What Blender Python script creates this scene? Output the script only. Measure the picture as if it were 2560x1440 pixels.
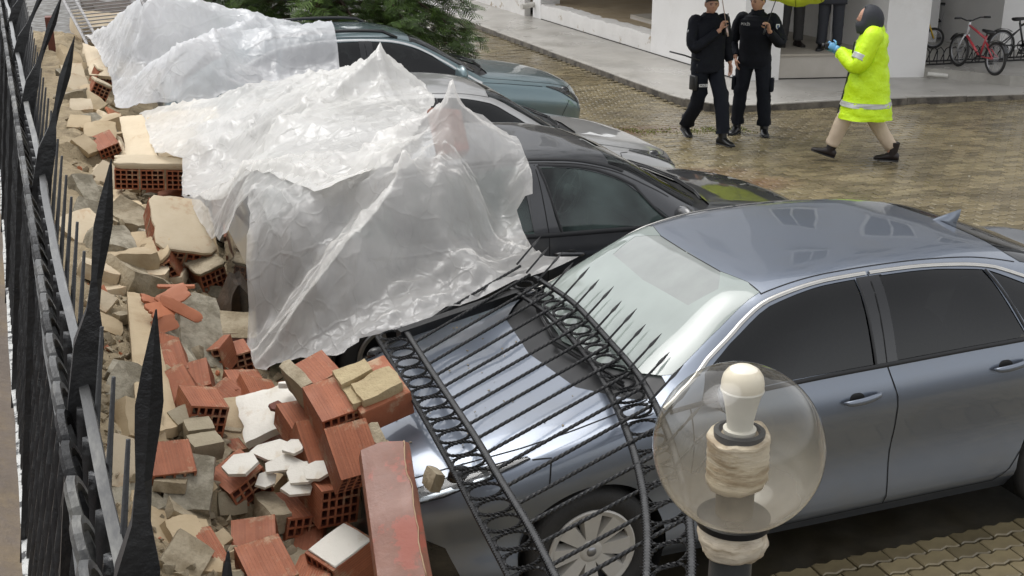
import bpy, bmesh, math, random
import numpy as np
from mathutils import Vector, Matrix, Euler, noise
from mathutils.geometry import delaunay_2d_cdt

for _o in list(bpy.data.objects): bpy.data.objects.remove(_o, do_unlink=True)
SC = bpy.context.scene
COL = SC.collection
RND = random.Random(7)
PI = math.pi
RAD = math.radians

# ------------------------------------------------------------------ camera
CAM_F, CAM_P, CAM_YAW, CAM_PITCH = 3000.0, Vector((-1.96, -5.11, 3.22)), RAD(20.3), RAD(19.4)
cd = bpy.data.cameras.new('camera'); cam = bpy.data.objects.new('camera', cd); COL.objects.link(cam)
cd.sensor_width = 36.0; cd.lens = CAM_F/2560*36.0; cd.clip_start = 0.02; cd.clip_end = 500
cam.location = CAM_P
cam.rotation_euler = (PI/2-CAM_PITCH, 0, -CAM_YAW)
SC.camera = cam
SC.render.resolution_x, SC.render.resolution_y = 1024, 576

# ------------------------------------------------------------------ overcast daylight
SUN_EL, SUN_AZ = RAD(66), RAD(330)
w = bpy.data.worlds.new('World'); SC.world = w; w.use_nodes = True
nt = w.node_tree; nt.nodes.clear()
sky = nt.nodes.new('ShaderNodeTexSky'); sky.sky_type = 'NISHITA'; sky.sun_disc = False
sky.sun_elevation = SUN_EL; sky.sun_rotation = SUN_AZ; sky.air_density = 1.0; sky.dust_density = 2.5; sky.ozone_density = 1.0
hs = nt.nodes.new('ShaderNodeHueSaturation'); hs.inputs['Saturation'].default_value = 0.12
bg = nt.nodes.new('ShaderNodeBackground'); bg.inputs['Strength'].default_value = 0.15
wo = nt.nodes.new('ShaderNodeOutputWorld')
nt.links.new(sky.outputs[0], hs.inputs['Color']); nt.links.new(hs.outputs[0], bg.inputs[0]); nt.links.new(bg.outputs[0], wo.inputs[0])
sl = bpy.data.lights.new('sun', 'SUN'); sl.energy = 0.5; sl.angle = RAD(40); sl.color = (1.0, 0.985, 0.96)
so = bpy.data.objects.new('sun', sl); COL.objects.link(so)
# light travels from azimuth SUN_AZ (clockwise from +Y), elevation SUN_EL
sd = Vector((math.sin(SUN_AZ)*math.cos(SUN_EL), math.cos(SUN_AZ)*math.cos(SUN_EL), math.sin(SUN_EL)))
so.rotation_euler = (-sd).to_track_quat('-Z', 'Y').to_euler()
so.location = (0, 0, 30)
SC.view_settings.view_transform = 'Standard'; SC.view_settings.look = 'None'
SC.view_settings.exposure = 0.92; SC.view_settings.gamma = 1.0; SC.view_settings.use_curve_mapping = False

# ------------------------------------------------------------------ picking points of the place
_f = Vector((math.sin(CAM_YAW)*math.cos(CAM_PITCH), math.cos(CAM_YAW)*math.cos(CAM_PITCH), -math.sin(CAM_PITCH)))
_r = Vector((math.cos(CAM_YAW), -math.sin(CAM_YAW), 0)); _u = _r.cross(_f)
def at(px, py, axis='z', val=0.0):
    """world point seen at photo pixel (px,py) on the plane axis=val ('d' = depth along the view)"""
    d = _f + _r*((px-1280)/CAM_F) - _u*((py-720)/CAM_F)
    if axis == 'd': return CAM_P + d*val
    i = 'xyz'.index(axis)
    return CAM_P + d*((val-CAM_P[i])/d[i])

# ------------------------------------------------------------------ materials
MATS = {}
def nodes_of(m):
    m.use_nodes = True; n = m.node_tree.nodes; l = m.node_tree.links
    b = next(x for x in n if x.type == 'BSDF_PRINCIPLED'); return n, l, b
def mat(name, c1, c2=None, rough=.6, rough2=None, scale=6.0, detail=4.0, bump=0.0, bscale=40.0, metal=0.0, coat=0.0, coat_rough=.03,
        spec=.5, mottle=None, mscale=2.0, mlo=.45, mhi=.6, island=0.0, sheen=0.0, bdist=.01, stretch=None):
    if name in MATS: return MATS[name]
    m = bpy.data.materials.new(name); n, l, b = nodes_of(m)
    tc = n.new('ShaderNodeTexCoord'); src = tc.outputs['Object']
    if stretch:
        mp = n.new('ShaderNodeMapping'); mp.inputs['Scale'].default_value = stretch; l.new(src, mp.inputs[0]); src = mp.outputs[0]
    col = None
    c2 = c2 or tuple(x*.8 for x in c1)
    nz = n.new('ShaderNodeTexNoise'); nz.inputs['Scale'].default_value = scale; nz.inputs['Detail'].default_value = detail; nz.inputs['Roughness'].default_value = .65
    l.new(src, nz.inputs['Vector'])
    rp = n.new('ShaderNodeMapRange'); rp.inputs['From Min'].default_value = .3; rp.inputs['From Max'].default_value = .7
    l.new(nz.outputs['Fac'], rp.inputs['Value'])
    mx = n.new('ShaderNodeMix'); mx.data_type = 'RGBA'
    mx.inputs['A'].default_value = (*c1, 1); mx.inputs['B'].default_value = (*c2, 1)
    l.new(rp.outputs[0], mx.inputs['Factor']); col = mx.outputs['Result']
    if mottle:
        n2 = n.new('ShaderNodeTexNoise'); n2.inputs['Scale'].default_value = mscale; n2.inputs['Detail'].default_value = 6; n2.inputs['Roughness'].default_value = .7
        l.new(src, n2.inputs['Vector'])
        r2 = n.new('ShaderNodeMapRange'); r2.inputs['From Min'].default_value = mlo; r2.inputs['From Max'].default_value = mhi
        l.new(n2.outputs['Fac'], r2.inputs['Value'])
        m2 = n.new('ShaderNodeMix'); m2.data_type = 'RGBA'; m2.inputs['B'].default_value = (*mottle, 1)
        l.new(col, m2.inputs['A']); l.new(r2.outputs[0], m2.inputs['Factor']); col = m2.outputs['Result']
    if island:
        oi = n.new('ShaderNodeObjectInfo'); ge = n.new('ShaderNodeNewGeometry')
        ad = n.new('ShaderNodeMath'); ad.operation = 'ADD'; l.new(oi.outputs['Random'], ad.inputs[0]); l.new(ge.outputs['Random Per Island'], ad.inputs[1])
        fr = n.new('ShaderNodeMath'); fr.operation = 'FRACT'; l.new(ad.outputs[0], fr.inputs[0])
        mr = n.new('ShaderNodeMapRange'); mr.inputs['To Min'].default_value = 1-island; mr.inputs['To Max'].default_value = 1+island; l.new(fr.outputs[0], mr.inputs['Value'])
        hv = n.new('ShaderNodeHueSaturation'); l.new(mr.outputs[0], hv.inputs['Value']); l.new(col, hv.inputs['Color']); col = hv.outputs[0]
    l.new(col, b.inputs['Base Color'])
    if rough2 is not None:
        rr = n.new('ShaderNodeMapRange'); rr.inputs['From Min'].default_value = .35; rr.inputs['From Max'].default_value = .65
        rr.inputs['To Min'].default_value = rough; rr.inputs['To Max'].default_value = rough2
        n3 = n.new('ShaderNodeTexNoise'); n3.inputs['Scale'].default_value = scale*.6; n3.inputs['Detail'].default_value = 5; l.new(src, n3.inputs['Vector'])
        l.new(n3.outputs['Fac'], rr.inputs['Value']); l.new(rr.outputs[0], b.inputs['Roughness'])
    else: b.inputs['Roughness'].default_value = rough
    b.inputs['Metallic'].default_value = metal; b.inputs['Coat Weight'].default_value = coat; b.inputs['Coat Roughness'].default_value = coat_rough
    b.inputs['Specular IOR Level'].default_value = spec
    if sheen: b.inputs['Sheen Weight'].default_value = sheen
    if bump:
        nb = n.new('ShaderNodeTexNoise'); nb.inputs['Scale'].default_value = bscale; nb.inputs['Detail'].default_value = 5; nb.inputs['Roughness'].default_value = .6
        l.new(src, nb.inputs['Vector'])
        bp = n.new('ShaderNodeBump'); bp.inputs['Strength'].default_value = bump; bp.inputs['Distance'].default_value = bdist
        l.new(nb.outputs['Fac'], bp.inputs['Height']); l.new(bp.outputs[0], b.inputs['Normal'])
    MATS[name] = m; return m

def thin_fresnel(n, l, ior):
    # the node inverts the index on back faces; feed it the inverse there so both faces of a pane mirror alike
    ge = n.new('ShaderNodeNewGeometry'); mr = n.new('ShaderNodeMapRange'); mr.inputs['To Min'].default_value = ior; mr.inputs['To Max'].default_value = 1/ior
    l.new(ge.outputs['Backfacing'], mr.inputs['Value']); fr = n.new('ShaderNodeFresnel'); l.new(mr.outputs[0], fr.inputs[0]); return fr
def glass_mat(name, tint, haze=0.0, haze_col=(.7, .78, .74), ior=1.5, rough=.01, haze_noise=0.0, hscale=2.0, refl=1.0):
    """thin sheet glass: see-through tint + mirror by fresnel, with a film of condensation or dirt"""
    if name in MATS: return MATS[name]
    m = bpy.data.materials.new(name); m.use_nodes = True; n = m.node_tree.nodes; l = m.node_tree.links; n.clear()
    out = n.new('ShaderNodeOutputMaterial'); tr = n.new('ShaderNodeBsdfTransparent'); tr.inputs[0].default_value = (*tint, 1)
    gl = n.new('ShaderNodeBsdfGlossy'); gl.inputs['Roughness'].default_value = rough; gl.inputs[0].default_value = (refl, refl, refl, 1)
    fr = thin_fresnel(n, l, ior)
    a = tr.outputs[0]
    if haze:
        df = n.new('ShaderNodeBsdfDiffuse'); df.inputs[0].default_value = (*haze_col, 1)
        ts = n.new('ShaderNodeBsdfTranslucent'); ts.inputs[0].default_value = (*haze_col, 1)
        dm = n.new('ShaderNodeMixShader'); dm.inputs[0].default_value = .35; l.new(df.outputs[0], dm.inputs[1]); l.new(ts.outputs[0], dm.inputs[2])
        hm = n.new('ShaderNodeMixShader'); l.new(a, hm.inputs[1]); l.new(dm.outputs[0], hm.inputs[2])
        if haze_noise:
            tc = n.new('ShaderNodeTexCoord'); nz = n.new('ShaderNodeTexNoise'); nz.inputs['Scale'].default_value = hscale; nz.inputs['Detail'].default_value = 6
            l.new(tc.outputs['Object'], nz.inputs['Vector']); mr = n.new('ShaderNodeMapRange'); mr.inputs['From Min'].default_value = .35; mr.inputs['From Max'].default_value = .65
            mr.inputs['To Min'].default_value = max(0, haze-haze_noise); mr.inputs['To Max'].default_value = min(1, haze+haze_noise)
            l.new(nz.outputs['Fac'], mr.inputs['Value']); l.new(mr.outputs[0], hm.inputs[0])
        else: hm.inputs[0].default_value = haze
        a = hm.outputs[0]
    mx = n.new('ShaderNodeMixShader'); l.new(fr.outputs[0], mx.inputs[0]); l.new(a, mx.inputs[1]); l.new(gl.outputs[0], mx.inputs[2])
    l.new(mx.outputs[0], out.inputs[0]); MATS[name] = m; return m

# ------------------------------------------------------------------ mesh building
class MB:
    def __init__(s): s.v = []; s.f = []; s.m = []
    def add(s, vs, fs, mi=0, M=None):
        b = len(s.v)
        s.v += [tuple(M @ Vector(v)) for v in vs] if M is not None else [tuple(v) for v in vs]
        s.f += [tuple(i+b for i in f) for f in fs]; s.m += [mi]*len(fs); return s
    def box(s, c, d, M=None, mi=0, bev=0.0):
        x, y, z = (q/2 for q in d); T = Matrix.Translation(Vector(c)); T = T if M is None else M @ T
        if bev <= 0:
            vs = [(sx*x, sy*y, sz*z) for sz in (-1, 1) for sy in (-1, 1) for sx in (-1, 1)]
            fs = [(0, 2, 3, 1), (4, 5, 7, 6), (0, 1, 5, 4), (2, 6, 7, 3), (0, 4, 6, 2), (1, 3, 7, 5)]
            return s.add(vs, fs, mi, T)
        bm = bmesh.new(); bmesh.ops.create_cube(bm, size=1); bmesh.ops.scale(bm, vec=(2*x, 2*y, 2*z), verts=bm.verts)
        bmesh.ops.bevel(bm, geom=bm.edges[:], offset=min(bev, .45*min(d)), segments=2, affect='EDGES', profile=.6)
        bm.verts.index_update(); s.add([v.co[:] for v in bm.verts], [[v.index for v in f.verts] for f in bm.faces], mi, T); bm.free(); return s
    def loft(s, rings, cap0=True, cap1=True, mi=0, closed=True, M=None):
        k = len(rings[0]); vs = [p for r in rings for p in r]; fs = []
        for i in range(len(rings)-1):
            for j in range(k if closed else k-1):
                a = i*k+j; b = i*k+(j+1) % k; fs.append((a, b, b+k, a+k))
        if cap0: fs.append(tuple(range(k-1, -1, -1)))
        if cap1: fs.append(tuple(range((len(rings)-1)*k, len(rings)*k)))
        return s.add(vs, fs, mi, M)
    def tube(s, pts, r, n=8, cap=True, mi=0, M=None, up=None, flat=None, twist=0.0):
        pts = [Vector(p) for p in pts]; rs = r if isinstance(r, (list, tuple)) else [r]*len(pts)
        rings = []; ref = Vector(up) if up else None; px = None
        for i, p in enumerate(pts):
            t = (pts[min(i+1, len(pts)-1)]-pts[max(i-1, 0)]).normalized()
            if px is None:
                a = ref if ref else (Vector((0, 0, 1)) if abs(t.z) < .9 else Vector((1, 0, 0)))
                px = (a - t*a.dot(t)).normalized()
            else:
                a = ref if ref else px
                q = a - t*a.dot(t); px = q.normalized() if q.length > 1e-6 else px
            py = t.cross(px); fl = flat if flat else 1.0; ph = twist*i
            rings.append([p + px*(rs[i]*math.cos(2*PI*j/n+ph+PI/n)) + py*(rs[i]*fl*math.sin(2*PI*j/n+ph+PI/n)) for j in range(n)])
        return s.loft(rings, cap, cap, mi, True, M)
    def lathe(s, prof, n=24, M=None, mi=0, cap0=True, cap1=True):
        rings = [[(r*math.cos(2*PI*j/n), r*math.sin(2*PI*j/n), z) for j in range(n)] for r, z in prof]
        return s.loft(rings, cap0, cap1, mi, True, M)
    def prism(s, poly, z0, z1, M=None, mi=0):
        n = len(poly); vs = [(x, y, z0) for x, y in poly]+[(x, y, z1) for x, y in poly]
        fs = [tuple(range(n-1, -1, -1)), tuple(range(n, 2*n))]+[(i, (i+1) % n, n+(i+1) % n, n+i) for i in range(n)]
        return s.add(vs, fs, mi, M)
    def ball(s, c, r, M=None, mi=0, nu=12, nv=8):
        r = r if isinstance(r, (tuple, list)) else (r, r, r)
        rings = [[(c[0]+r[0]*math.sin(PI*i/nv)*math.cos(2*PI*j/nu), c[1]+r[1]*math.sin(PI*i/nv)*math.sin(2*PI*j/nu), c[2]-r[2]*math.cos(PI*i/nv)) for j in range(nu)] for i in range(1, nv)]
        return s.loft(rings, True, True, mi, True, M)
    def build(s, name, m, parent=None, smooth=False, world=False, sub=0, auto=None):
        me = bpy.data.meshes.new(name); me.from_pydata(s.v, [], s.f); 
        ms = m if isinstance(m, (list, tuple)) else [m]
        for q in ms: me.materials.append(q)
        if len(ms) > 1: me.polygons.foreach_set('material_index', s.m)
        me.validate(); me.update()
        if smooth: me.polygons.foreach_set('use_smooth', [True]*len(me.polygons))
        if auto: me.set_sharp_from_angle(angle=RAD(auto))
        return link(name, me, parent, world, sub)
def link(name, me, parent=None, world=False, sub=0):
    o = bpy.data.objects.new(name, me); COL.objects.link(o)
    if parent is not None:
        o.parent = parent
        if world:
            # vertices given in world space: undo the root's placement (parts themselves sit at identity)
            q = parent
            while q.parent: q = q.parent
            if parent is q: o.matrix_parent_inverse = Matrix.LocRotScale(q.location, q.rotation_euler, q.scale).inverted()
    if sub:
        md = o.modifiers.new('sub', 'SUBSURF'); md.levels = sub; md.render_levels = sub
    return o
def root_of(o):
    while o.parent: o = o.parent
    return o
def tag(o, label, cat, group=None, kind=None):
    if label: o['label'] = label
    if cat: o['category'] = cat
    if group: o['group'] = group
    if kind: o['kind'] = kind
    return o
def thing(name, label, cat, loc=(0, 0, 0), rot=(0, 0, 0), group=None):
    o = bpy.data.objects.new(name, None); COL.objects.link(o); o.location = loc; o.rotation_euler = rot
    o.empty_display_size = .1
    return tag(o, label, cat, group)
def copy_tree(o, parent=None):
    c = o.copy(); COL.objects.link(c); c.parent = parent
    if parent is not None: c.matrix_parent_inverse = o.matrix_parent_inverse.copy()
    for ch in list(o.children): copy_tree(ch, c)
    return c
def pchip(xs, ys):
    xs = np.array(xs, float); ys = np.array(ys, float); h = np.diff(xs); d = np.diff(ys)/h; m = np.zeros(len(xs))
    m[0], m[-1] = d[0], d[-1]
    for i in range(1, len(xs)-1):
        if d[i-1]*d[i] > 0:
            w1 = 2*h[i]+h[i-1]; w2 = h[i]+2*h[i-1]; m[i] = (w1+w2)/(w1/d[i-1]+w2/d[i])
    def f(x):
        x = min(max(x, xs[0]), xs[-1]); i = min(max(int(np.searchsorted(xs, x))-1, 0), len(xs)-2)
        t = (x-xs[i])/h[i]
        return float((2*t**3-3*t**2+1)*ys[i]+(t**3-2*t**2+t)*h[i]*m[i]+(-2*t**3+3*t**2)*ys[i+1]+(t**3-t**2)*h[i]*m[i+1])
    return f
def inpoly(x, y, P):
    c = False; j = len(P)-1
    for i in range(len(P)):
        xi, yi = P[i]; xj, yj = P[j]
        if (yi > y) != (yj > y) and x < (xj-xi)*(y-yi)/(yj-yi)+xi: c = not c
        j = i
    return c
def nz(x, y, z=0.0, o=4): return noise.fractal(Vector((x, y, z)), 1.0, 2.0, o)
# ================================================================== ground
M_PAVER = mat('paver_concrete', (.235, .192, .110), (.165, .133, .074), rough=.09, rough2=.36, scale=1.3, detail=6, bump=.35, bscale=110, bdist=.004,
              mottle=(.115, .092, .056), mscale=.5, mlo=.45, mhi=.68, island=.30, spec=.55)
def red_stains(m):
    n = m.node_tree.nodes; l = m.node_tree.links; b = next(x for x in n if x.type == 'BSDF_PRINCIPLED')
    src = b.inputs['Base Color'].links[0].from_socket; geo = n.new('ShaderNodeNewGeometry')
    acc = None
    for (cx, cy, rx, ry) in ((4.35, 6.2, .75, .42), (4.9, 5.7, .45, .3), (4.3, 8.6, 1.2, .35), (8.3, 4.6, .7, .3)):
        s = n.new('ShaderNodeVectorMath'); s.operation = 'SUBTRACT'; l.new(geo.outputs['Position'], s.inputs[0]); s.inputs[1].default_value = (cx, cy, 0)
        d = n.new('ShaderNodeVectorMath'); d.operation = 'MULTIPLY'; l.new(s.outputs[0], d.inputs[0]); d.inputs[1].default_value = (1/rx, 1/ry, 0)
        le = n.new('ShaderNodeVectorMath'); le.operation = 'LENGTH'; l.new(d.outputs[0], le.inputs[0])
        mr = n.new('ShaderNodeMapRange'); mr.inputs['From Min'].default_value = 1.2; mr.inputs['From Max'].default_value = .2; l.new(le.outputs['Value'], mr.inputs['Value'])
        if acc is None: acc = mr.outputs[0]
        else:
            mm = n.new('ShaderNodeMath'); mm.operation = 'MAXIMUM'; l.new(acc, mm.inputs[0]); l.new(mr.outputs[0], mm.inputs[1]); acc = mm.outputs[0]
    nzz = n.new('ShaderNodeTexNoise'); nzz.inputs['Scale'].default_value = 2.2; nzz.inputs['Detail'].default_value = 5; l.new(geo.outputs['Position'], nzz.inputs['Vector'])
    mu = n.new('ShaderNodeMath'); mu.operation = 'MULTIPLY'; l.new(acc, mu.inputs[0]); l.new(nzz.outputs['Fac'], mu.inputs[1])
    mx = n.new('ShaderNodeMix'); mx.data_type = 'RGBA'; mx.inputs['B'].default_value = (.17, .055, .03, 1); l.new(src, mx.inputs['A']); l.new(mu.outputs[0], mx.inputs['Factor'])
    l.new(mx.outputs['Result'], b.inputs['Base Color'])
red_stains(M_PAVER)
M_JOINT = mat('joint_sand', (.055, .045, .028), (.03, .025, .016), rough=.35, rough2=.7, scale=8)
g = MB(); g.add([(-90, -90, -.03), (90, -90, -.03), (90, 90, -.03), (-90, 90, -.03)], [(0, 1, 2, 3)])
ground = g.build('ground', M_JOINT); ground['kind'] = 'structure'

PL, PW = .205, .106
def paver_outline(gap=.0045, ch=0.0):
    a = .009; xs = [-.5, -.375, -.125, .125, .375, .5]; wv = [0, a, -a, a, -a, 0]
    g_ = gap+ch
    top = [(PL*x*(1-2*g_/PL), PW/2-g_+w_) for x, w_ in zip(xs, wv)]
    bot = [(PL*x*(1-2*g_/PL), -PW/2+g_+w_) for x, w_ in zip(xs, wv)]
    return bot+top[::-1]
PO, PI_ = paver_outline(), paver_outline(ch=.007)
def paver_geo(mb, M, chamfer=True):
    n = len(PO)
    if chamfer:
        vs = [(x, y, -.05) for x, y in PO]+[(x, y, -.005) for x, y in PO]+[(x, y, 0) for x, y in PI_]
        fs = [(i, (i+1) % n, n+(i+1) % n, n+i) for i in range(n)]+[(n+i, n+(i+1) % n, 2*n+(i+1) % n, 2*n+i) for i in range(n)]+[tuple(range(2*n, 3*n))]
    else:
        vs = [(x, y, -.05) for x, y in PO]+[(x, y, 0) for x, y in PO]
        fs = [(i, (i+1) % n, n+(i+1) % n, n+i) for i in range(n)]+[tuple(range(n, 2*n))]
    mb.add(vs, fs, 0, M)
def kerb_x(y): return 6.2
def on_pavement(x, y): return (x > 6.16 and y > 9.9) or (x > 6.3 and y > 9.25-.14*max(0, x-7.2)-.06) or (x > 6.16 and y > 9.6-(x-6.2)*.9 and y > 9.2)
proto = MB(); paver_geo(proto, Matrix.Identity(4)); tmp = proto.build('paver', M_PAVER); pav_me = tmp.data; bpy.data.objects.remove(tmp)
cand = []; rest = MB(); rr = random.Random(3)
car_rects = [(-.9, 3.5, -.8, .75), (-1.2, 2.9, 1.8, 3.2), (-1.2, 3.0, 4.5, 5.9), (-1.2, 3.2, 7.1, 8.6)]
iy = 0; y = -2.6
while y < 23:
    x = -1.6+(PL/2 if iy % 2 else 0)
    while x < 13.5:
        if not on_pavement(x, y) and not any(a < x < b and c < y < d for a, b, c, d in car_rects) and not (x < -.7 and y < 10):
            v = Vector((x, y, 0))-CAM_P; dep = v.dot(_f)
            px = 1280+CAM_F*v.dot(_r)/dep; py = 720-CAM_F*v.dot(_u)/dep
            hidden = (x > -1 and x < 2.95 and y > .85 and y < 9.0) or (900 < px < 1650 and py > 600)
            vis = -30 < px < 2590 and -30 < py < 1470 and not hidden
            if px > -900 and py > -260:
                tilt = Matrix.Translation((x, y, rr.uniform(-.003, .002))) @ Euler((rr.uniform(-.012, .012), rr.uniform(-.010, .010), rr.uniform(-.012, .012))).to_matrix().to_4x4()
                cand.append((dep if vis else 1e3+dep, tilt, y))
        x += PL
    y += PW; iy += 1
cand.sort(key=lambda c: c[0])
for k, (d, M, yy) in enumerate(cand):
    if k < 300:
        o = bpy.data.objects.new('paver', pav_me); COL.objects.link(o); o.matrix_local = M; o.parent = ground
    else: paver_geo(rest, M, yy < 12)
o = rest.build('paver_field', M_PAVER, ground); o['kind'] = 'stuff'

# moss and grass in the joints by the pavement corner, crumbs of plaster
M_MOSS = mat('moss', (.10, .13, .02), (.16, .17, .03), rough=.8, island=.3)
mo = MB()
for k in range(700):
    u = rr.random(); cx = 2.6+u*3.6; cy = 8.6+.25*math.sin(u*5)+rr.gauss(0, .10)-.35*(u > .75)*(u-.75)
    if on_pavement(cx, cy) or nz(cx*2, cy*2) < -.15: continue
    for j in range(3):
        a = rr.uniform(0, 6.28); h = rr.uniform(.006, .018); q = rr.uniform(.006, .014); dx, dy = math.cos(a)*q, math.sin(a)*q
        bx, by = cx+rr.gauss(0, .015), cy+rr.gauss(0, .015)
        mo.add([(bx-dx, by-dy, 0), (bx+dx, by+dy, 0), (bx+dy, by-dx, h)], [(0, 1, 2)])
o = tag(mo.build('moss', M_MOSS), 'yellow green moss in paving joints near the pavement corner', 'moss', kind='stuff')

def chunk_mesh(mb, M, s, seed, squash=(1, 1, .6), n=14):
    r_ = random.Random(seed); bm = bmesh.new()
    for k in range(n):
        v = Vector((r_.gauss(0, 1), r_.gauss(0, 1), r_.gauss(0, 1))).normalized()*r_.uniform(.7, 1)
        bm.verts.new((v.x*s*squash[0], v.y*s*squash[1], v.z*s*squash[2]))
    bmesh.ops.convex_hull(bm, input=bm.verts)
    for v in [v for v in bm.verts if not v.link_faces]: bm.verts.remove(v)
    bm.verts.index_update(); mb.add([v.co[:] for v in bm.verts], [[v.index for v in f.verts] for f in bm.faces], 0, M); bm.free()
M_CRUMB = mat('plaster_crumb', (.62, .58, .5), rough=.8)
cr = MB()
for k in range(130):
    x, y = rr.uniform(2.9, 11), rr.uniform(-1.8, 14)
    if on_pavement(x, y): continue
    chunk_mesh(cr, Matrix.Translation((x, y, .004)), rr.choice((.006, .008, .011, .016)), k, n=8)
tag(cr.build('plaster_crumbs', M_CRUMB), 'white plaster crumbs scattered over the wet paving', 'debris', kind='stuff')

# ================================================================== pavement and building
M_CONC = mat('pavement_concrete', (.42, .40, .365), (.35, .335, .305), rough=.22, rough2=.55, scale=1.5, detail=7, bump=.1, bscale=60, mottle=(.25, .235, .205), mscale=.8, mlo=.5, mhi=.75)
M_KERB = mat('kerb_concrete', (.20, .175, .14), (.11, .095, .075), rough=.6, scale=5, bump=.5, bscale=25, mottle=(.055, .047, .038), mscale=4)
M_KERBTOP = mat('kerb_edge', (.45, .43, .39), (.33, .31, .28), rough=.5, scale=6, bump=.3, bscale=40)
M_WALL = mat('white_render', (.78, .765, .745), (.72, .705, .685), rough=.75, scale=1.2, detail=7, bump=.15, bscale=90, bdist=.004, mottle=(.62, .60, .57), mscale=.9, mlo=.55, mhi=.8)
M_WORN = mat('worn_render', (.66, .64, .61), (.58, .56, .53), rough=.8, scale=3, detail=6, bump=.6, bscale=18, mottle=(.33, .26, .18), mscale=3.2, mlo=.60, mhi=.66)
M_BEIGE = mat('beige_screed', (.34, .27, .175), (.27, .205, .125), rough=.4, rough2=.75, scale=2, detail=6, bump=.2, bscale=50)
M_SEAM0 = mat('dark_joint', (.03, .027, .022), rough=.9)  # dark line along the foot of the walls
M_DARKIN = mat('opening_shade', (.035, .033, .03), rough=.7)  # flat dark colour paints the shade inside openings
M_PIPE = mat('white_pipe', (.62, .6, .55), rough=.35)
M_FRAMEW = mat('window_frame_white', (.72, .72, .71), rough=.35)
pts = [(6.2, 30), (6.2, 10.4), (6.26, 10.0), (6.42, 9.55), (6.70, 9.27), (7.2, 9.2), (8.46, 9.12), (9.3, 8.98), (11.1, 8.63), (14.5, 8.0)]
ins = []
for i, p in enumerate(pts):
    a = pts[max(0, i-1)]; b = pts[min(len(pts)-1, i+1)]; d = Vector((b[0]-a[0], b[1]-a[1])).normalized(); nn = Vector((-d.y, d.x))
    ins.append((p[0]+nn.x*.10, p[1]+nn.y*.10))
pv = MB(); poly = ins+[(40, 4), (40, 30)]
n = len(poly); pv.add([(x, y, .085) for x, y in poly]+[(x, y, -.02) for x, y in poly], [tuple(range(n))]+[(i, i+n, (i+1) % n+n, (i+1) % n) for i in range(n)])
pavement = pv.build('pavement', M_CONC); pavement['kind'] = 'structure'
bm_ = bmesh.new(); bm_.from_mesh(pavement.data); bmesh.ops.recalc_face_normals(bm_, faces=bm_.faces); bm_.to_mesh(pavement.data); bm_.free()
# kerb stones along the edge
path = [Vector(p) for p in pts]; ipath = [Vector(p) for p in ins]; seg = []
for i in range(len(path)-1):
    L = (path[i+1]-path[i]).length; k = max(1, round(L/.95))
    for j in range(k):
        a, b = j/k, (j+1)/k-.006/L
        q = [path[i].lerp(path[i+1], a), path[i].lerp(path[i+1], b), ipath[i].lerp(ipath[i+1], b), ipath[i].lerp(ipath[i+1], a)]
        h = .088+rr.uniform(-.004, .005); mb = MB()
        ro = [(v.x, v.y) for v in q]; ctr = sum(q, Vector((0, 0)))/4
        ri = [(v.x+(ctr.x-v.x)*.10, v.y+(ctr.y-v.y)*.10) for v in q]
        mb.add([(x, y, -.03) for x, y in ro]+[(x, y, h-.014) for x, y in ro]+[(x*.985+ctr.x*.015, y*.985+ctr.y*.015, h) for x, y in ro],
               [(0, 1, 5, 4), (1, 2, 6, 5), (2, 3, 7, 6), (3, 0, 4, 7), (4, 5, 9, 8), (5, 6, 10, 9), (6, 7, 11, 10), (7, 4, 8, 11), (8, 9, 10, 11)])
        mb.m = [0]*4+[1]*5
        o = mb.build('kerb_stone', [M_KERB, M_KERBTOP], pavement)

BX = 7.78
def fr(x): return 11.02-.235*(x-7.85)      # building front line
bld = thing('apartment_building', 'white apartment block on piers behind the police officers', 'building', (9, 12, 0))
def wallbox(name, x0, x1, y0, y1, z0, z1, m=M_WALL, par=None):
    mb = MB(); mb.box(((x0+x1)/2, (y0+y1)/2, (z0+z1)/2), (x1-x0, y1-y0, z1-z0)); return mb.build(name, m, par or bld, world=True)
def prism(name, poly, z0, z1, m=M_WALL, par=None):
    mb = MB(); mb.prism(poly, z0, z1); return mb.build(name, m, par or bld, world=True)
# corner pier, low wall with open car-port behind, entrance platform, second pier
prism('pier', [(BX, fr(BX)+.0), (8.36, fr(8.36)), (8.5, 11.6), (8.5, 14.15), (BX, 14.15)], .05, 3.2)
def ragged_wall(name, x0, x1, y0, y1, ztop, seed):
    r_ = random.Random(seed); n = 46; mb = MB(); rows = []
    for k in range(n+1):
        yy = y0+(y1-y0)*k/n; zt = ztop+.035*nz(yy*1.7, seed)+.02*nz(yy*6, seed+3); dx = .012*nz(yy*4, 9.1)
        rows.append([(x0+dx, yy, .05), (x0+dx+.004, yy, zt-.05), (x0+.02+dx, yy, zt), (x1, yy, zt+.01), (x1, yy, .05)])
    mb.loft(rows, True, True); o = mb.build(name, M_WORN, bld, world=True, smooth=True, auto=30); return o
ragged_wall('low_wall', BX, BX+.30, 14.15, 19.45, .40, 2)
prism('pier', [(BX, 19.45), (BX+.45, 19.45), (BX+.45, 19.9), (BX, 19.9)], .05, 3.2)
wallbox('carport_floor', BX+.26, 13.9, 14.16, 24, .2, .395, M_BEIGE)
wallbox('carport_back_wall', 13.9, 14.1, 12, 24.2, .05, 3.2)
wallbox('carport_side_wall', BX+.05, 12.2, 23.95, 24.15, .05, 3.2)
wallbox('doorway_shade_panel', 12.2, 13.85, 23.90, 24.0, .4, 2.4, M_DARKIN)  # dark panel put in for the shade of the opening
wallbox('stub_wall', BX-.12, BX+.02, 20.1, 27.0, .05, .75, M_WORN)
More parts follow.
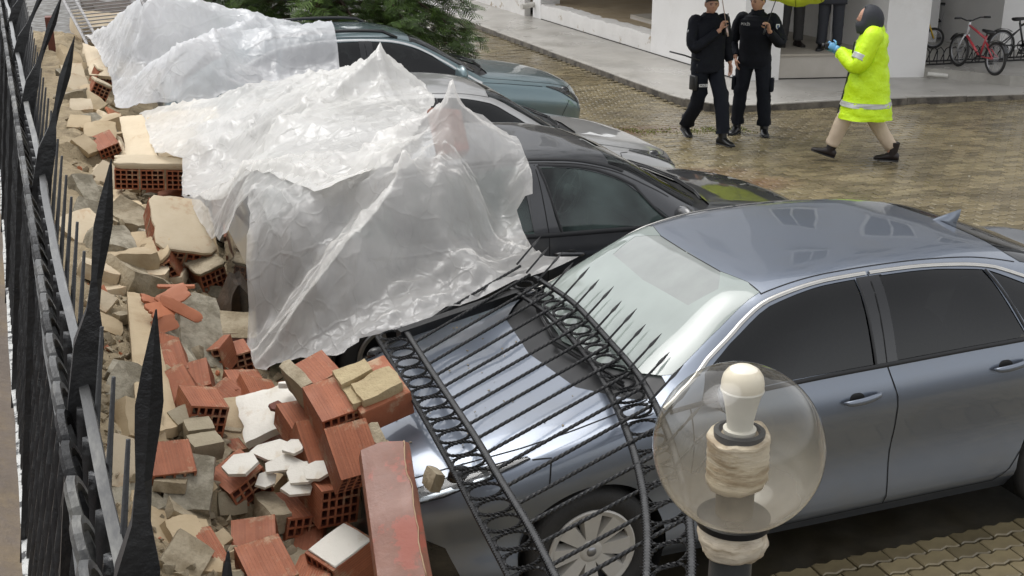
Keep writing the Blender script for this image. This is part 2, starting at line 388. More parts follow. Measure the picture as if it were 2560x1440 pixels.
pp = MB(); pp.tube([(BX+.02, 19.85, .36), (BX-.22, 19.75, .34), (BX-.34, 19.72, .33)], .06, 12); pp.build('drain_pipe', M_PIPE, bld, world=True, smooth=True, auto=40)
wallbox('base_joint', BX-.010, BX+.02, 11.1, 19.4, .07, .100, M_SEAM0)
prism('base_joint', [(8.34, fr(8.34)+.045), (10.03, fr(10.03)+.045), (10.03, fr(10.03)+.08), (8.34, fr(8.34)+.08)], .07, .102, M_SEAM0)
# entrance
plat = [(8.36, fr(8.36)+.06), (10.02, fr(10.02)+.06), (10.1, 16.5), (8.5, 16.5)]
prism('entrance_platform', plat, .05, .44, mat('platform_side', (.47, .435, .385), (.41, .375, .325), rough=.6, scale=3, bump=.15, bscale=60))
plat2 = [(8.34, fr(8.36)+.03), (10.03, fr(10.02)+.03), (10.1, 16.5), (8.5, 16.5)]
prism('platform_tread', plat2, .444, .475, mat('platform_top', (.41, .37, .31), (.34, .305, .25), rough=.35, rough2=.6, scale=2, bump=.1, bscale=60))
wallbox('hall_wall', 8.4, 10.4, 15.0, 15.2, .2, 3.2, mat('hall_paint', (.50, .47, .42), (.44, .41, .36), rough=.7, scale=1))
prism('pier', [(10.0, fr(10.0)+.02), (10.66, fr(10.66)), (10.72, 12.0), (10.02, 12.0)], .05, 3.2)
wallbox('hall_partition', 10.0, 10.16, 12.0, 15.0, .05, 3.2)
# bicycle bay: back wall, column, side wall
wallbox('bay_back_wall', 10.7, 17.5, 13.6, 13.8, .05, 3.2, mat('bay_paint', (.50, .485, .45), (.42, .405, .375), rough=.7, scale=1.2, mottle=(.34, .325, .30), mscale=1.0))
wallbox('bay_column', 12.35, 12.75, 12.7, 13.2, .05, 3.2)
wallbox('bay_wall', 13.0, 13.25, 11.4, 13.6, .05, 3.2)
wallbox('bay_wall', 13.25, 17.0, 11.4, 11.6, .05, 3.2)
# dark panel painting in a niche's shade, left of bay
wallbox('niche_shade_panel', 10.75, 11.5, 13.5, 13.62, .15, 2.4, M_DARKIN)
# raised slab of the bay with worn edge
sl_ = MB(); q = [(10.66, 10.22), (10.95, 9.95), (11.35, 9.25), (12.2, 8.75), (14.5, 8.4), (17.5, 11.5), (17.5, 13.7), (10.66, 13.7)]
sl_.prism(q, .04, .235); sl_.build('bay_slab', M_CONC, bld, world=True)
dp = MB(); dp.tube([(10.63, 10.24, .15), (10.86, 10.04, .14)], .036, 12); dp.build('drain_pipe', M_PIPE, bld, world=True, smooth=True, auto=40)
# upper storeys with windows (seen in the reflections on the car roofs)
up = [(BX-.9, fr(BX)-.9), (16.5, fr(16.5)-.9+.6), (16.5, 26), (BX-.9, 26)]
prism('upper_wall', up, 3.2, 15.5, mat('facade_paint', (.46, .47, .49), (.42, .43, .45), rough=.8, scale=.6))
wd = Vector((up[1][0]-up[0][0], up[1][1]-up[0][1], 0)); Lw = wd.length; wd.normalize(); nn = Vector((wd.y, -wd.x, 0))
Mf = Matrix((( wd.x, nn.x, 0, up[0][0]), (wd.y, nn.y, 0, up[0][1]), (0, 0, 1, 0), (0, 0, 0, 1)))
wdm = mat('facade_glass', (.03, .035, .04), rough=.08)
for fl in range(4):
    z = 3.9+fl*2.9
    for k, s_ in enumerate((.7, 2.6, 4.6, 6.6)):
        wv = 1.25 if k % 2 else 1.0
        mb = MB(); mb.box((s_+wv/2, .02, z+.7), (wv, .06, 1.4), Mf); o = mb.build('window', M_FRAMEW, bld, world=True)
        p_ = MB()
        for j in range(2): p_.box((s_+wv*(.27+.46*j), .055, z+.7), (wv*.40, .02, 1.25), Mf)
        p_.build('pane', wdm, o, world=True)
        s2 = MB(); s2.box((s_+wv/2, .08, z-.05), (wv+.16, .16, .06), Mf); s2.build('sill', M_FRAMEW, o, world=True)
    for k, yy in enumerate((12.2, 15.2, 18.5, 21.5)):
        mb = MB(); mb.box((BX-.92, yy, z+.7), (.06, 1.3, 1.4)); o = mb.build('window', M_FRAMEW, bld, world=True)
        p_ = MB(); p_.box((BX-.955, yy-.31, z+.7), (.02, .54, 1.25)); p_.box((BX-.955, yy+.31, z+.7), (.02, .54, 1.25)); p_.build('pane', wdm, o, world=True)
# ================================================================== cars
# every car: x runs rearward from the front axle, y to both sides, z up.  The skin is one surface P(x,t):
# t=0 sill, 1 flank, 1.5 crease, 2 belt line, 3 roof rail / wing top, 4 centre line.
TK = [0, .35, 1, 1.5, 2, 3, 3.4, 4]
class Skin:
    def __init__(s, T):
        s.T = {k: pchip([p[0] for p in v], [p[1] for p in v]) for k, v in T.items()}
        s.x0 = T['ZT'][0][0]; s.x1 = T['ZT'][-1][0]; s.cache = {}
    def sec(s, x):
        k = round(x, 5)
        if k in s.cache: return s.cache[k]
        g = {n: f(x) for n, f in s.T.items()}
        W, ZS, ZB, WB, WR, ZR, ZT = (g[n] for n in ('W', 'ZS', 'ZB', 'WB', 'WR', 'ZR', 'ZT'))
        hb = ZB-ZS
        ys = [W-.10, W-.012, W-.034, W, WB, WR, WR*.72, 0]
        zs = [ZS, ZS+.17*hb, ZS+.46*hb, ZS+.78*hb, ZB, ZR, ZR+.78*(ZT-ZR), ZT]
        r = (pchip(TK, ys), pchip(TK, zs)); s.cache[k] = r; return r
    def P(s, x, t):
        fy, fz = s.sec(x); return Vector((x, fy(t), fz(t)))
    def N(s, x, t):
        e = .006; a = s.P(min(x+e, s.x1), t)-s.P(max(x-e, s.x0), t); b = s.P(x, min(t+.01, 4))-s.P(x, max(t-.01, 0))
        n = b.cross(a)
        if n.length < 1e-9: return Vector((0, 0, 1))
        n.normalize()
        if n.y < -.02 and t < 3.9: n = -n
        if t >= 3.9 and n.z < 0: n = -n
        return n
    def t_at(s, x, z, lo=0.0, hi=3.0):
        fz = s.sec(x)[1]
        for _ in range(26):
            m = (lo+hi)/2
            if fz(m) < z: lo = m
            else: hi = m
        return (lo+hi)/2
    def t_y(s, x, y, lo=2.0, hi=4.0):
        fy = s.sec(x)[0]
        for _ in range(26):
            m = (lo+hi)/2
            if fy(m) > y: lo = m
            else: hi = m
        return (lo+hi)/2
TS = .33   # keeps x and t comparable for the triangulation
def dens(poly, step=.05):
    out = []
    for i in range(len(poly)):
        a, b = poly[i], poly[(i+1) % len(poly)]
        n = max(1, int(math.hypot(b[0]-a[0], (b[1]-a[1])*TS)/step))
        out += [(a[0]+(b[0]-a[0])*k/n, a[1]+(b[1]-a[1])*k/n) for k in range(n)]
    return out
def smooth_poly(P, it=2):
    for _ in range(it):
        P = [q for i in range(len(P)) for q in ((P[i][0]*.75+P[(i+1) % len(P)][0]*.25, P[i][1]*.75+P[(i+1) % len(P)][1]*.25), (P[i][0]*.25+P[(i+1) % len(P)][0]*.75, P[i][1]*.25+P[(i+1) % len(P)][1]*.75))]
    return P
def skin_regions(sk, regions, nx=80):
    """regions: list of (name, polygon in (x,t)); later ones win. returns {name: (tris as ((x,t)*3))}"""
    pts = []; edges = []
    xs = [sk.x0+(sk.x1-sk.x0)*i/nx for i in range(nx+1)]
    xs = sorted(set(xs+[sk.x0+.012, sk.x0+.03, sk.x0+.05, sk.x0+.09, sk.x1-.012, sk.x1-.03, sk.x1-.05]))
    ts = [0, .12, .25, .35, .5, .7, .85, 1, 1.15, 1.3, 1.42, 1.5, 1.58, 1.7, 1.85, 2, 2.12, 2.3, 2.5, 2.7, 2.85, 2.95, 3, 3.05, 3.12, 3.2, 3.3, 3.4, 3.55, 3.7, 3.85, 4]
    for x in xs:
        for t in ts: pts.append(Vector((x, t*TS)))
    for nm, P in regions:
        P = dens(P); b = len(pts)
        for x, t in P: pts.append(Vector((min(max(x, sk.x0), sk.x1), min(max(t, 0), 4)*TS)))
        edges += [(b+i, b+(i+1) % len(P)) for i in range(len(P))]
    vo, eo, fo, *_ = delaunay_2d_cdt(pts, edges, [], 0, 1e-5)
    R = {}
    bb = [(nm, P, min(p[0] for p in P), max(p[0] for p in P), min(p[1] for p in P), max(p[1] for p in P)) for nm, P in regions]
    for f in fo:
        q = [(vo[i].x, vo[i].y/TS) for i in f]; cx = sum(a[0] for a in q)/len(q); ct = sum(a[1] for a in q)/len(q)
        area = abs((q[1][0]-q[0][0])*(q[2][1]-q[0][1])-(q[2][0]-q[0][0])*(q[1][1]-q[0][1]))
        if area < 1e-9: continue
        nm = 'body'
        for n_, P, xa, xb, ta, tb in bb:
            if xa <= cx <= xb and ta <= ct <= tb and inpoly(cx, ct, P): nm = n_
        R.setdefault(nm, []).append(q)
    return R
def skin_mesh(sk, tris, side, off=0.0):
    """side +1, -1 or 0 (both halves joined)"""
    vs = []; ns = []; fs = []; idx = {}
    for sg in ((1, -1) if side == 0 else (side,)):
        for q in tris:
            f = []
            for x, t in q:
                k = (round(x, 5), round(t, 4), sg if t < 3.9995 else 0)
                if k not in idx:
                    p = sk.P(x, t); n = sk.N(x, t)
                    if t > 3.999: n.y = 0; n.normalize()
                    p = p+n*off
                    idx[k] = len(vs); vs.append((p.x, p.y*sg, p.z)); ns.append((n.x, n.y*sg, n.z))
                f.append(idx[k])
            if len(set(f)) < 3: continue
            a, b, c = (Vector(vs[i]) for i in f[:3]); g = (b-a).cross(c-a)
            if g.dot(Vector(ns[f[0]])+Vector(ns[f[1]])+Vector(ns[f[2]])) < 0: f = f[::-1]
            fs.append(f)
    return vs, ns, fs
def skin_obj(name, sk, tris, side, m, parent, off=0.0):
    vs, ns, fs = skin_mesh(sk, tris, side, off)
    me = bpy.data.meshes.new(name); me.from_pydata(vs, [], fs); me.materials.append(m)
    me.polygons.foreach_set('use_smooth', [True]*len(me.polygons)); me.update()
    if len(me.vertices) == len(ns): me.normals_split_custom_set_from_vertices(ns)
    return link(name, me, parent)
def ribbon(sk, path, width, m, name, parent, side=-1, off=.002, thick=0.0, step=.04):
    """narrow strip laid along a path of (x,t)"""
    P = []
    for i in range(len(path)-1):
        a, b = path[i], path[i+1]; n = max(1, int(math.hypot(b[0]-a[0], (b[1]-a[1])*TS)/step))
        P += [(a[0]+(b[0]-a[0])*k/n, a[1]+(b[1]-a[1])*k/n) for k in range(n)]
    P.append(path[-1]); mb = MB(); rings = []
    C = [sk.P(*p) for p in P]; Nn = [sk.N(*p) for p in P]
    for i in range(len(P)):
        d = (C[min(i+1, len(P)-1)]-C[max(i-1, 0)]).normalized(); s_ = Nn[i].cross(d)*(width/2)
        c = C[i]+Nn[i]*off
        r = [c-s_, c-s_*.6+Nn[i]*thick, c+s_*.6+Nn[i]*thick, c+s_] if thick else [c-s_, c+s_]
        rings.append([(v.x, v.y*side, v.z) for v in r])
    mb.loft(rings, False, False, closed=False)
    return mb.build(name, m, parent, smooth=bool(thick))

def paint(name, c, rough=.35, metal=.35):
    d = sum(c)/3; m = mat(name, c, tuple(q*.95 for q in c), rough=rough, scale=900, detail=1, metal=metal, coat=1.0, coat_rough=.03, mottle=(c[0]*.7+.06, c[1]*.7+.055, c[2]*.7+.045), mscale=2.2, mlo=.52, mhi=.85, bump=.012, bscale=140, bdist=.004)
    return m
M_BLACK = mat('black_plastic', (.012, .012, .013), rough=.45)
M_GLOSSBLK = mat('gloss_black', (.006, .006, .007), rough=.12, coat=.5)
M_SEAM = mat('seam_black', (.004, .004, .004), rough=.8)
M_TYRE = mat('tyre_rubber', (.018, .018, .018), (.03, .028, .026), rough=.75, bump=.3, bscale=120)
M_CHROME = mat('chrome_trim', (.62, .6, .56), rough=.22, metal=.85)
M_SILVERP = mat('silver_plastic', (.55, .53, .49), (.48, .46, .42), rough=.4, metal=.25)
M_ALLOY = mat('alloy', (.35, .35, .36), rough=.3, metal=.8)
M_INT = mat('car_interior', (.03, .031, .032), rough=.8)
M_SEATF = mat('seat_fabric', (.12, .125, .125), (.08, .084, .085), rough=.9, scale=60)
M_LAMP = glass_mat('lamp_lens', (.75, .78, .8), haze=.12, haze_col=(.8, .8, .78))
M_REFLECT = mat('lamp_reflector', (.55, .56, .57), rough=.15, metal=.9)
M_RED = mat('tail_red', (.25, .01, .012), rough=.15, coat=.6)
M_ORANGE = mat('orange_lens', (.5, .14, .02), rough=.2, coat=.5)
M_GLASSDK = glass_mat('tinted_glass', (.10, .11, .115))
M_GLASSCL = glass_mat('green_glass', (.50, .62, .58))
M_GLASSTEAL = glass_mat('fogged_side_glass', (.62, .74, .70), haze=.13, haze_col=(.32, .44, .41), haze_noise=.12, hscale=3)
M_WSFOGSKY = glass_mat('fog_sky_windscreen', (.5, .58, .54), haze=.62, haze_col=(.66, .75, .69), haze_noise=.10, hscale=1.6, ior=1.7)  # pale haze colour paints in sky reflection along with the condensation
M_WSCLR = glass_mat('demisted_glass', (.5, .58, .54), haze=.58, haze_col=(.62, .66, .62), haze_noise=.05, hscale=5, ior=1.7)
M_WS = glass_mat('windscreen_glass', (.20, .23, .225), ior=1.6)

def make_wheel(root, x, y, side, R=.315, cover=None, spokes=8, style='cover'):
    """side -1: outer face looks to -y"""
    M = Matrix.Translation((x, y, R)) @ Matrix.Rotation(PI/2*(-side), 4, 'X')  # local +z -> outwards
    Wd = .10
    wt = MB(); wt.lathe([(R*.66, -Wd), (R*.93, -Wd), (R*.985, -Wd*.75), (R, -Wd*.4), (R, Wd*.4), (R*.985, Wd*.75), (R*.93, Wd*.98), (R*.80, Wd*1.0), (R*.68, Wd*.85), (R*.66, Wd*.6)], 40, M, cap0=False, cap1=False)
    t = wt.build('wheel', M_TYRE, root, smooth=True)
    rb = MB(); rb.lathe([(R*.67, Wd*.6), (R*.665, Wd*.3), (R*.66, Wd*.1), (.02, Wd*.05)], 40, M, cap0=False)
    rb.build('wheel_back', M_BLACK, t, smooth=True)
    m = cover or M_ALLOY
    cv = MB(); r0, r1 = R*.68, R*.58
    cv.lathe([(r0, Wd*.78), (r0*.995, Wd*.9), (r0*.96, Wd*.95), (r1, Wd*.86), (r1*.99, Wd*.6)], 48, M, cap0=False, cap1=False)
    cv.lathe([(R*.19, Wd*.3), (R*.19, Wd*.72), (R*.15, Wd*.8), (R*.10, Wd*.82)], 24, M, cap0=False)
    for k in range(spokes):
        a = 2*PI*k/spokes
        c_, s_ = math.cos(a), math.sin(a)
        for (da, wd0, wd1) in ((0, .060 if style == 'cover' else .035, .105 if style == 'cover' else .05),):
            q = [(R*.14, -wd0/2*R/.315), (R*.14, wd0/2*R/.315), (r1*1.01, wd1/2*R/.315), (r1*1.01, -wd1/2*R/.315)]
            rot = lambda p: (p[0]*c_-p[1]*s_, p[0]*s_+p[1]*c_)
            P2 = [rot(p) for p in q]; h0, h1 = Wd*.74, Wd*.90
            vs = [(*P2[0], .3*Wd), (*P2[1], .3*Wd), (*P2[2], .4*Wd), (*P2[3], .4*Wd)]
            q2 = [rot((q[0][0], q[0][1]*.72)), rot((q[1][0], q[1][1]*.72)), rot((q[2][0], q[2][1]*.86)), rot((q[3][0], q[3][1]*.86))]
            vs += [(*q2[0], h0), (*q2[1], h0), (*q2[2], h1), (*q2[3], h1)]
            cv.add(vs, [(0, 1, 5, 4), (1, 2, 6, 5), (2, 3, 7, 6), (3, 0, 4, 7), (4, 5, 6, 7)], 0, M)
    cv.build('wheel_cover', m, t, smooth=True, auto=35)
    eb = MB(); eb.lathe([(R*.075, Wd*.83), (R*.07, Wd*.86), (.002, Wd*.865)], 20, M, cap0=False); eb.build('wheel_badge', M_ALLOY, t, smooth=True)
    return t

def make_mirror(root, x, y, z, side, m, sc=1.0, fwd=-1):
    mb = MB()
    # housing: flattened egg, bulging to the front
    for_ = []
    for i in range(9):
        a = i/8; w = math.sin(PI*min(max(a, .02), .98))**.6
        ring = [(x+fwd*(.10*a-.02)*sc, y+side*(.115*math.cos(2*PI*j/16)*w)*sc, z+(.075*math.sin(2*PI*j/16)*w+.01*a)*sc) for j in range(16)]
        for_.append(ring)
    mb.loft(for_)
    o = mb.build('door_mirror', m, root, smooth=True)
    b = MB(); b.tube([(x+fwd*.01, y-side*.15*sc, z-.075*sc), (x+fwd*.02, y-side*.03*sc, z-.055*sc)], [.03*sc, .025*sc], 8, flat=.6); b.build('mirror_foot', M_BLACK, o, smooth=True)
    return o
def make_handle(root, sk, x, z, side, m):
    t = sk.t_at(x, z, 0, 2.0); p = sk.P(x, t); n = sk.N(x, t)
    c = MB(); c.ball((0, 0, 0), (.045, .012, .034), Matrix.Translation((p.x-.02, (p.y-.006)*side, p.z+.005)), nu=16)
    h = MB(); L = .105
    pts = [(x-L+2*L*k/10, (p.y+.012+.026*math.sin(PI*min(max(k/10, .0), 1))**.5)*side, p.z+.012-.010*math.cos(PI*k/10)*-1*-.6+.006*k/10) for k in range(11)]
    h.tube(pts, [.006, .013, .016, .017, .017, .017, .017, .017, .016, .013, .007], 10, flat=.62)
    o = h.build('door_handle', m, root, smooth=True)
    c.build('handle_recess', M_SEAM, o, smooth=True)
def car_interior(root, sk, xd, wheel_y, seat_x=.0, belt=.95):
    f = MB(); f.box((xd+1.15, 0, .36), (2.5, 1.36, .12)); f.build('cabin_floor', M_INT, root)
    d = MB(); d.tube([(xd+.06, -.66, belt-.10), (xd+.06, 0, belt-.07), (xd+.06, .66, belt-.10)], .14, 10, flat=.8); d.box((xd+.02, 0, belt-.28), (.2, 1.3, .3)); d.build('dashboard', M_INT, root, smooth=True, auto=40)
    for yy in (-.36, .36):
        for sx, h in ((xd+.95, .62), (xd+1.85, .55)):
            s_ = MB(); s_.box((sx-.18, yy, .52), (.5, .48, .16), bev=.06)
            Mx = Matrix.Translation((sx+.12, yy, .58)) @ Matrix.Rotation(RAD(16), 4, 'Y'); s_.box((0, 0, h/2), (.14, .46, h), Mx, bev=.06)
            s_.box((0, 0, h+.10), (.09, .26, .17), Mx, bev=.04); s_.build('seat', M_SEATF, root, smooth=True)
    sw = MB(); Mw = Matrix.Translation((xd+.42, wheel_y, belt-.06)) @ Matrix.Rotation(RAD(65), 4, 'Y')
    pts = [(.18*math.cos(2*PI*k/28), .18*math.sin(2*PI*k/28), 0) for k in range(29)]
    sw.tube(pts, .015, 8, M=Mw, cap=False)
    for a in (0, PI/2+.4, PI, ): sw.box((.09*math.cos(a), .09*math.sin(a), -.01), (.17 if a in (0, PI) else .05, .03 if a in (0, PI) else .17, .015), Mw)
    sw.box((0, 0, -.01), (.12, .13, .04), Mw, bev=.015); sw.build('steering_wheel', M_INT, root, smooth=True, auto=40)

def build_car(name, label, S, loc, rotz):
    """S: dict of tables, outlines and materials"""
    root = thing(name, label, 'car', loc, (0, 0, rotz))
    sk = Skin(S['T']); pm = S['paint']; R = S.get('R', .315); WBASE = S['wb']
    def arch(cx, rad):
        out = []
        for k in range(33):
            a = PI*1.22*k/32-PI*.11; x = cx-rad*math.cos(a); z = R+rad*math.sin(a)*1.0
            out.append((x, sk.t_at(x, max(z, .0), 0, 2.0)))
        return out+[(out[-1][0]+.0, -.2), (out[0][0], -.2)]
    regs = [('hood', S['hood']), ('door_front', S['doorF']), ('door_rear', S['doorR'])]
    regs += [('cowl', S['cowl']), ('windscreen', S['ws']), ('rear_window', S['rw'])]
    regs += S.get('extra', [])
    regs += [('pillar_trim', S['bp']), ('glass_front', S['gF']), ('glass_rear', S['gR'])]
    if 'gQ' in S: regs.append(('glass_quarter', S['gQ']))
    regs += [('arch', arch(0, S.get('AR', R+.045))), ('arch', arch(WBASE, S.get('AR', R+.045)))]
    Rg = skin_regions(sk, regs, S.get('nx', 80))
    Rg.pop('arch', None)
    body = skin_obj('body', sk, Rg['body'], 0, pm, root)
    skin_obj('bonnet', sk, Rg['hood'], 0, pm, root, S.get('hood_off', .001))
    skin_obj('windscreen', sk, Rg['windscreen'], 0, S['wsm'], root, .002)
    skin_obj('rear_window', sk, Rg['rear_window'], 0, S['gm_rear'], root, .002)
    skin_obj('cowl_panel', sk, Rg['cowl'], 0, M_BLACK, root, -.012)
    for sd in (-1, 1):
        skin_obj('door', sk, Rg['door_front'], sd, pm, root); skin_obj('door', sk, Rg['door_rear'], sd, pm, root)
        if 'pillar_trim' in Rg: skin_obj('pillar_trim', sk, Rg['pillar_trim'], sd, S.get('bpm', M_GLOSSBLK), root, .001)
        skin_obj('door_window', sk, Rg['glass_front'], sd, S['gm'], root, -.004)
        skin_obj('door_window', sk, Rg['glass_rear'], sd, S['gm_rear'], root, -.004)
        if 'glass_quarter' in Rg: skin_obj('quarter_window', sk, Rg['glass_quarter'], sd, S['gm_rear'], root, -.004)
        for nm, _ in S.get('extra', []):
            if nm in Rg and nm != 'headlight': skin_obj(nm, sk, Rg[nm], sd, S['extra_m'][nm], root, .001)
        if 'headlight' in Rg:
            hl = skin_obj('headlight', sk, Rg['headlight'], sd, M_LAMP, root, .004)
            skin_obj('reflector', sk, Rg['headlight'], sd, M_REFLECT, hl, -.03)
            hx = sum(p[0] for p in S['HL'])/len(S['HL']); ht = sum(p[1] for p in S['HL'])/len(S['HL']); hp = sk.P(hx, ht)
            lb = MB(); lb.ball((hp.x+.01, (hp.y-.035)*sd, hp.z), (.06, .045, .05)); lb.build('lamp_bowl', M_GLOSSBLK, hl, smooth=True)
            ribbon(sk, S['HL']+[S['HL'][0]], .008, M_SEAM, 'lamp_seam', hl, sd, .004)
        for P in S.get('seams', []): ribbon(sk, P, S.get('seam_w', .0065), M_SEAM, 'panel_gap', root, sd, .0015)
        for P, wd in S.get('rubbers', []): ribbon(sk, P, wd, M_BLACK, 'window_rubber', root, sd, .003, .003)
        for P, wd in S.get('chrome', []): ribbon(sk, P, wd, S.get('chrome_m', M_CHROME), 'window_trim', root, sd, .003, .005)
        for x, z in S.get('handles', []): make_handle(root, sk, x, z, sd, S.get('handle_m', pm))
        mx = S['mirror']
        if sd in S.get('mirror_sides', (-1, 1)): make_mirror(root, mx[0], mx[1]*sd, mx[2], sd, pm, mx[3])
        for cx in (0, WBASE):
            mb = MB(); n = 20; rr = S.get('AR', R+.045); yo = sk.P(cx, .9).y
            rings = [[(cx-rr*1.005*math.cos(PI*1.3*k/n-PI*.15), yy*sd, R+rr*1.005*math.sin(PI*1.3*k/n-PI*.15)) for k in range(n+1)] for yy in (yo+.002, yo-.02, yo-.34)]
            mb.loft(rings, False, False, closed=False)
            mb.add([(p[0], p[1], p[2]) for p in rings[-1]], [tuple(range(n+1))])
            mb.build('wheel_housing', M_SEAM, root)
            if S.get('arch_trim'):
                a = MB(); q = [(cx-(rr+.0)*math.cos(PI*1.1*k/24-PI*.05), 0, R+rr*math.sin(PI*1.1*k/24-PI*.05)) for k in range(25)]
                q = [(x_, (sk.P(x_, sk.t_at(x_, z_, 0, 2)).y+.002)*sd, z_) for x_, _, z_ in q]; a.tube(q, .014, 6); a.build('arch_trim', S['arch_trim'], root, smooth=True)
            make_wheel(root, cx, (yo-.095)*sd, sd, R, S.get('cover'), S.get('spokes', 8), S.get('wstyle', 'cover'))
    # ends, floor
    for xe, nm in ((sk.x0, 'front_panel'), (sk.x1, 'rear_panel')):
        ring = [sk.P(xe, 4*k/40) for k in range(41)]
        vs = [(p.x, p.y, p.z) for p in ring]+[(p.x, -p.y, p.z) for p in ring[::-1]][1:]
        mb = MB(); mb.add(vs, [tuple(range(len(vs)))]); mb.build(nm, pm, root)
    u = MB(); u.box((WBASE/2, 0, .22), (WBASE-2*R-.12, 1.5, .10)); u.box((WBASE/2, 0, .30), (WBASE+1.2, 1.0, .14)); u.build('underbody', M_SEAM, root)
    return root, sk

def wipers(root, sk, paths, off=.02):
    for P in paths:
        mb = MB(); pts = [sk.P(x, t)+sk.N(x, t)*off for x, t, s in P]; pts = [(p.x, p.y*q[2], p.z) for p, q in zip(pts, P)]
        mb.tube(pts, .008, 6); mb.tube([(p[0], p[1], p[2]+.016) for p in pts], .006, 6); mb.build('wiper', M_BLACK, root, smooth=True)

# ---- blue-grey saloon, nose to the wall
T_SEDAN = dict(
 ZT=[(-.93, .64), (-.90, .68), (-.82, .73), (-.6, .82), (-.2, .905), (.1, .965), (.18, .985), (.5, 1.175), (.86, 1.375), (1.2, 1.42), (1.6, 1.445), (2.0, 1.44), (2.4, 1.395), (2.8, 1.285), (3.15, 1.14), (3.4, 1.10), (3.6, 1.07), (3.68, .98)],
 ZB=[(-.93, .50), (-.88, .57), (-.75, .66), (-.5, .75), (-.25, .81), (0, .865), (.35, .935), (1, .975), (1.6, .995), (2.4, 1.01), (3, 1.01), (3.5, .98), (3.68, .88)],
 ZR=[(-.93, .56), (-.88, .625), (-.75, .70), (-.5, .79), (-.25, .85), (0, .905), (.30, .975), (.42, 1.035), (.7, 1.205), (.96, 1.34), (1.3, 1.392), (1.7, 1.402), (2.1, 1.38), (2.5, 1.30), (2.9, 1.18), (3.2, 1.09), (3.5, 1.05), (3.68, .95)],
 W=[(-.93, .52), (-.90, .62), (-.82, .725), (-.65, .80), (-.4, .855), (0, .885), (.5, .887), (1.5, .89), (2.7, .89), (3.2, .87), (3.5, .81), (3.68, .68)],
 WB=[(-.93, .48), (-.90, .58), (-.82, .685), (-.65, .765), (-.4, .82), (0, .85), (.5, .848), (1.5, .845), (2.7, .845), (3.2, .81), (3.5, .76), (3.68, .63)],
 WR=[(-.93, .42), (-.90, .50), (-.82, .58), (-.65, .65), (-.4, .71), (0, .745), (.3, .735), (.42, .725), (.7, .665), (.96, .612), (1.3, .605), (1.7, .607), (2.1, .60), (2.5, .605), (2.9, .63), (3.2, .68), (3.5, .69), (3.68, .58)],
 ZS=[(-.93, .26), (-.8, .22), (-.5, .19), (0, .18), (2.7, .18), (3.3, .24), (3.68, .34)])
skT = Skin(T_SEDAN)
hl_sed = smooth_poly([(-.86, 2.0), (-.60, 1.86), (-.28, 2.25), (-.30, 2.5), (-.62, 2.72), (-.84, 2.66)], 1)
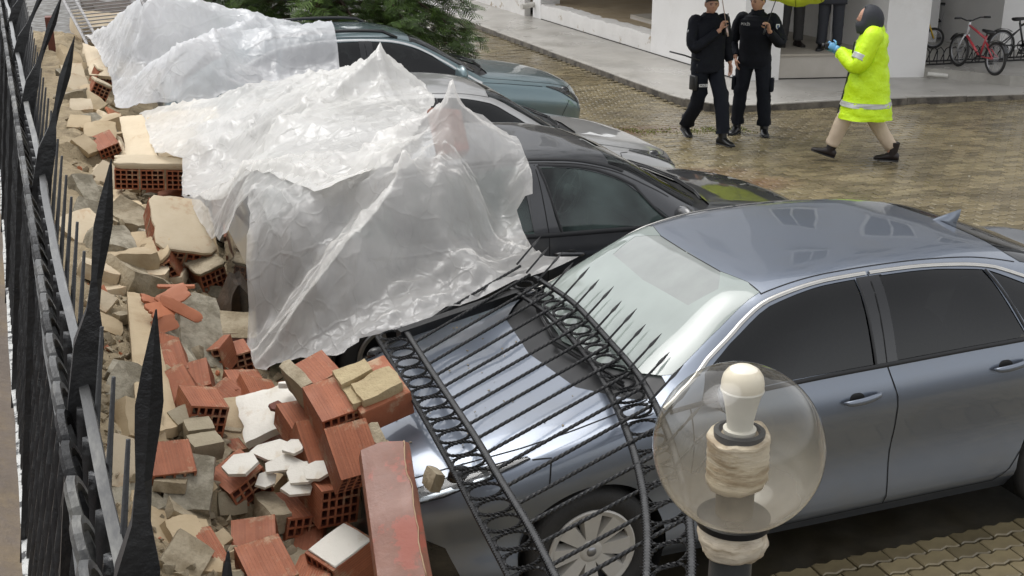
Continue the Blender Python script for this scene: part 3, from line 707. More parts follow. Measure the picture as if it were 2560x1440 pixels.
SEDAN = dict(T=T_SEDAN, wb=2.70, R=.315, AR=.355, paint=paint('paint_bluegrey', (.19, .217, .265), rough=.34, metal=.7), nx=96,
 hood=[(-.86, 4.2), (-.84, 3.35), (-.74, 3.05), (-.3, 2.93), (.30, 2.97), (.20, 3.2), (.07, 3.5), (.0, 4.2)],
 cowl=[(.0, 4.2), (.07, 3.5), (.20, 3.2), (.30, 2.98), (.40, 3.0), (.40, 3.14), (.33, 3.3), (.24, 3.6), (.18, 4.2)],
 ws=[(.18, 4.2), (.24, 3.6), (.33, 3.3), (.40, 3.14), (.44, 3.07), (.7, 3.07), (.94, 3.09), (.93, 3.3), (.885, 3.6), (.87, 4.2)],
 rw=[(2.42, 4.2), (2.40, 3.3), (2.46, 3.08), (2.9, 3.07), (3.12, 3.1), (3.16, 3.6), (3.17, 4.2)],
 doorF=[(.50, .22), (1.55, .22), (1.56, 1.3), (1.50, 2.03), (.46, 2.03), (.47, 1.2)],
 doorR=[(1.55, .22), (2.22, .22), (2.33, .5), (2.52, 1.3), (2.58, 2.03), (1.50, 2.03), (1.56, 1.3)],
 bp=[(1.43, 2.05), (1.57, 2.05), (1.57, 2.9), (1.43, 2.9)],
 gF=[(.52, 2.10), (1.44, 2.05), (1.42, 2.885), (1.2, 2.875), (.95, 2.85), (.72, 2.80), (.57, 2.66)],
 gR=[(1.56, 2.05), (2.33, 2.05), (2.17, 2.85), (1.9, 2.88), (1.555, 2.885)],
 gQ=[(2.365, 2.05), (2.78, 2.08), (2.62, 2.42), (2.42, 2.70), (2.20, 2.845)],
 extra=[('headlight', hl_sed), ('clear_glass_patch', [(.62, 4.2), (.66, 3.5), (.80, 3.42), (.885, 3.6), (.872, 4.2)]), ('bumper_grille', [(-.93, .9), (-.93, .15), (-.84, .15), (-.60, .35), (-.66, 1.0), (-.78, 1.3)])],
 extra_m={'bumper_grille': M_GLOSSBLK, 'clear_glass_patch': M_WSCLR}, HL=hl_sed,
 seams=[[(1.50, 2.93), (1.50, 2.03), (1.545, 1.6), (1.56, 1.2), (1.55, .22)], [(.46, 2.03), (.47, 1.2), (.50, .22), (1.0, .2), (1.55, .22), (2.22, .22), (2.30, .38), (2.42, .85), (2.53, 1.35), (2.60, 2.0)],
        [(-.84, 3.35), (-.74, 3.05), (-.3, 2.93), (.30, 2.97)], [(-.28, 2.2), (-.20, 2.0), (-.22, 1.6)],[(.87, 3.99), (.885, 3.6), (.93, 3.3), (.945, 3.05)], [(.94, 3.06), (1.3, 3.07), (1.8, 3.07), (2.42, 3.06)]],
 rubbers=[([(.36, 2.08), (.8, 2.045), (1.5, 2.03), (2.2, 2.03), (2.82, 2.05)], .022), ([(2.345, 2.05), (2.27, 2.45), (2.18, 2.85)], .016), ([(1.44, 2.05), (1.43, 2.88)], .014)],
 chrome=[([(.34, 2.30), (.44, 2.62), (.60, 2.84), (.8, 2.91), (1.0, 2.93), (1.3, 2.945), (1.49, 2.95)], .022), ([(1.51, 2.95), (1.8, 2.945), (2.05, 2.93), (2.25, 2.90), (2.45, 2.80), (2.66, 2.5), (2.84, 2.08)], .022)],
 handles=[(1.34, .865), (2.20, .905)], mirror=(.62, .98, 1.02, 1.0), mirror_sides=(-1,), wsm=M_WSFOGSKY, gm=M_GLASSDK, gm_rear=M_GLASSDK, cover=M_SILVERP, spokes=8)
sedan, skS = build_car('saloon_car', 'blue grey saloon car with iron fence lying across its bonnet', SEDAN, (0, 0, 0), 0)
car_interior(sedan, skS, .42, -.36)
bon = next(o for o in sedan.children if o.name.startswith('bonnet'))   # bent by the fallen fence
for v in bon.data.vertices:
    x, y = v.co.x, v.co.y; ed_ = min(1, max(0, (.70-abs(y))/.12))*min(1, max(0, (.1-x)/.15))
    v.co.z += ed_*(.006*nz(x*1.8, y*2.4, 3, 2)+.0025*nz(x*5, y*7, 1, 2)-.030*math.exp(-((x+.62)/.16)**2-((y-.12)/.28)**2)-.018*math.exp(-((x+.50)/.12)**2-((y+.42)/.18)**2)-.014*math.exp(-((x+.1)/.10)**2-((y-.35)/.25)**2))
if 'custom_normal' in bon.data.attributes: bon.data.attributes.remove(bon.data.attributes['custom_normal'])
bon.data.update()
fin = MB()
for k in range(1):
    rings = []
    for i in range(9):
        a = i/8; x = 2.36+.17*a; h = .075*(a**1.1); wv = .022*math.sin(PI*min(max(.12+a*.72, 0), 1))
        z0 = skS.P(x, 4).z-.004
        rings.append([(x, wv, z0), (x+.02*a, wv*.8, z0+h*.55), (x+.03*a, wv*.2, z0+h), (x+.03*a, -wv*.2, z0+h), (x+.02*a, -wv*.8, z0+h*.55), (x, -wv, z0)])
    fin.loft(rings)
fin.build('roof_antenna', SEDAN['paint'], sedan, smooth=True, auto=50)
wipers(sedan, skS, [[(.24, 3.25, -1), (.20, 3.6, -1), (.14, 4, -1)], [(.16, 4, 1), (.22, 3.6, 1), (.30, 3.3, 1)]])

# ---- the three cars backed up to the wall (nose towards +x)
def crossover(scale_z=1.0):
    pass
T_DARK = dict(
 ZT=[(-.85, .72), (-.82, .78), (-.7, .88), (-.4, .96), (0, 1.02), (.22, 1.05), (.5, 1.20), (.95, 1.435), (1.3, 1.485), (1.7, 1.50), (2.3, 1.48), (2.8, 1.42), (3.1, 1.30), (3.28, 1.05), (3.34, .9)],
 ZB=[(-.85, .58), (-.8, .66), (-.6, .78), (-.3, .86), (0, .91), (.35, .965), (1, .99), (1.6, 1.01), (2.4, 1.05), (3, 1.05), (3.34, .85)],
 ZR=[(-.85, .62), (-.8, .70), (-.6, .83), (-.3, .92), (0, .97), (.3, 1.02), (.44, 1.07), (.7, 1.22), (1.0, 1.365), (1.3, 1.43), (1.7, 1.455), (2.2, 1.44), (2.8, 1.36), (3.1, 1.24), (3.34, .88)],
 W=[(-.85, .55), (-.8, .67), (-.65, .78), (-.4, .85), (0, .88), (.5, .885), (2.5, .885), (3, .85), (3.34, .7)],
 WB=[(-.85, .5), (-.8, .62), (-.65, .74), (-.4, .81), (0, .84), (.5, .845), (2.5, .84), (3, .80), (3.34, .66)],
 WR=[(-.85, .42), (-.8, .52), (-.65, .62), (-.4, .70), (0, .73), (.3, .735), (.44, .73), (.7, .68), (1.0, .63), (1.4, .615), (2, .61), (2.7, .61), (3.1, .62), (3.34, .6)],
 ZS=[(-.85, .3), (-.5, .24), (0, .22), (2.55, .22), (3.0, .26), (3.34, .38)])
hl_d = smooth_poly([(-.80, 1.9), (-.5, 1.8), (-.32, 2.3), (-.6, 2.7), (-.78, 2.7)], 1)
DARK = dict(T=T_DARK, wb=2.55, R=.325, AR=.37, paint=paint('paint_darkgrey', (.038, .039, .042), rough=.35, metal=.4), nx=70,
 hood=[(-.80, 4.2), (-.78, 3.3), (-.66, 3.05), (-.2, 2.97), (.36, 3.0), (.22, 3.3), (.12, 4.2)], cowl=[(.12, 4.2), (.22, 3.3), (.36, 3.0), (.42, 3.06), (.34, 3.3), (.24, 4.2)],
 ws=[(.24, 4.2), (.34, 3.3), (.42, 3.06), (.7, 3.06), (.99, 3.08), (.96, 3.5), (.945, 4.2)], rw=[(2.95, 4.2), (2.95, 3.1), (3.2, 3.1), (3.22, 4.2)],
 doorF=[(.42, .25), (1.5, .25), (1.52, 1.4), (1.50, 2.03), (.44, 2.03)], doorR=[(1.5, .25), (2.1, .25), (2.25, .6), (2.4, 1.4), (2.48, 2.03), (1.50, 2.03), (1.52, 1.4)],
 bp=[(1.41, 2.06), (1.60, 2.06), (1.60, 2.9), (1.41, 2.9)], bpm=mat('pillar_grey', (.045, .046, .05), rough=.3, coat=.6),
 gF=smooth_poly([(.62, 2.08), (1.40, 2.06), (1.43, 2.06), (1.50, 2.82), (1.48, 2.86), (1.1, 2.84), (.85, 2.76), (.64, 2.30)], 1), gR=[(1.60, 2.06), (2.40, 2.08), (2.36, 2.8), (1.64, 2.88)],
 gQ=[(2.5, 2.1), (2.85, 2.2), (2.75, 2.6), (2.48, 2.75)], extra=[('headlight', hl_d), ('lower_cladding', [(-.86, -.2), (3.4, -.2), (3.4, .22), (-.86, .22)])], extra_m={'lower_cladding': M_BLACK}, HL=hl_d,
 seams=[[(1.53, 2.9), (1.50, 2.03), (1.52, 1.4), (1.5, .25)], [(.44, 2.03), (.42, .25), (2.1, .25), (2.25, .6), (2.4, 1.4), (2.48, 2.03)], [(-.78, 3.3), (-.66, 3.05), (-.2, 2.97), (.36, 3.0)], [(.6, 2.95), (1.0, 2.94), (1.6, 2.94), (2.6, 2.9)]],
 rubbers=[([(.40, 2.06), (1.0, 2.03), (1.5, 2.02), (2.5, 2.04)], .03), ([(.62, 2.10), (.85, 2.80), (1.1, 2.88), (1.5, 2.90)], .02), ([(1.41, 2.05), (1.51, 2.88)], .016)],
 chrome=[([(.9, 3.03), (1.3, 3.04), (2.0, 3.04), (2.7, 3.03)], .03)], chrome_m=M_BLACK, handles=[(1.38, .88), (2.25, .92)], mirror=(.66, 1.0, 1.08, 1.05), wsm=M_WS, gm=M_GLASSTEAL, gm_rear=M_GLASSTEAL, cover=M_ALLOY, spokes=5, wstyle='alloy', arch_trim=M_BLACK)
dark, skD = build_car('dark_crossover', 'dark grey car under plastic sheet with front window clear', DARK, (2.28, 2.46, 0), PI)
car_interior(dark, skD, .45, -.36, belt=1.0)
wipers(dark, skD, [[(.26, 3.25, -1), (.20, 3.6, -1), (.16, 4, -1)], [(.18, 4, 1), (.22, 3.6, 1), (.30, 3.3, 1)]])

T_SILV = {k: [(p[0] if p[0] <= 2.7 else 2.7+(p[0]-2.7)*.65, p[1]) for p in v] for k, v in T_SEDAN.items()}
SILV = dict(SEDAN); 
hl_v = smooth_poly([(-.87, 2.05), (-.62, 2.0), (-.30, 2.5), (-.34, 2.85), (-.66, 2.95), (-.86, 2.8)], 1)
SILV.update(mirror_sides=(-1, 1), T=T_SILV, rw=[(2.42, 4.2), (2.40, 3.3), (2.46, 3.08), (2.83, 3.07), (2.97, 3.1), (3.0, 3.6), (3.0, 4.2)], paint=paint('paint_silver', (.44, .435, .425), rough=.36, metal=.45), wsm=M_WS, gm=M_GLASSDK, gm_rear=M_GLASSDK, extra=[('headlight', hl_v)], extra_m={}, HL=hl_v, cover=M_ALLOY, nx=70, chrome=[],
 handles=[(1.34, .865), (2.20, .905)])
silver, skV = build_car('silver_saloon', 'silver saloon car between dark car and teal car, bonnet bare', SILV, (2.35, 5.16, 0), PI)
car_interior(silver, skV, .42, -.36)
wipers(silver, skV, [[(.24, 3.25, -1), (.20, 3.6, -1), (.14, 4, -1)], [(.16, 4, 1), (.22, 3.6, 1), (.30, 3.3, 1)]])

T_TEAL = dict(
 ZT=[(-.84, .82), (-.81, .88), (-.7, .96), (-.4, 1.03), (0, 1.085), (.28, 1.12), (.6, 1.29), (1.08, 1.535), (1.4, 1.585), (1.9, 1.60), (2.6, 1.575), (3.0, 1.50), (3.35, 1.30), (3.6, 1.05), (3.68, .9)],
 ZB=[(-.84, .66), (-.8, .74), (-.6, .86), (-.3, .93), (0, .975), (.4, 1.03), (1, 1.06), (1.8, 1.09), (2.6, 1.13), (3.2, 1.14), (3.68, .88)],
 ZR=[(-.84, .72), (-.8, .80), (-.6, .92), (-.3, .995), (0, 1.04), (.36, 1.09), (.5, 1.15), (.8, 1.32), (1.12, 1.47), (1.4, 1.525), (1.9, 1.545), (2.5, 1.51), (3.0, 1.41), (3.4, 1.22), (3.68, .9)],
 W=[(-.84, .60), (-.8, .72), (-.65, .82), (-.4, .89), (0, .915), (2.7, .92), (3.2, .88), (3.68, .74)],
 WB=[(-.84, .55), (-.8, .67), (-.65, .77), (-.4, .845), (0, .87), (2.7, .87), (3.2, .82), (3.68, .7)],
 WR=[(-.84, .46), (-.8, .57), (-.65, .67), (-.4, .74), (0, .765), (.36, .765), (.5, .76), (.8, .70), (1.12, .655), (1.5, .645), (2.4, .635), (3, .63), (3.4, .65), (3.68, .62)],
 ZS=[(-.84, .34), (-.5, .27), (0, .25), (2.68, .25), (3.2, .3), (3.68, .42)])
hl_t = smooth_poly([(-.81, 1.8), (-.66, 1.72), (-.34, 2.35), (-.36, 2.5), (-.66, 2.55), (-.80, 2.45)], 1)
TEAL = dict(T=T_TEAL, wb=2.68, R=.36, AR=.41, paint=paint('paint_teal', (.155, .22, .235), rough=.32, metal=.5), nx=70,
 hood=[(-.78, 4.2), (-.76, 3.3), (-.66, 3.05), (-.2, 2.9), (.34, 2.93), (.40, 3.0), (.26, 3.3), (.16, 4.2)], cowl=[(.16, 4.2), (.26, 3.3), (.40, 3.0), (.48, 3.06), (.40, 3.3), (.28, 4.2)],
 ws=[(.28, 4.2), (.40, 3.3), (.48, 3.06), (.8, 3.06), (1.12, 3.08), (1.09, 3.5), (1.08, 4.2)], rw=[(3.05, 4.2), (3.05, 3.1), (3.5, 3.1), (3.52, 4.2)],
 doorF=[(.46, .25), (1.6, .25), (1.62, 1.4), (1.60, 2.03), (.48, 2.03)], doorR=[(1.6, .25), (2.2, .25), (2.35, .6), (2.5, 1.4), (2.6, 2.03), (1.60, 2.03), (1.62, 1.4)],
 bp=[(1.54, 2.06), (1.68, 2.06), (1.68, 2.9), (1.54, 2.9)],
 gF=[(.56, 2.08), (1.54, 2.05), (1.54, 2.88), (1.2, 2.87), (.9, 2.83), (.64, 2.6)], gR=[(1.68, 2.05), (2.55, 2.06), (2.45, 2.84), (1.68, 2.88)], gQ=[(2.6, 2.1), (3.0, 2.2), (2.8, 2.6), (2.5, 2.8)],
 extra=[('headlight', hl_t)], extra_m={}, HL=hl_t,
 seams=[[(1.62, 2.9), (1.60, 2.03), (1.62, 1.4), (1.6, .25)], [(.48, 2.03), (.46, .25), (2.2, .25), (2.35, .6), (2.5, 1.4), (2.6, 2.03)], [(-.76, 3.3), (-.66, 3.05), (-.2, 2.9), (.34, 2.93), (.40, 3.0)], [(-.3, 2.3), (.1, 2.25), (.46, 2.1)], [(-.62, 1.7), (-.48, .9)], [(1.1, 3.06), (1.5, 3.06), (2.6, 3.06)]],
 rubbers=[([(.44, 2.05), (1.0, 2.03), (1.6, 2.02), (2.6, 2.04)], .025)],
 chrome=[([(.40, 2.10), (.52, 2.55), (.7, 2.78), (.9, 2.88), (1.2, 2.92), (1.6, 2.93), (2.1, 2.92), (2.5, 2.87), (2.95, 2.5)], .03), ([(.40, 2.08), (.6, 2.02), (.9, 2.0)], .02)], chrome_m=mat('bright_trim', (.75, .75, .74), rough=.2, metal=.7),
 handles=[(1.45, .95), (2.3, 1.0)], mirror=(.72, 1.03, 1.17, 1.25), wsm=M_WS, gm=M_GLASSDK, gm_rear=M_GLASSDK, cover=M_ALLOY, spokes=5, wstyle='alloy')
teal, skE = build_car('teal_crossover', 'teal crossover car under the conifer with black roof rails', TEAL, (2.56, 7.80, 0), PI)
car_interior(teal, skE, .5, -.36, belt=1.08)
wipers(teal, skE, [[(.30, 3.25, -1), (.24, 3.6, -1), (.20, 4, -1)], [(.22, 4, 1), (.26, 3.6, 1), (.34, 3.3, 1)]])
for sd in (-1, 1):
    rl = MB(); pts = [(1.25+1.5*k/10, (skE.P(1.25+1.5*k/10, 3.12).y)*sd, skE.P(1.25+1.5*k/10, 3.12).z+.055*min(1, math.sin(PI*k/10)*3)) for k in range(11)]
    rl.tube(pts, .018, 8); rl.build('roof_rail', M_GLOSSBLK, teal, smooth=True)
# ================================================================== ironwork
M_IRON = mat('wet_black_iron', (.008, .008, .009), (.014, .014, .014), rough=.4, rough2=.6, scale=14, bump=.3, bscale=60, spec=.35)
M_IRONG = mat('iron_sheen_streaks', (.07, .07, .068), (.03, .03, .03), rough=.3, rough2=.6, scale=9, detail=8, bump=.6, bscale=45, bdist=.004, mottle=(.24, .235, .21), mscale=9, mlo=.52, mhi=.7, stretch=(1, .25, 1))  # pale streaks put the rails' wet sheen into the colour
M_IRONR = mat('rail_iron', (.055, .055, .056), (.03, .03, .03), rough=.3, rough2=.5, scale=20, bump=.4, bscale=60)
M_SPEAR = mat('spear_iron', (.010, .010, .011), (.018, .018, .018), rough=.25, rough2=.55, scale=18, spec=.45, bump=.6, bscale=38, bdist=.006)
M_FLAKE = mat('flaking_rail', (.50, .50, .48), (.42, .42, .40), rough=.6, scale=14, mottle=(.03, .03, .03), mscale=28, mlo=.50, mhi=.56, bump=.8, bscale=40)

def at_fn(px, py, zf, it=12):
    z = .9
    for _ in range(it):
        p = at(px, py, 'z', z); z = zf(p.x, p.y)
    return at(px, py, 'z', z)
def fz(x, y): return .985+.10*x+.42*max(0, x-.12)+.02*max(0, y)-.03*max(0, -.9-y)
fence = thing('fallen_fence', 'black ornamental iron fence panel lying over the blue grey bonnet', 'fence', (-.1, -.3, .97))
def rail_fn(pl):
    P = sorted([at_fn(x, y, fz) for x, y in pl], key=lambda p: p.y); return pchip([p.y for p in P], [p.x for p in P]), P[0].y, P[-1].y
LO, _, _ = rail_fn([(942, 841), (1059, 1044), (1138, 1187), (1201, 1308), (1270, 1440), (1330, 1560)])
LI, ly0, ly1 = rail_fn([(1006, 820), (1096, 960), (1180, 1087), (1249, 1203), (1323, 1324), (1381, 1435), (1440, 1550)])
UI, _, _ = rail_fn([(1275, 725), (1381, 801), (1470, 902), (1529, 1002), (1571, 1097), (1602, 1208), (1616, 1314), (1616, 1435), (1605, 1560)])
UO, uy0, uy1 = rail_fn([(1338, 698), (1434, 764), (1529, 865), (1592, 939), (1640, 1023), (1680, 1120), (1708, 1220), (1723, 1310), (1728, 1440), (1718, 1560)])
ytop = at_fn(1006, 820, fz).y; ybot = -2.0
def rail(name, X, y0, y1, wdt, m, dz=0.0):
    rings = []; n = 60
    for k in range(n+1):
        y = y0+(y1-y0)*k/n; p = Vector((X(y), y, fz(X(y), y)+dz)); q = Vector((X(y+.01), y+.01, 0))-Vector((X(y-.01), y-.01, 0)); s_ = Vector((q.y, -q.x, 0)).normalized()*wdt/2
        h = .006
        rings.append([p-s_-Vector((0, 0, h)), p+s_-Vector((0, 0, h)), p+s_+Vector((0, 0, h)), p-s_+Vector((0, 0, h))])
    mb = MB(); mb.loft(rings); o = mb.build(name, m, fence, world=True)
    # hammered edge: small beads along both sides
    bd = MB()
    for k in range(int(abs(y1-y0)/.016)):
        y = y0+(y1-y0)*k/int(abs(y1-y0)/.016); x = X(y); q = Vector((X(y+.01)-X(y-.01), .02, 0)); s_ = Vector((q.y, -q.x, 0)).normalized()*wdt/2
        for sg in (-1, 1):
            c = Vector((x, y, fz(x, y)+dz))+s_*sg; bd.box(tuple(c), (.008, .010, .013))
    bd.build('rail_beading', M_IRON, o, world=True)
rail('rail', LI, ly0, ytop+.01, .021, M_IRONR, .012); rail('rail', LO, ly0, at_fn(942, 841, fz).y, .013, M_IRON)
rail('rail', UI, uy0, at_fn(1275, 725, fz).y, .021, M_IRONR, .012); rail('rail', UO, uy0, uy1, .021, M_IRONR, .012)
def twisted(mb, a, b, r, pitch=.03, n=4):
    a, b = Vector(a), Vector(b); L = (b-a).length; k = max(2, int(L/pitch*3)); mb.tube([a.lerp(b, i/k) for i in range(k+1)], r, n, twist=2*PI/4/3*2)
ring_cache = {}
def ring_piece(c, rx, ry, ang, m=M_IRON):
    key = (round(rx, 3), round(ry, 3))
    if key not in ring_cache:
        mb = MB(); N = 40; q = []
        for k in range(N+1):
            a = 2*PI*k/N; q.append((rx*math.cos(a), ry*math.sin(a), 0))
        mb.tube(q, .0078, 4, cap=False, twist=.9); tmp = mb.build('ring', m); me = tmp.data; bpy.data.objects.remove(tmp); ring_cache[key] = me
    o = bpy.data.objects.new('ring', ring_cache[key]); COL.objects.link(o); o.parent = fence
    o.matrix_parent_inverse = Matrix.LocRotScale(fence.location, fence.rotation_euler, fence.scale).inverted()
    o.matrix_basis = Matrix.Translation(c) @ Matrix.Rotation(ang, 4, 'Z') @ Matrix.Rotation(math.atan(.10)*-1, 4, 'Y')
def ring_row(A, B, y0, y1, off=0.0):
    y = y1-.05
    while y > y0:
        xa, xb = A(y), B(y+off); cx = (xa+xb)/2; w_ = abs(xb-xa)/2-.012; c = Vector((cx, y+off/2, fz(cx, y)+.004))
        ang = math.atan2(-(B(y-.05)-B(y+.05)), .1)*-1
        ring_piece(c, round(w_+.004, 2)-.001, .054, -ang); 
        # bowed link between neighbouring rings
        yl = y-.0595; xa, xb = A(yl), B(yl+off); mb = MB(); cx = (xa+xb)/2; ww = abs(xb-xa)/2
        for sg in (-1, 1):
            q = [(cx+ww*t*.98, yl+off/2+sg*(.008+.020*abs(t)**2.2), fz(cx, yl)+.004) for t in (-1, -.75, -.5, -.25, 0, .25, .5, .75, 1)]; mb.tube(q, .0026, 4, twist=.9)
        mb.build('scroll_link', M_IRON, fence, world=True)
        y -= .119
ring_row(LO, LI, ly0, at_fn(975, 830, fz).y-.0); ring_row(UI, UO, uy0, at_fn(1307, 712, fz).y, .06)
nb = 26
for k in range(nb):
    yl = ytop-.08-k*.138; yu = yl+.39-.085*(ytop-yl)
    if yl < ly0+.05: break
    a = Vector((LI(yl), yl, fz(LI(yl), yl))); xu = UO(yu); b = Vector((xu, yu, fz(xu, yu)))
    mb = MB(); twisted(mb, a, b, .0085); o = mb.build('bar', M_IRON, fence, world=True)
    d = (b-a).normalized(); tip = MB(); up_ = Vector((0, 0, .0)); b0 = b+Vector((0, 0, .022))-d*.03
    d2 = Vector((d.x, d.y, .60)).normalized()    # spear heads ride up the foot of the windscreen
    L = .235 if k % 2 == 0 else .21
    sd_ = d2.cross(Vector((0, 0, 1))).normalized(); nn_ = sd_.cross(d2)
    prof = [(0, .0075, .0075), (.45, .0075, .006), (.56, .006, .005), (.70, .0115, .005), (.82, .008, .0045), (1.0, .0012, .001)]
    tip.loft([[b0+d2*(L*t)+sd_*w_, b0+d2*(L*t)+nn_*h_, b0+d2*(L*t)-sd_*w_, b0+d2*(L*t)-nn_*h_] for t, w_, h_ in prof]); tip.build('spear_head', M_IRON, o, world=True)
# end post, black, along the covered edge
pa = at_fn(1010, 838, fz); pb = at_fn(1290, 742, fz); mb = MB(); dv = (pb-pa).normalized(); sv = Vector((-dv.y, dv.x, 0))
mb.loft([[p-sv*.005+Vector((0, 0, -.02)), p+sv*.05+Vector((0, 0, -.02)), p+sv*.05+Vector((0, 0, .025)), p-sv*.005+Vector((0, 0, .025))] for p in (pa-dv*.02, pb+dv*.05)]); mb.build('end_post', M_IRON, fence, world=True)

# ---- the part of the fence still standing, close to the camera, leaning over the yard
sf = thing('standing_fence', 'leaning black iron fence with spear tips at left edge', 'fence', (-2.15, -4.6, 1.95))
def sx(y, z=2.6): return -(.012+.030*min(1, max(0, (2.95-z)/.22)))*(y+4.4)
Y0, Y1 = -5.6, 2.6
def srail(name, x, z, w_, h_, m, wob=.004, y1=Y1):
    rings = []; n = 90
    for k in range(n+1):
        y = Y0+(y1-Y0)*k/n; dx = wob*nz(y*3, x*9); c = Vector((x+sx(y, z)+dx, y, z+wob*nz(y*4, 5)))
        u_ = Vector((.98, 0, .2)); v_ = Vector((-.2, 0, .98)); e = 1+.12*nz(y*14, 2)
        rings.append([c-u_*w_*e/2-v_*h_/2, c+u_*w_*e/2-v_*h_/2, c+u_*w_*e/2+v_*h_/2, c-u_*w_*e/2+v_*h_/2])
    mb = MB(); mb.loft(rings); return mb.build(name, m, sf, world=True, smooth=True, auto=50)
srail('rail', -1.960, 2.715, .010, .010, M_IRONG); srail('rail', -1.985, 2.60, .012, .012, M_IRONG)
srail('rail', -2.035, 2.16, .016, .014, M_IRON); srail('rail', -2.066, 2.02, .024, .02, M_FLAKE)
def lean(y, z): return Vector((-1.923+sx(y, z)-.155*(2.95-z), y, z))
ys_tall = [-5.05, -4.66, -4.35, -3.90, -2.94, -2.2, -1.4, -.6, .2, 1.0, 1.8]
ys_all = [(y, 0.0) for y in ys_tall]
for y, dz_ in ys_all:   # tall flat spears, shorter ones between
    mb = MB(); prof = [(1.98, .015, .009), (2.55, .016, .009), (2.70, .0155, .009), (2.765, .0145, .009), (2.80, .0062, .005), (2.83, .0054, .004), (2.865, .0082, .003), (2.885, .0092, .003), (2.912, .0062, .0025), (2.95, .0005, .0005)]
    rings = []
    for z, w_, t_ in prof:
        z = z+dz_ if z > 2.6 else z; c = lean(y, z); u_ = Vector((1, 0, .0)); v_ = Vector((0, 1, 0)); rings.append([c-u_*w_, c-v_*t_, c+u_*w_, c+v_*t_] if z > 2.8 else [c-u_*w_-v_*t_, c+u_*w_-v_*t_, c+u_*w_+v_*t_, c-u_*w_+v_*t_])
    mb.loft(rings); mb.build('spear', M_SPEAR, sf, world=True, smooth=True, auto=25)
y = Y0+.08
while y < Y1:       # slim plain bars behind the spears
    mb = MB(); mb.tube([lean(y, 2.05)+Vector((.006, 0, 0)), lean(y, 2.5)+Vector((.008, 0, 0)), lean(y, 2.80)+Vector((.004, 0, 0))], [.0065, .0065, .002], 6); mb.build('bar', M_SPEAR, sf, world=True, smooth=True)
    y += .13
y = Y0+.03
while y < Y1:       # twisted bars and rings between the rails
    mb = MB(); a = lean(y, 2.02)+Vector((0, 0, 0)); b = lean(y, 2.70); mb.tube([a.lerp(b, i/40) for i in range(41)], [.0075*(1+.22*math.sin(i*1.15)) for i in range(41)], 6); mb.build('bar', M_SPEAR, sf, world=True, smooth=True)
    if y > -4.9:
        mb = MB(); c = (lean(y+.05, 2.655)); q = []
        for k in range(21):
            t = 2*PI*k/20; q.append(c+Vector((-.05*math.sin(t)*.25-.005, .045*math.cos(t), .050*math.sin(t))))
        mb.tube(q, .006, 5, cap=False); mb.build('ring', M_IRONG if int(y*31) % 3 else M_IRON, sf, world=True)
    y += .075
# stub of the boundary wall below it and the footway on this side
M_WALLST = mat('boundary_wall', (.17, .135, .105), (.12, .095, .075), rough=.85, scale=3, bump=.7, bscale=22, mottle=(.20, .15, .09), mscale=2.5)
bw = MB(); n = 40; rows = []
for k in range(n+1):
    y = Y0-1+(Y1+.2-Y0+1)*k/n; e = .05*nz(y*2.2, 1.5); zt = 1.98
    rows.append([(-2.40+sx(y), y, -.1), (-2.40+sx(y), y, zt), (-2.15+sx(y), y, zt), (-2.04+sx(y), y, zt-.06), (-2.02+sx(y)+e*.6, y, 1.3+e), (-1.96+sx(y)+e, y, .6+e), (-1.9+sx(y)+e, y, -.1)])
bw.loft(rows, True, True); tag(bw.build('boundary_wall', M_WALLST, smooth=True, auto=40), 'rough tan boundary wall under the standing iron fence', 'wall')
M_FOOT = mat('footway_slab', (.20, .165, .15), (.145, .12, .11), rough=.5, scale=4, bump=.5, bscale=30, mottle=(.13, .09, .08), mscale=2)
fw = MB(); fw.box((-5.45, 0, 1.36), (6.0, 26, .3)); foot = fw.build('footway', mat('footway_bed', (.06, .05, .045), rough=.9)); foot['kind'] = 'structure'
slab_me = None
for j in range(14):
    for i in range(3):
        mb = MB(); 
        if slab_me is None:
            mb.box((0, 0, 0), (.395, .595, .05), bev=.008); tmp = mb.build('slab', M_FOOT); slab_me = tmp.data; bpy.data.objects.remove(tmp)
        o = bpy.data.objects.new('slab', slab_me); COL.objects.link(o); o.parent = foot; o.location = (-2.66-.4*i, -5.2+.6*j, 1.522+rr.uniform(-.003, .003))

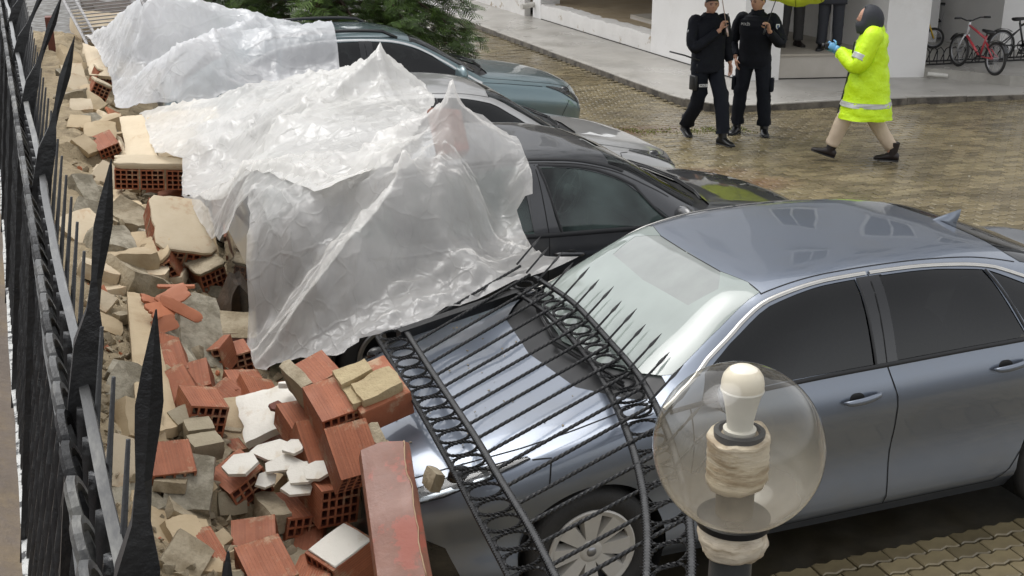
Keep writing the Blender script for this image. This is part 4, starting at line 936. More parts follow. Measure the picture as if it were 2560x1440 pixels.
# ================================================================== globe lamp
GD = .28; GDEP = CAM_F*GD/428
GC = at(1846, 1117, 'd', GDEP)
lamp = thing('globe_lamp', 'clear dirty glass globe lamp on a dark post', 'lamp', (GC.x, GC.y, 0))
def globe_mat():
    m = bpy.data.materials.new('dirty_globe'); m.use_nodes = True; n = m.node_tree.nodes; l = m.node_tree.links; n.clear()
    out = n.new('ShaderNodeOutputMaterial'); tr = n.new('ShaderNodeBsdfTransparent'); tr.inputs[0].default_value = (.93, .92, .88, 1)
    gl = n.new('ShaderNodeBsdfGlossy'); gl.inputs['Roughness'].default_value = .03
    df = n.new('ShaderNodeBsdfDiffuse'); df.inputs[0].default_value = (.62, .56, .46, 1); ts = n.new('ShaderNodeBsdfTranslucent'); ts.inputs[0].default_value = (.70, .62, .50, 1)
    dm = n.new('ShaderNodeMixShader'); dm.inputs[0].default_value = .5; l.new(df.outputs[0], dm.inputs[1]); l.new(ts.outputs[0], dm.inputs[2])
    tc = n.new('ShaderNodeTexCoord'); sp = n.new('ShaderNodeSeparateXYZ'); l.new(tc.outputs['Generated'], sp.inputs[0])
    nz_ = n.new('ShaderNodeTexNoise'); nz_.inputs['Scale'].default_value = 2.6; nz_.inputs['Detail'].default_value = 7; l.new(tc.outputs['Generated'], nz_.inputs['Vector'])
    # silt that has settled in the bowl, cloudy upper edge
    a = n.new('ShaderNodeMath'); a.operation = 'MULTIPLY_ADD'; l.new(nz_.outputs['Fac'], a.inputs[0]); a.inputs[1].default_value = .55; l.new(sp.outputs['Z'], a.inputs[2])
    mr = n.new('ShaderNodeMapRange'); mr.inputs['From Min'].default_value = .88; mr.inputs['From Max'].default_value = .38; mr.inputs['To Min'].default_value = .03; mr.inputs['To Max'].default_value = .42; l.new(a.outputs[0], mr.inputs['Value'])
    hm = n.new('ShaderNodeMixShader'); l.new(mr.outputs[0], hm.inputs[0]); l.new(tr.outputs[0], hm.inputs[1]); l.new(dm.outputs[0], hm.inputs[2])
    fr_ = thin_fresnel(n, l, 1.5); mx = n.new('ShaderNodeMixShader'); l.new(fr_.outputs[0], mx.inputs[0]); l.new(hm.outputs[0], mx.inputs[1]); l.new(gl.outputs[0], mx.inputs[2]); l.new(mx.outputs[0], out.inputs[0]); return m
R_ = GD/2
def lz(name, prof, m, par=None, n=40, dx=0.0, dy=0.0, smooth=True):
    mb = MB(); mb.lathe([(r, z) for r, z in prof], n, Matrix.Translation((GC.x+dx, GC.y+dy, GC.z))); return mb.build(name, m, par or lamp, world=True, smooth=smooth, auto=35)
gp = [(R_*math.sin(a), -R_*math.cos(a)) for a in [RAD(22)+(PI-RAD(22)-.001)*k/40 for k in range(41)]]
mb = MB(); mb.lathe(gp, 64, Matrix.Translation(GC), cap0=False, cap1=False); globe = mb.build('glass_globe', globe_mat(), lamp, world=True, smooth=True)
M_BULB = mat('opal_bulb', (.80, .74, .62), (.76, .69, .56), rough=.3, scale=5)
M_BULBB = mat('bulb_base', (.72, .70, .64), rough=.4)
M_TAPE = mat('packing_tape', (.56, .47, .34), (.64, .57, .46), rough=.28, scale=18, detail=6, bump=.3, bscale=30, mottle=(.34, .26, .17), mscale=10, stretch=(1, 1, 6))
M_DUSTY = mat('dusty_black', (.035, .032, .028), (.10, .085, .065), rough=.7, scale=14, detail=6)
M_POST = mat('post_paint', (.055, .058, .058), (.035, .036, .036), rough=.4, scale=7, bump=.2)
blb = lz('bulb', [(.012, .045), (.022, .052), (.024, .068), (.028, .088), (.0345, .106), (.0345, .116), (.032, .127), (.026, .136), (.016, .142), (.001, .145)], M_BULB)
lz('bulb_neck', [(.021, .030), (.022, .050), (.026, .072), (.031, .094), (.0355, .103), (.0345, .106)], M_BULBB, blb)
lz('bulb_collar', [(.026, .026), (.027, .034), (.022, .036)], M_BULBB, blb)
lz('lamp_socket', [(.036, -.03), (.041, .018), (.042, .030), (.034, .032), (.030, .020), (.004, .018)], M_BLACK)
def tape_band(name, z0, z1, r, seed, amp=.003, turns=7, par=None, flare=0.0):
    rings = []; n = 48
    for i in range(14):
        t = i/13; z = z0+(z1-z0)*t
        rings.append([(GC.x+(r+flare*math.sin(PI*t)+amp*nz(math.cos(a)*2.2+seed, math.sin(a)*2.2, z*30)+.0025*((t*turns+a/6.28*.5) % 1.0))*math.cos(a), GC.y+(r+flare*math.sin(PI*t)+amp*nz(math.cos(a)*2.2+seed, math.sin(a)*2.2, z*30)+.0025*((t*turns+a/6.28*.5) % 1.0))*math.sin(a),
                        GC.z+z+.006*nz(math.cos(a)*1.7, math.sin(a)*1.7, seed+t)+(.006*math.sin(a+seed) if i in (0, 13) else 0)) for a in [2*PI*k/n for k in range(n)]])
    mb = MB(); mb.loft(rings); return mb.build(name, M_TAPE, par or lamp, world=True, smooth=True)
tape_band('tape_wrap', -.060, .022, .049, 1.2)
lz('lamp_stem', [(.031, -.145), (.032, -.06), (.031, -.05)], M_DUSTY)
lz('gallery_ring', [(.048, -.148), (.062, -.140), (.064, -.128), (.055, -.122)], M_BLACK)
tape_band('tape_wrap', -.192, -.138, .050, 4.4, amp=.007, turns=4, flare=.008)
lz('post', [(.036, -GC.z), (.036, -.17)], M_POST)
lz('post_base', [(.10, -GC.z), (.10, -GC.z+.02), (.06, -GC.z+.05), (.045, -GC.z+.18), (.036, -GC.z+.2)], M_POST)
# ================================================================== rubble of the collapsed wall
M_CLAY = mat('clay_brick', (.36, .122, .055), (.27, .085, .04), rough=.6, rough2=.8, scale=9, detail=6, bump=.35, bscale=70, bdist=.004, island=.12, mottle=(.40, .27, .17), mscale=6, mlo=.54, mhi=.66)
M_CLAYD = mat('dark_clay_hole_shade', (.17, .05, .03), (.12, .035, .022), rough=.6, scale=9, bump=.3, bscale=60, island=.1)  # dark clay pieces, and painted shade inside the brick holes
M_MORT = mat('mortar', (.38, .32, .225), (.29, .24, .16), island=.14, rough=.9, scale=8, detail=7, bump=1.0, bscale=24, bdist=.012, mottle=(.22, .175, .11), mscale=6)
M_PLAST = mat('tan_plaster', (.47, .37, .235), (.40, .31, .19), island=.14, rough=.8, scale=4, detail=7, bump=.6, bscale=40, bdist=.006, mottle=(.33, .235, .13), mscale=3, mlo=.5, mhi=.7)
M_CREAM = mat('cream_plaster', (.56, .47, .335), (.50, .405, .275), island=.14, rough=.8, scale=4, detail=7, bump=.5, bscale=40, bdist=.006, mottle=(.42, .27, .16), mscale=5, mlo=.58, mhi=.7)
M_WHITEP = mat('white_plaster', (.72, .69, .62), (.66, .63, .56), rough=.75, scale=5, detail=6, bump=.3, bscale=50, mottle=(.55, .47, .36), mscale=7, mlo=.55, mhi=.7)
M_SOIL = mat('sandy_rubble', (.38, .305, .195), (.28, .22, .135), rough=.95, scale=7, detail=8, bump=1.0, bscale=30, bdist=.02, mottle=(.18, .14, .085), mscale=5, mlo=.5, mhi=.68)
M_CUBE = mat('concrete_block', (.31, .265, .185), (.25, .21, .14), rough=.85, scale=6, bump=.5, bscale=40, island=.12)
M_CONCR = mat('rough_concrete', (.36, .325, .25), (.27, .24, .18), island=.14, rough=.9, scale=9, detail=8, bump=1.0, bscale=28, bdist=.012, mottle=(.20, .175, .125), mscale=9)
M_TILE = mat('terracotta_shard', (.46, .17, .085), (.38, .13, .06), rough=.65, scale=6, island=.15)
M_COPE = mat('coping_red', (.22, .085, .048), (.165, .065, .04), rough=.35, rough2=.6, scale=5, detail=6, bump=.3, bscale=30, mottle=(.28, .075, .045), mscale=3.5, mlo=.54, mhi=.58)
M_COPEE = mat('coping_edge', (.45, .33, .21), (.33, .2, .12), rough=.8, scale=8)
M_RUST = mat('ribbed_red', (.16, .045, .03), (.11, .032, .022), rough=.5, scale=5, bump=.2)

def mound(x, y):
    w_ = -.42+.10*nz(y*.9, 3.0)+(-.25 if y < -.2 else 0)+(.0 if y < 6 else .3)
    t = min(max((w_-x)/1.55, 0), 1.2); h = .80*t**.9
    if y > 14: h *= max(0, 1-(y-14)/4)
    return h+.05*nz(x*3.1, y*3.1, 0)+.025*nz(x*9, y*9, 2)-.03
so_ = MB(); NX, NY = 70, 460; idx = []
for j in range(NY+1):
    for i in range(NX+1):
        x = -2.35+2.5*i/NX; y = -2.6+20.0*j/NY; z = mound(x, y); so_.v.append((x, y, max(z, -.045)))
for j in range(NY):
    for i in range(NX):
        a = j*(NX+1)+i
        if max(so_.v[q][2] for q in (a, a+1, a+NX+1, a+NX+2)) > -.04: so_.f.append((a, a+1, a+NX+2, a+NX+1)); so_.m.append(0)
tag(so_.build('rubble_heap', M_SOIL, smooth=True), 'sandy heap of crushed mortar and soil along the broken wall', 'rubble', kind='stuff')

# ---- hollow clay brick: holes run along local y
def hollow_mesh(W, D, H, nx, nzz, name, ribs=True, wall=.011):
    mb = MB(); x0, x1, z0, z1 = -W/2, W/2, -H/2, H/2
    cw = (W-wall*(nx+1))/nx; chh = (H-wall*(nzz+1))/nzz; dp = min(.07, D*.4)
    for sg in (-1, 1):
        y = sg*D/2; xs = [x0]; zs = [z0]
        for i in range(nx): xs += [x0+wall+i*(cw+wall), x0+wall+i*(cw+wall)+cw]
        xs.append(x1)
        for i in range(nzz): zs += [z0+wall+i*(chh+wall), z0+wall+i*(chh+wall)+chh]
        zs.append(z1)
        for i in range(len(xs)-1):
            for j in range(len(zs)-1):
                hole = i % 2 == 1 and j % 2 == 1; a, b, c, d = xs[i], xs[i+1], zs[j], zs[j+1]
                if not hole:
                    q = [(a, y, c), (b, y, c), (b, y, d), (a, y, d)]; mb.add(q if sg < 0 else q[::-1], [(0, 1, 2, 3)], 0)
                else:
                    yy = y-sg*dp; o = [(a, y, c), (b, y, c), (b, y, d), (a, y, d)]; n_ = [(a, yy, c), (b, yy, c), (b, yy, d), (a, yy, d)]
                    fs = [(0, 4, 5, 1), (1, 5, 6, 2), (2, 6, 7, 3), (3, 7, 4, 0), (4, 7, 6, 5)]
                    mb.add(o+n_, fs if sg > 0 else [f[::-1] for f in fs], 1)  # pocket in darker clay: shade of a through hole painted in
    # ribbed outer faces
    nr = 14 if ribs else 1
    def face(P, Q, axis, sgn):
        for k in range(nr):
            for (t0, t1, dd) in (((k)/nr, (k+.62)/nr, 0.0), ((k+.62)/nr, (k+1)/nr, -.0012)):
                if not ribs: t0, t1, dd = 0, 1, 0
                mb_q(P, Q, t0, t1, axis, sgn, dd)
                if not ribs: break
    def mb_q(P, Q, t0, t1, axis, sgn, dd):
        if axis == 'x':
            x = sgn*(W/2+dd); za, zb = z0+(H)*t0, z0+H*t1; q = [(x, -D/2, za), (x, D/2, za), (x, D/2, zb), (x, -D/2, zb)]
        else:
            z = sgn*(H/2+dd); xa, xb = x0+W*t0, x0+W*t1; q = [(xa, -D/2, z), (xb, -D/2, z), (xb, D/2, z), (xa, D/2, z)]
        mb.add(q if sgn > 0 else q[::-1], [(0, 1, 2, 3)], 0)
    for ax in 'xz':
        for sgn in (-1, 1): face(0, 0, ax, sgn)
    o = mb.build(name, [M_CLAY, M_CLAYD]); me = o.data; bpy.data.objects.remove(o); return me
ME_B = hollow_mesh(.19, .19, .17, 4, 4, 'brick')
ME_B5 = hollow_mesh(.19, .24, .19, 5, 4, 'brick')
ME_BW = hollow_mesh(.19, .22, .12, 5, 3, 'brick')
def place(me, name, M, parent, inv):
    o = bpy.data.objects.new(name, me); COL.objects.link(o); o.parent = parent; o.matrix_basis = M; return o
def rough_slab(mb, L, Wd, T, seed, n=7, amp=.05, M=None, top_amp=.006, cut=None):
    """irregular-edged slab lying in xy, thickness T, with a dimpled top"""
    r_ = random.Random(seed); N = 28; out = []
    for k in range(N):
        a = 2*PI*k/N; c_, s_ = math.cos(a), math.sin(a); e = 1/max(abs(c_), abs(s_))
        rad = e*(1-abs(amp*nz(c_*2+seed*3.1, s_*2, seed))*1.6-.3*amp*r_.random())
        out.append((c_*rad*L/2, s_*rad*Wd/2))
    rings = [[(x*.97, y*.97, -T/2) for x, y in out], [(x, y, -T*.2) for x, y in out], [(x*.995, y*.995, T*.35) for x, y in out], [(x*.95, y*.95, T/2+top_amp*nz(x*9, y*9, seed)) for x, y in out]]
    for f in (.7, .4, .15): rings.append([(x*f, y*f, T/2+top_amp*nz(x*f*9, y*f*9, seed)) for x, y in out])
    mb.loft(rings, True, True, 0, True, M)
def lumpy(mb, d, seed, amp=.12, M=None, n=10, freq=5.0):
    """rough block d=(x,y,z)"""
    bm = bmesh.new(); bmesh.ops.create_cube(bm, size=1); bmesh.ops.subdivide_edges(bm, edges=bm.edges[:], cuts=5, use_grid_fill=True)
    mn = min(d)
    for v in bm.verts:
        c = Vector((v.co.x*d[0], v.co.y*d[1], v.co.z*d[2])); k = 1-.10*max(0, (abs(v.co.x)+abs(v.co.y)+abs(v.co.z)-1.0))
        o = noise.noise_vector(c*freq+Vector((seed, 0, 0)))*mn*amp+noise.noise_vector(c*freq*3.1+Vector((seed, 4, 0)))*mn*amp*.45
        v.co = c*k+o
    bm.verts.index_update(); mb.add([v.co[:] for v in bm.verts], [[v.index for v in f.verts] for f in bm.faces], 0, M); bm.free()
def chunk(name, label, pos, rot, nx, ny, nzz, me=ME_B, top=None, left=None, right=None, seed=1, group=None, top_t=.025, gap=.012, cat='wall chunk', skip=(), over=.0):
    """piece of brick wall: bricks are parts, mortar between, plaster skins"""
    t = thing(name, label, cat, pos, tuple(RAD(a) for a in rot), group)
    vb = np.array([v.co for v in me.vertices]); bw_, bd_, bh_ = (vb.max(0)-vb.min(0)); r_ = random.Random(seed)
    X, Y, Z = nx*(bw_+gap), ny*(bd_+gap), nzz*(bh_+gap)
    for i in range(nx):
        for j in range(ny):
            for k in range(nzz):
                if (i, j, k) in skip: continue
                M = Matrix.Translation((-X/2+(i+.5)*(bw_+gap), -Y/2+(j+.5)*(bd_+gap), -Z/2+(k+.5)*(bh_+gap))) @ Euler((r_.gauss(0, .015), r_.gauss(0, .015), r_.gauss(0, .02))).to_matrix().to_4x4()
                place(me, 'brick', M, t, None)
    if nx*ny*nzz-len(skip) > 1:
        mb = MB(); lumpy(mb, (max(X-.02, .03), max(Y-.03, .03), max(Z-.02, .03)), seed+.5, .05); 
        # mortar only between bricks: thin slabs
        mb = MB()
        for i in range(1, nx): mb.box((-X/2+i*(bw_+gap), .0, 0), (gap*1.1, Y-.012, Z-.008))
        for k in range(1, nzz): mb.box((0, 0, -Z/2+k*(bh_+gap)), (X-.008, Y-.012, gap*1.1))
        for j in range(1, ny): mb.box((0, -Y/2+j*(bd_+gap), 0), (X-.008, gap*1.1, Z-.008))
        if mb.v: mb.build('mortar_joint', M_MORT, t)
    def skin(nm, m, Mx, L, Wd, sd, T=top_t):
        mb = MB(); rough_slab(mb, L, Wd, T, sd, amp=.10, M=Mx); mb.build(nm, m, t, smooth=True, auto=40)
    if top: skin('plaster', top, Matrix.Translation((0, over, Z/2+top_t*.5-.002)), X+.03, Y+.03, seed+.1)
    if left: skin('plaster', left, Matrix.Translation((-X/2-top_t*.5+.002, 0, 0)) @ Matrix.Rotation(-PI/2, 4, 'Y'), Z+.03, Y+.02, seed+.2)
    if right: skin('plaster', right, Matrix.Translation((X/2+top_t*.5-.002, 0, 0)) @ Matrix.Rotation(PI/2, 4, 'Y'), Z+.03, Y+.02, seed+.3)
    return t
def slab(name, label, pos, rot, L, Wd, T, m, seed, group=None, cat='plaster slab', amp=.14):
    mb = MB(); rough_slab(mb, L, Wd, T, seed, amp=amp); o = mb.build(name, m, smooth=True, auto=35); o.location = pos; o.rotation_euler = tuple(RAD(a) for a in rot)
    return tag(o, label, cat, group)
def lump(name, label, pos, rot, d, m, seed, amp=.16, group=None, cat='rubble lump'):
    mb = MB(); lumpy(mb, d, seed, amp); o = mb.build(name, m, smooth=True, auto=35); o.location = pos; o.rotation_euler = tuple(RAD(a) for a in rot)
    return tag(o, label, cat, group)
def A(px, py, z): return at(px, py, 'z', z)

# ---- far to near along the wall
def quad_slab(name, label, C, T, m, seed, cat='plaster slab', group=None, edge=.016, n=12, par=None):
    """slab whose top face runs through four picked corners (TL, TR, BR, BL)"""
    P = [A(*c) for c in C]; c0 = sum(P, Vector())/4; mb = MB(); nr = (P[1]-P[0]).cross(P[3]-P[0]).normalized(); nr = -nr if nr.z < 0 else nr; top = []; bot = []
    for i in range(n+1):
        for j in range(n+1):
            u, v = i/n, j/n; q = (P[0]*(1-u)+P[1]*u)*(1-v)+(P[3]*(1-u)+P[2]*u)*v-c0
            eu = edge*nz(v*4, seed, 1)*(1 if i in (0, n) else 0); ev = edge*nz(u*4, seed, 5)*(1 if j in (0, n) else 0)
            q = q+(P[1]-P[0]).normalized()*eu+(P[3]-P[0]).normalized()*ev; h = .006*nz(q.x*8, q.y*8, seed); drop = .008 if (i in (0, n) or j in (0, n)) else 0
            top.append(q+nr*(h-drop)); bot.append(q-nr*(T+.006*nz(q.x*9, q.y*9, seed+4)))
    N = n+1; fs = [(i*N+j, (i+1)*N+j, (i+1)*N+j+1, i*N+j+1) for i in range(n) for j in range(n)]; o_ = N*N; fs += [tuple(x+o_ for x in f[::-1]) for f in fs]
    rim = [j for j in range(N)]+[i*N+n for i in range(1, N)]+[n*N+j for j in range(n-1, -1, -1)]+[i*N for i in range(n-1, 0, -1)]
    fs += [(rim[k], rim[(k+1) % len(rim)], rim[(k+1) % len(rim)]+o_, rim[k]+o_) for k in range(len(rim))]; mb.add(top+bot, fs)
    o = mb.build(name, m, smooth=True, auto=40); bm = bmesh.new(); bm.from_mesh(o.data); bmesh.ops.recalc_face_normals(bm, faces=bm.faces); bm.to_mesh(o.data); bm.free(); o.location = c0
    return tag(o, label, cat, group)
def shard(name, label, pos, rot, r, T, m, seed, cat, group=None):
    """flat angular fragment"""
    q = random.Random(seed); k = q.randint(5, 7); an = sorted(2*PI*(i+q.uniform(-.3, .3))/k for i in range(k)); el = q.uniform(.6, .85); P = [(r*q.uniform(.75, 1.1)*math.cos(a), r*el*q.uniform(.75, 1.1)*math.sin(a)) for a in an]
    mb = MB(); mb.add([(x, y, -T/2) for x, y in P]+[(x*.97, y*.97, T/2+q.uniform(-.002, .002)) for x, y in P], [tuple(range(k-1, -1, -1)), tuple(range(k, 2*k))]+[(i, (i+1) % k, k+(i+1) % k, k+i) for i in range(k)])
    o = mb.build(name, m); o.location = pos; o.rotation_euler = tuple(RAD(a) for a in rot); return tag(o, label, cat, group)
quad_slab('plaster_slab', 'pale plaster plate at the far end, under the sheet corner', [(205, 105, 1.0), (240, 118, 1.02), (278, 190, .96), (222, 185, .88)], .05, M_CREAM, 3)
chunk('wall_chunk', 'upper brick chunk with square holes below the sheet corner', A(254, 196, .84), (8, 24, 14), 1, 1, 1, me=ME_B5, top=M_CREAM, seed=4)
chunk('wall_chunk', 'lower brick chunk with holes next to the terracotta shard', A(238, 246, .78), (4, 30, 10), 1, 1, 2, top=M_CREAM, seed=5)
slab('tile_shard', 'orange tile shard wedged near the far sheet edge', A(288, 288, .80), (40, 30, 40), .24, .16, .02, M_TILE, 8, cat='tile shard')
quad_slab('plaster_slab', 'narrow cream plaster strip leaning beside the spears', [(234, 268, .80), (258, 278, .86), (318, 388, .82), (292, 402, .74)], .05, M_CREAM, 9)
quad_slab('plaster_slab', 'pinkish plaster strip just right of the spear tips', [(215, 285, .74), (238, 290, .78), (292, 398, .72), (262, 410, .64)], .05, mat('pink_plaster', (.50, .34, .25), (.44, .29, .20), rough=.8, scale=5, bump=.4, bscale=40), 19)
chunk('wall_chunk', 'single holed brick half hidden by the second spear', A(252, 385, .60), (6, 12, 10), 1, 2, 1, me=ME_B, seed=6)
quad_slab('plaster_slab', 'broad cream plaster slab sloping up under the sheet', [(298, 290, 1.02), (358, 284, 1.04), (394, 388, .94), (318, 396, .88)], .06, M_CREAM, 10)
quad_slab('plaster_slab', 'cream plaster plate bulging the middle sheet', [(362, 284, 1.04), (540, 262, 1.10), (575, 370, 1.02), (398, 392, .94)], .06, M_CREAM, 11)
chunk('wall_chunk', 'row of three holed bricks under thick tan plaster', A(383, 440, .80), (6, 4, -8), 3, 1, 1, top=M_CREAM, seed=7, top_t=.05, over=.02)
chunk('wall_chunk', 'big tilted brick chunk with cracked cream top by the sheet', A(446, 590, .74), (24, 14, 6), 2, 3, 1, me=ME_B, top=M_CREAM, right=M_PLAST, seed=12, top_t=.03)
chunk('wall_chunk', 'holed brick chunk stacked lower left of the big tilted one', A(378, 668, .60), (14, -24, -14), 2, 2, 1, me=ME_B, top=M_PLAST, left=M_PLAST, seed=13, top_t=.03)
chunk('wall_chunk', 'low holed brick below the right end of the tilted chunk', A(520, 690, .52), (8, -14, 16), 1, 1, 1, me=ME_B5, top=M_MORT, seed=14)
lump('mortar_lump', 'loose grey mortar patch between three-brick row and tilted chunk', A(330, 560, .66), (10, 10, 20), (.28, .34, .14), M_MORT, 2.9, .25)
quad_slab('plaster_slab', 'tan plaster plate behind the spears beside the mortar patch', [(255, 470, .70), (305, 470, .70), (330, 640, .58), (262, 660, .62)], .05, M_PLAST, 17)
lump('mortar_lump', 'dark lump put in for the black void beside the sheet edge', A(603, 745, .48), (10, 20, 15), (.22, .22, .26), mat('void_shade_dark', (.035, .026, .018), (.08, .05, .03), rough=.8, bump=.8, bscale=20), 2.2)  # dark colour stands in for the shade of an empty gap
slab('concrete_slab', 'flat grey cement board standing among dark gaps', A(520, 745, .40), (70, 10, -20), .26, .2, .03, M_CONCR, 14, cat='concrete slab')
lump('concrete_block_lump', 'large pale concrete lump with tile shards on it', A(482, 850, .60), (34, 24, 10), (.26, .56, .22), M_CONCR, 5.1, .10)
for k, (px, py, z, r_, L, Wd) in enumerate([(400, 775, .86, (40, 12, 50), .22, .12), (432, 742, .86, (30, -20, 10), .20, .13), (452, 772, .84, (50, 30, -20), .28, .07), (412, 810, .80, (55, 0, 30), .16, .10), (378, 752, .84, (20, 30, 10), .14, .08), (440, 716, .86, (10, 10, 10), .24, .035)]):
    slab('tile_shard', ['long orange tile shard lowest on the concrete lump', 'wide orange tile shard topmost on the concrete lump', 'upright narrow tile shard at right of its heap', 'squat tile shard below the others on the concrete lump', 'small tile shard at left of the shard heap', 'thin splinter of tile pointing right above the heap'][k], A(px, py, z), r_, L, Wd, .016, M_TILE, 20+k, group='tile shards on the concrete lump', cat='tile shard')
lump('mortar_lump', 'tan mortar slab lying on the ribbed red panel', A(578, 825, .50), (16, 8, -8), (.38, .26, .10), M_MORT, 7.7, .22)
rb = MB(); nrb = 7
for k in range(nrb):
    z = -.20+.40*k/nrb; rb.loft([[(sx_, 0, z), (sx_, -.03, z+.012), (sx_, -.03, z+.034), (sx_, 0, z+.046), (sx_, .03, z+.046), (sx_, .03, z)] for sx_ in (-.26, .26)])
rb.box((0, .02, 0), (.52, .03, .42)); o = rb.build('ribbed_panel', M_RUST); o.location = A(565, 920, .32); o.rotation_euler = (RAD(-18), RAD(4), RAD(-4)); tag(o, 'dark red ribbed clay panel deep in the gap by the sheet', 'clay panel')
chunk('wall_chunk', 'single holed brick with salmon top left of the cement cubes', A(452, 990, .64), (18, -24, 4), 1, 1, 1, me=ME_B5, seed=15)
quad_slab('plaster_slab', 'tall sandy plaster sheet behind the nearest spears', [(318, 725, .86), (372, 735, .84), (448, 1060, .70), (345, 1090, .78)], .06, M_PLAST, 31)
quad_slab('plaster_slab', 'long sandy plaster sheet at the foot of the spears', [(335, 1095, .74), (425, 1080, .66), (470, 1395, .52), (330, 1420, .62)], .06, M_PLAST, 32)
quad_slab('plaster_slab', 'tan plaster slab beneath three cement cubes', [(430, 1015, .60), (600, 985, .62), (640, 1080, .54), (480, 1140, .52)], .06, M_PLAST, 33)
quad_slab('plaster_slab', 'cracked white washed slab next to the orange bricks', [(588, 990, .66), (725, 952, .74), (752, 1035, .68), (612, 1105, .58)], .05, M_WHITEP, 34)
chunk('wall_chunk', 'thin row of holed bricks under the white washed slab', A(690, 1098, .46), (8, 4, 16), 4, 1, 1, me=ME_BW, seed=16)
shard('plaster_flake', 'small white plaster flake on top of the washed slab', A(713, 962, .78), (-10, 10, 20), .05, .025, M_WHITEP, 35, 'plaster flake')
shard('tile_shard', 'brown tile splinter lying on the washed slab', A(690, 1015, .71), (20, 5, 40), .055, .014, M_CLAYD, 36, 'tile shard')
chunk('wall_chunk', 'holed brick nearest the washed slab, peeking from sheet', A(612, 972, .54), (8, 10, 10), 1, 1, 1, me=ME_BW, seed=18)
# group of orange bricks leaning on the car's nose
def brick(label, pos, rot, me=ME_B5, extra=None):
    t = thing('hollow_brick', label, 'brick', pos, tuple(RAD(a) for a in rot), 'loose orange hollow bricks by the car'); place(me, 'clay_shell', Matrix.Identity(4), t, None)
    if extra:
        mb = MB(); lumpy(mb, extra[1], extra[2], .2, Matrix.Translation(extra[0])); mb.build('mortar_crust', extra[3], t, smooth=True, auto=35)
    return t
brick('topmost orange hollow brick, mortar crust on its left', A(795, 955, .90), (14, -18, 12), ME_B, ((-.09, 0, .03), (.06, .22, .18), 3.1, M_MORT))
brick('orange hollow brick second from the top of the heap', A(832, 1030, .86), (20, -8, 8), ME_B5, ((.11, .02, 0), (.06, .22, .17), 4.1, M_MORT))
brick('bright orange hollow brick leaning above the coping', A(876, 1140, .80), (44, -4, 6), ME_B5, ((.12, .0, -.02), (.06, .2, .2), 5.1, M_MORT))
brick('salmon hollow brick between washed slab and white flakes', A(795, 1125, .66), (40, 2, 10), ME_B5)
brick('dark holed brick below the white flakes, mortar beside', A(822, 1235, .52), (4, 6, 12), ME_B5, ((.12, 0, 0), (.06, .2, .2), 6.1, M_MORT))
brick('holed brick left of the topmost one', A(755, 1060, .70), (14, 4, 12), ME_BW)
brick('large holed brick facing the viewer under the flakes', A(735, 1305, .38), (4, 10, 14), ME_B5, ((-.12, .0, .07), (.10, .2, .10), 7.1, M_MORT))
brick('broken sliver of holed brick at bottom of the heap', A(690, 1345, .28), (4, 14, 16), hollow_mesh(.05, .16, .17, 1, 4, 'brick'))
brick('brick corner with holes at bottom left', A(490, 1412, .46), (10, 8, 14), ME_B5)
brick('ribbed orange brick with white plaster cap at bottom', A(858, 1405, .34), (12, 4, -62), ME_B5, ((0, .0, .098), (.18, .21, .014), 9.1, M_WHITEP))
brick('salmon brick edge beneath the washed slab', A(505, 1010, .56), (20, 30, 30), ME_BW)
# red block with yellow mortar, coping stone
t = thing('red_block', 'solid red block crusted with yellow mortar on car nose', 'brick', A(938, 985, .92), (RAD(16), RAD(-14), RAD(6)))
mb = MB(); mb.box((0, 0, 0), (.25, .30, .14), bev=.012); mb.build('clay_body', M_CLAY, t)
for k, (c_, d_, s_) in enumerate((((-.06, .09, .085), (.17, .10, .05), 1.7), ((.0, -.05, .085), (.20, .14, .06), 2.9), ((-.11, -.0, .06), (.06, .2, .06), 4.2))):
    mb = MB(); lumpy(mb, d_, s_, .25, Matrix.Translation(c_)); mb.build('mortar_crust', mat('yellow_mortar', (.45, .365, .215), (.36, .28, .16), rough=.9, scale=8, detail=7, bump=1.0, bscale=26, bdist=.012), t, smooth=True, auto=35)
cop = thing('coping_stone', 'long red painted coping stone leaning on the car nose', 'coping stone', A(985, 1290, .80), (RAD(22), RAD(-14), RAD(-14)))
mb = MB(); n = 16; rows = []
for k in range(n+1):
    y = -.34+.68*k/n; e = .010*nz(y*7, 1.0); e2 = .02*nz(y*5, 7) if k in (0, n) else 0
    rows.append([(-.105, y, -.03), (.105+e*.3, y+e2, -.03), (.108+e*.3, y+e2, .005), (.085+e, y, .034), (0, y+.02*(k == n), .042), (-.09, y+.01*(k == n), .036), (-.108, y, .005)])
mb.loft(rows, True, True); mb.build('painted_face', M_COPE, cop, smooth=True, auto=40)
mb = MB(); q = [(.088+.012*nz((-.34+.68*k/30)*7, 1.0), -.34+.68*k/30, .034) for k in range(31)]; mb.tube(q, [.0025+.003*abs(nz(k*.8, 3)) for k in range(31)], 6); mb.build('chipped_edge', M_COPEE, cop, smooth=True)
lump('mortar_lump', 'small tan mortar bit against the headlamp', A(1082, 1200, .80), (0, 20, 10), (.05, .09, .08), M_MORT, 8.8, .2)
lump('mortar_lump', 'dark red clay fragment between orange brick and coping', A(930, 1110, .84), (20, 10, 30), (.09, .10, .07), M_CLAYD, 9.3, .25)
lump('mortar_lump', 'tan mortar wedge above the coping head', A(950, 1125, .82), (0, 10, -30), (.05, .09, .06), M_MORT, 9.9, .25)
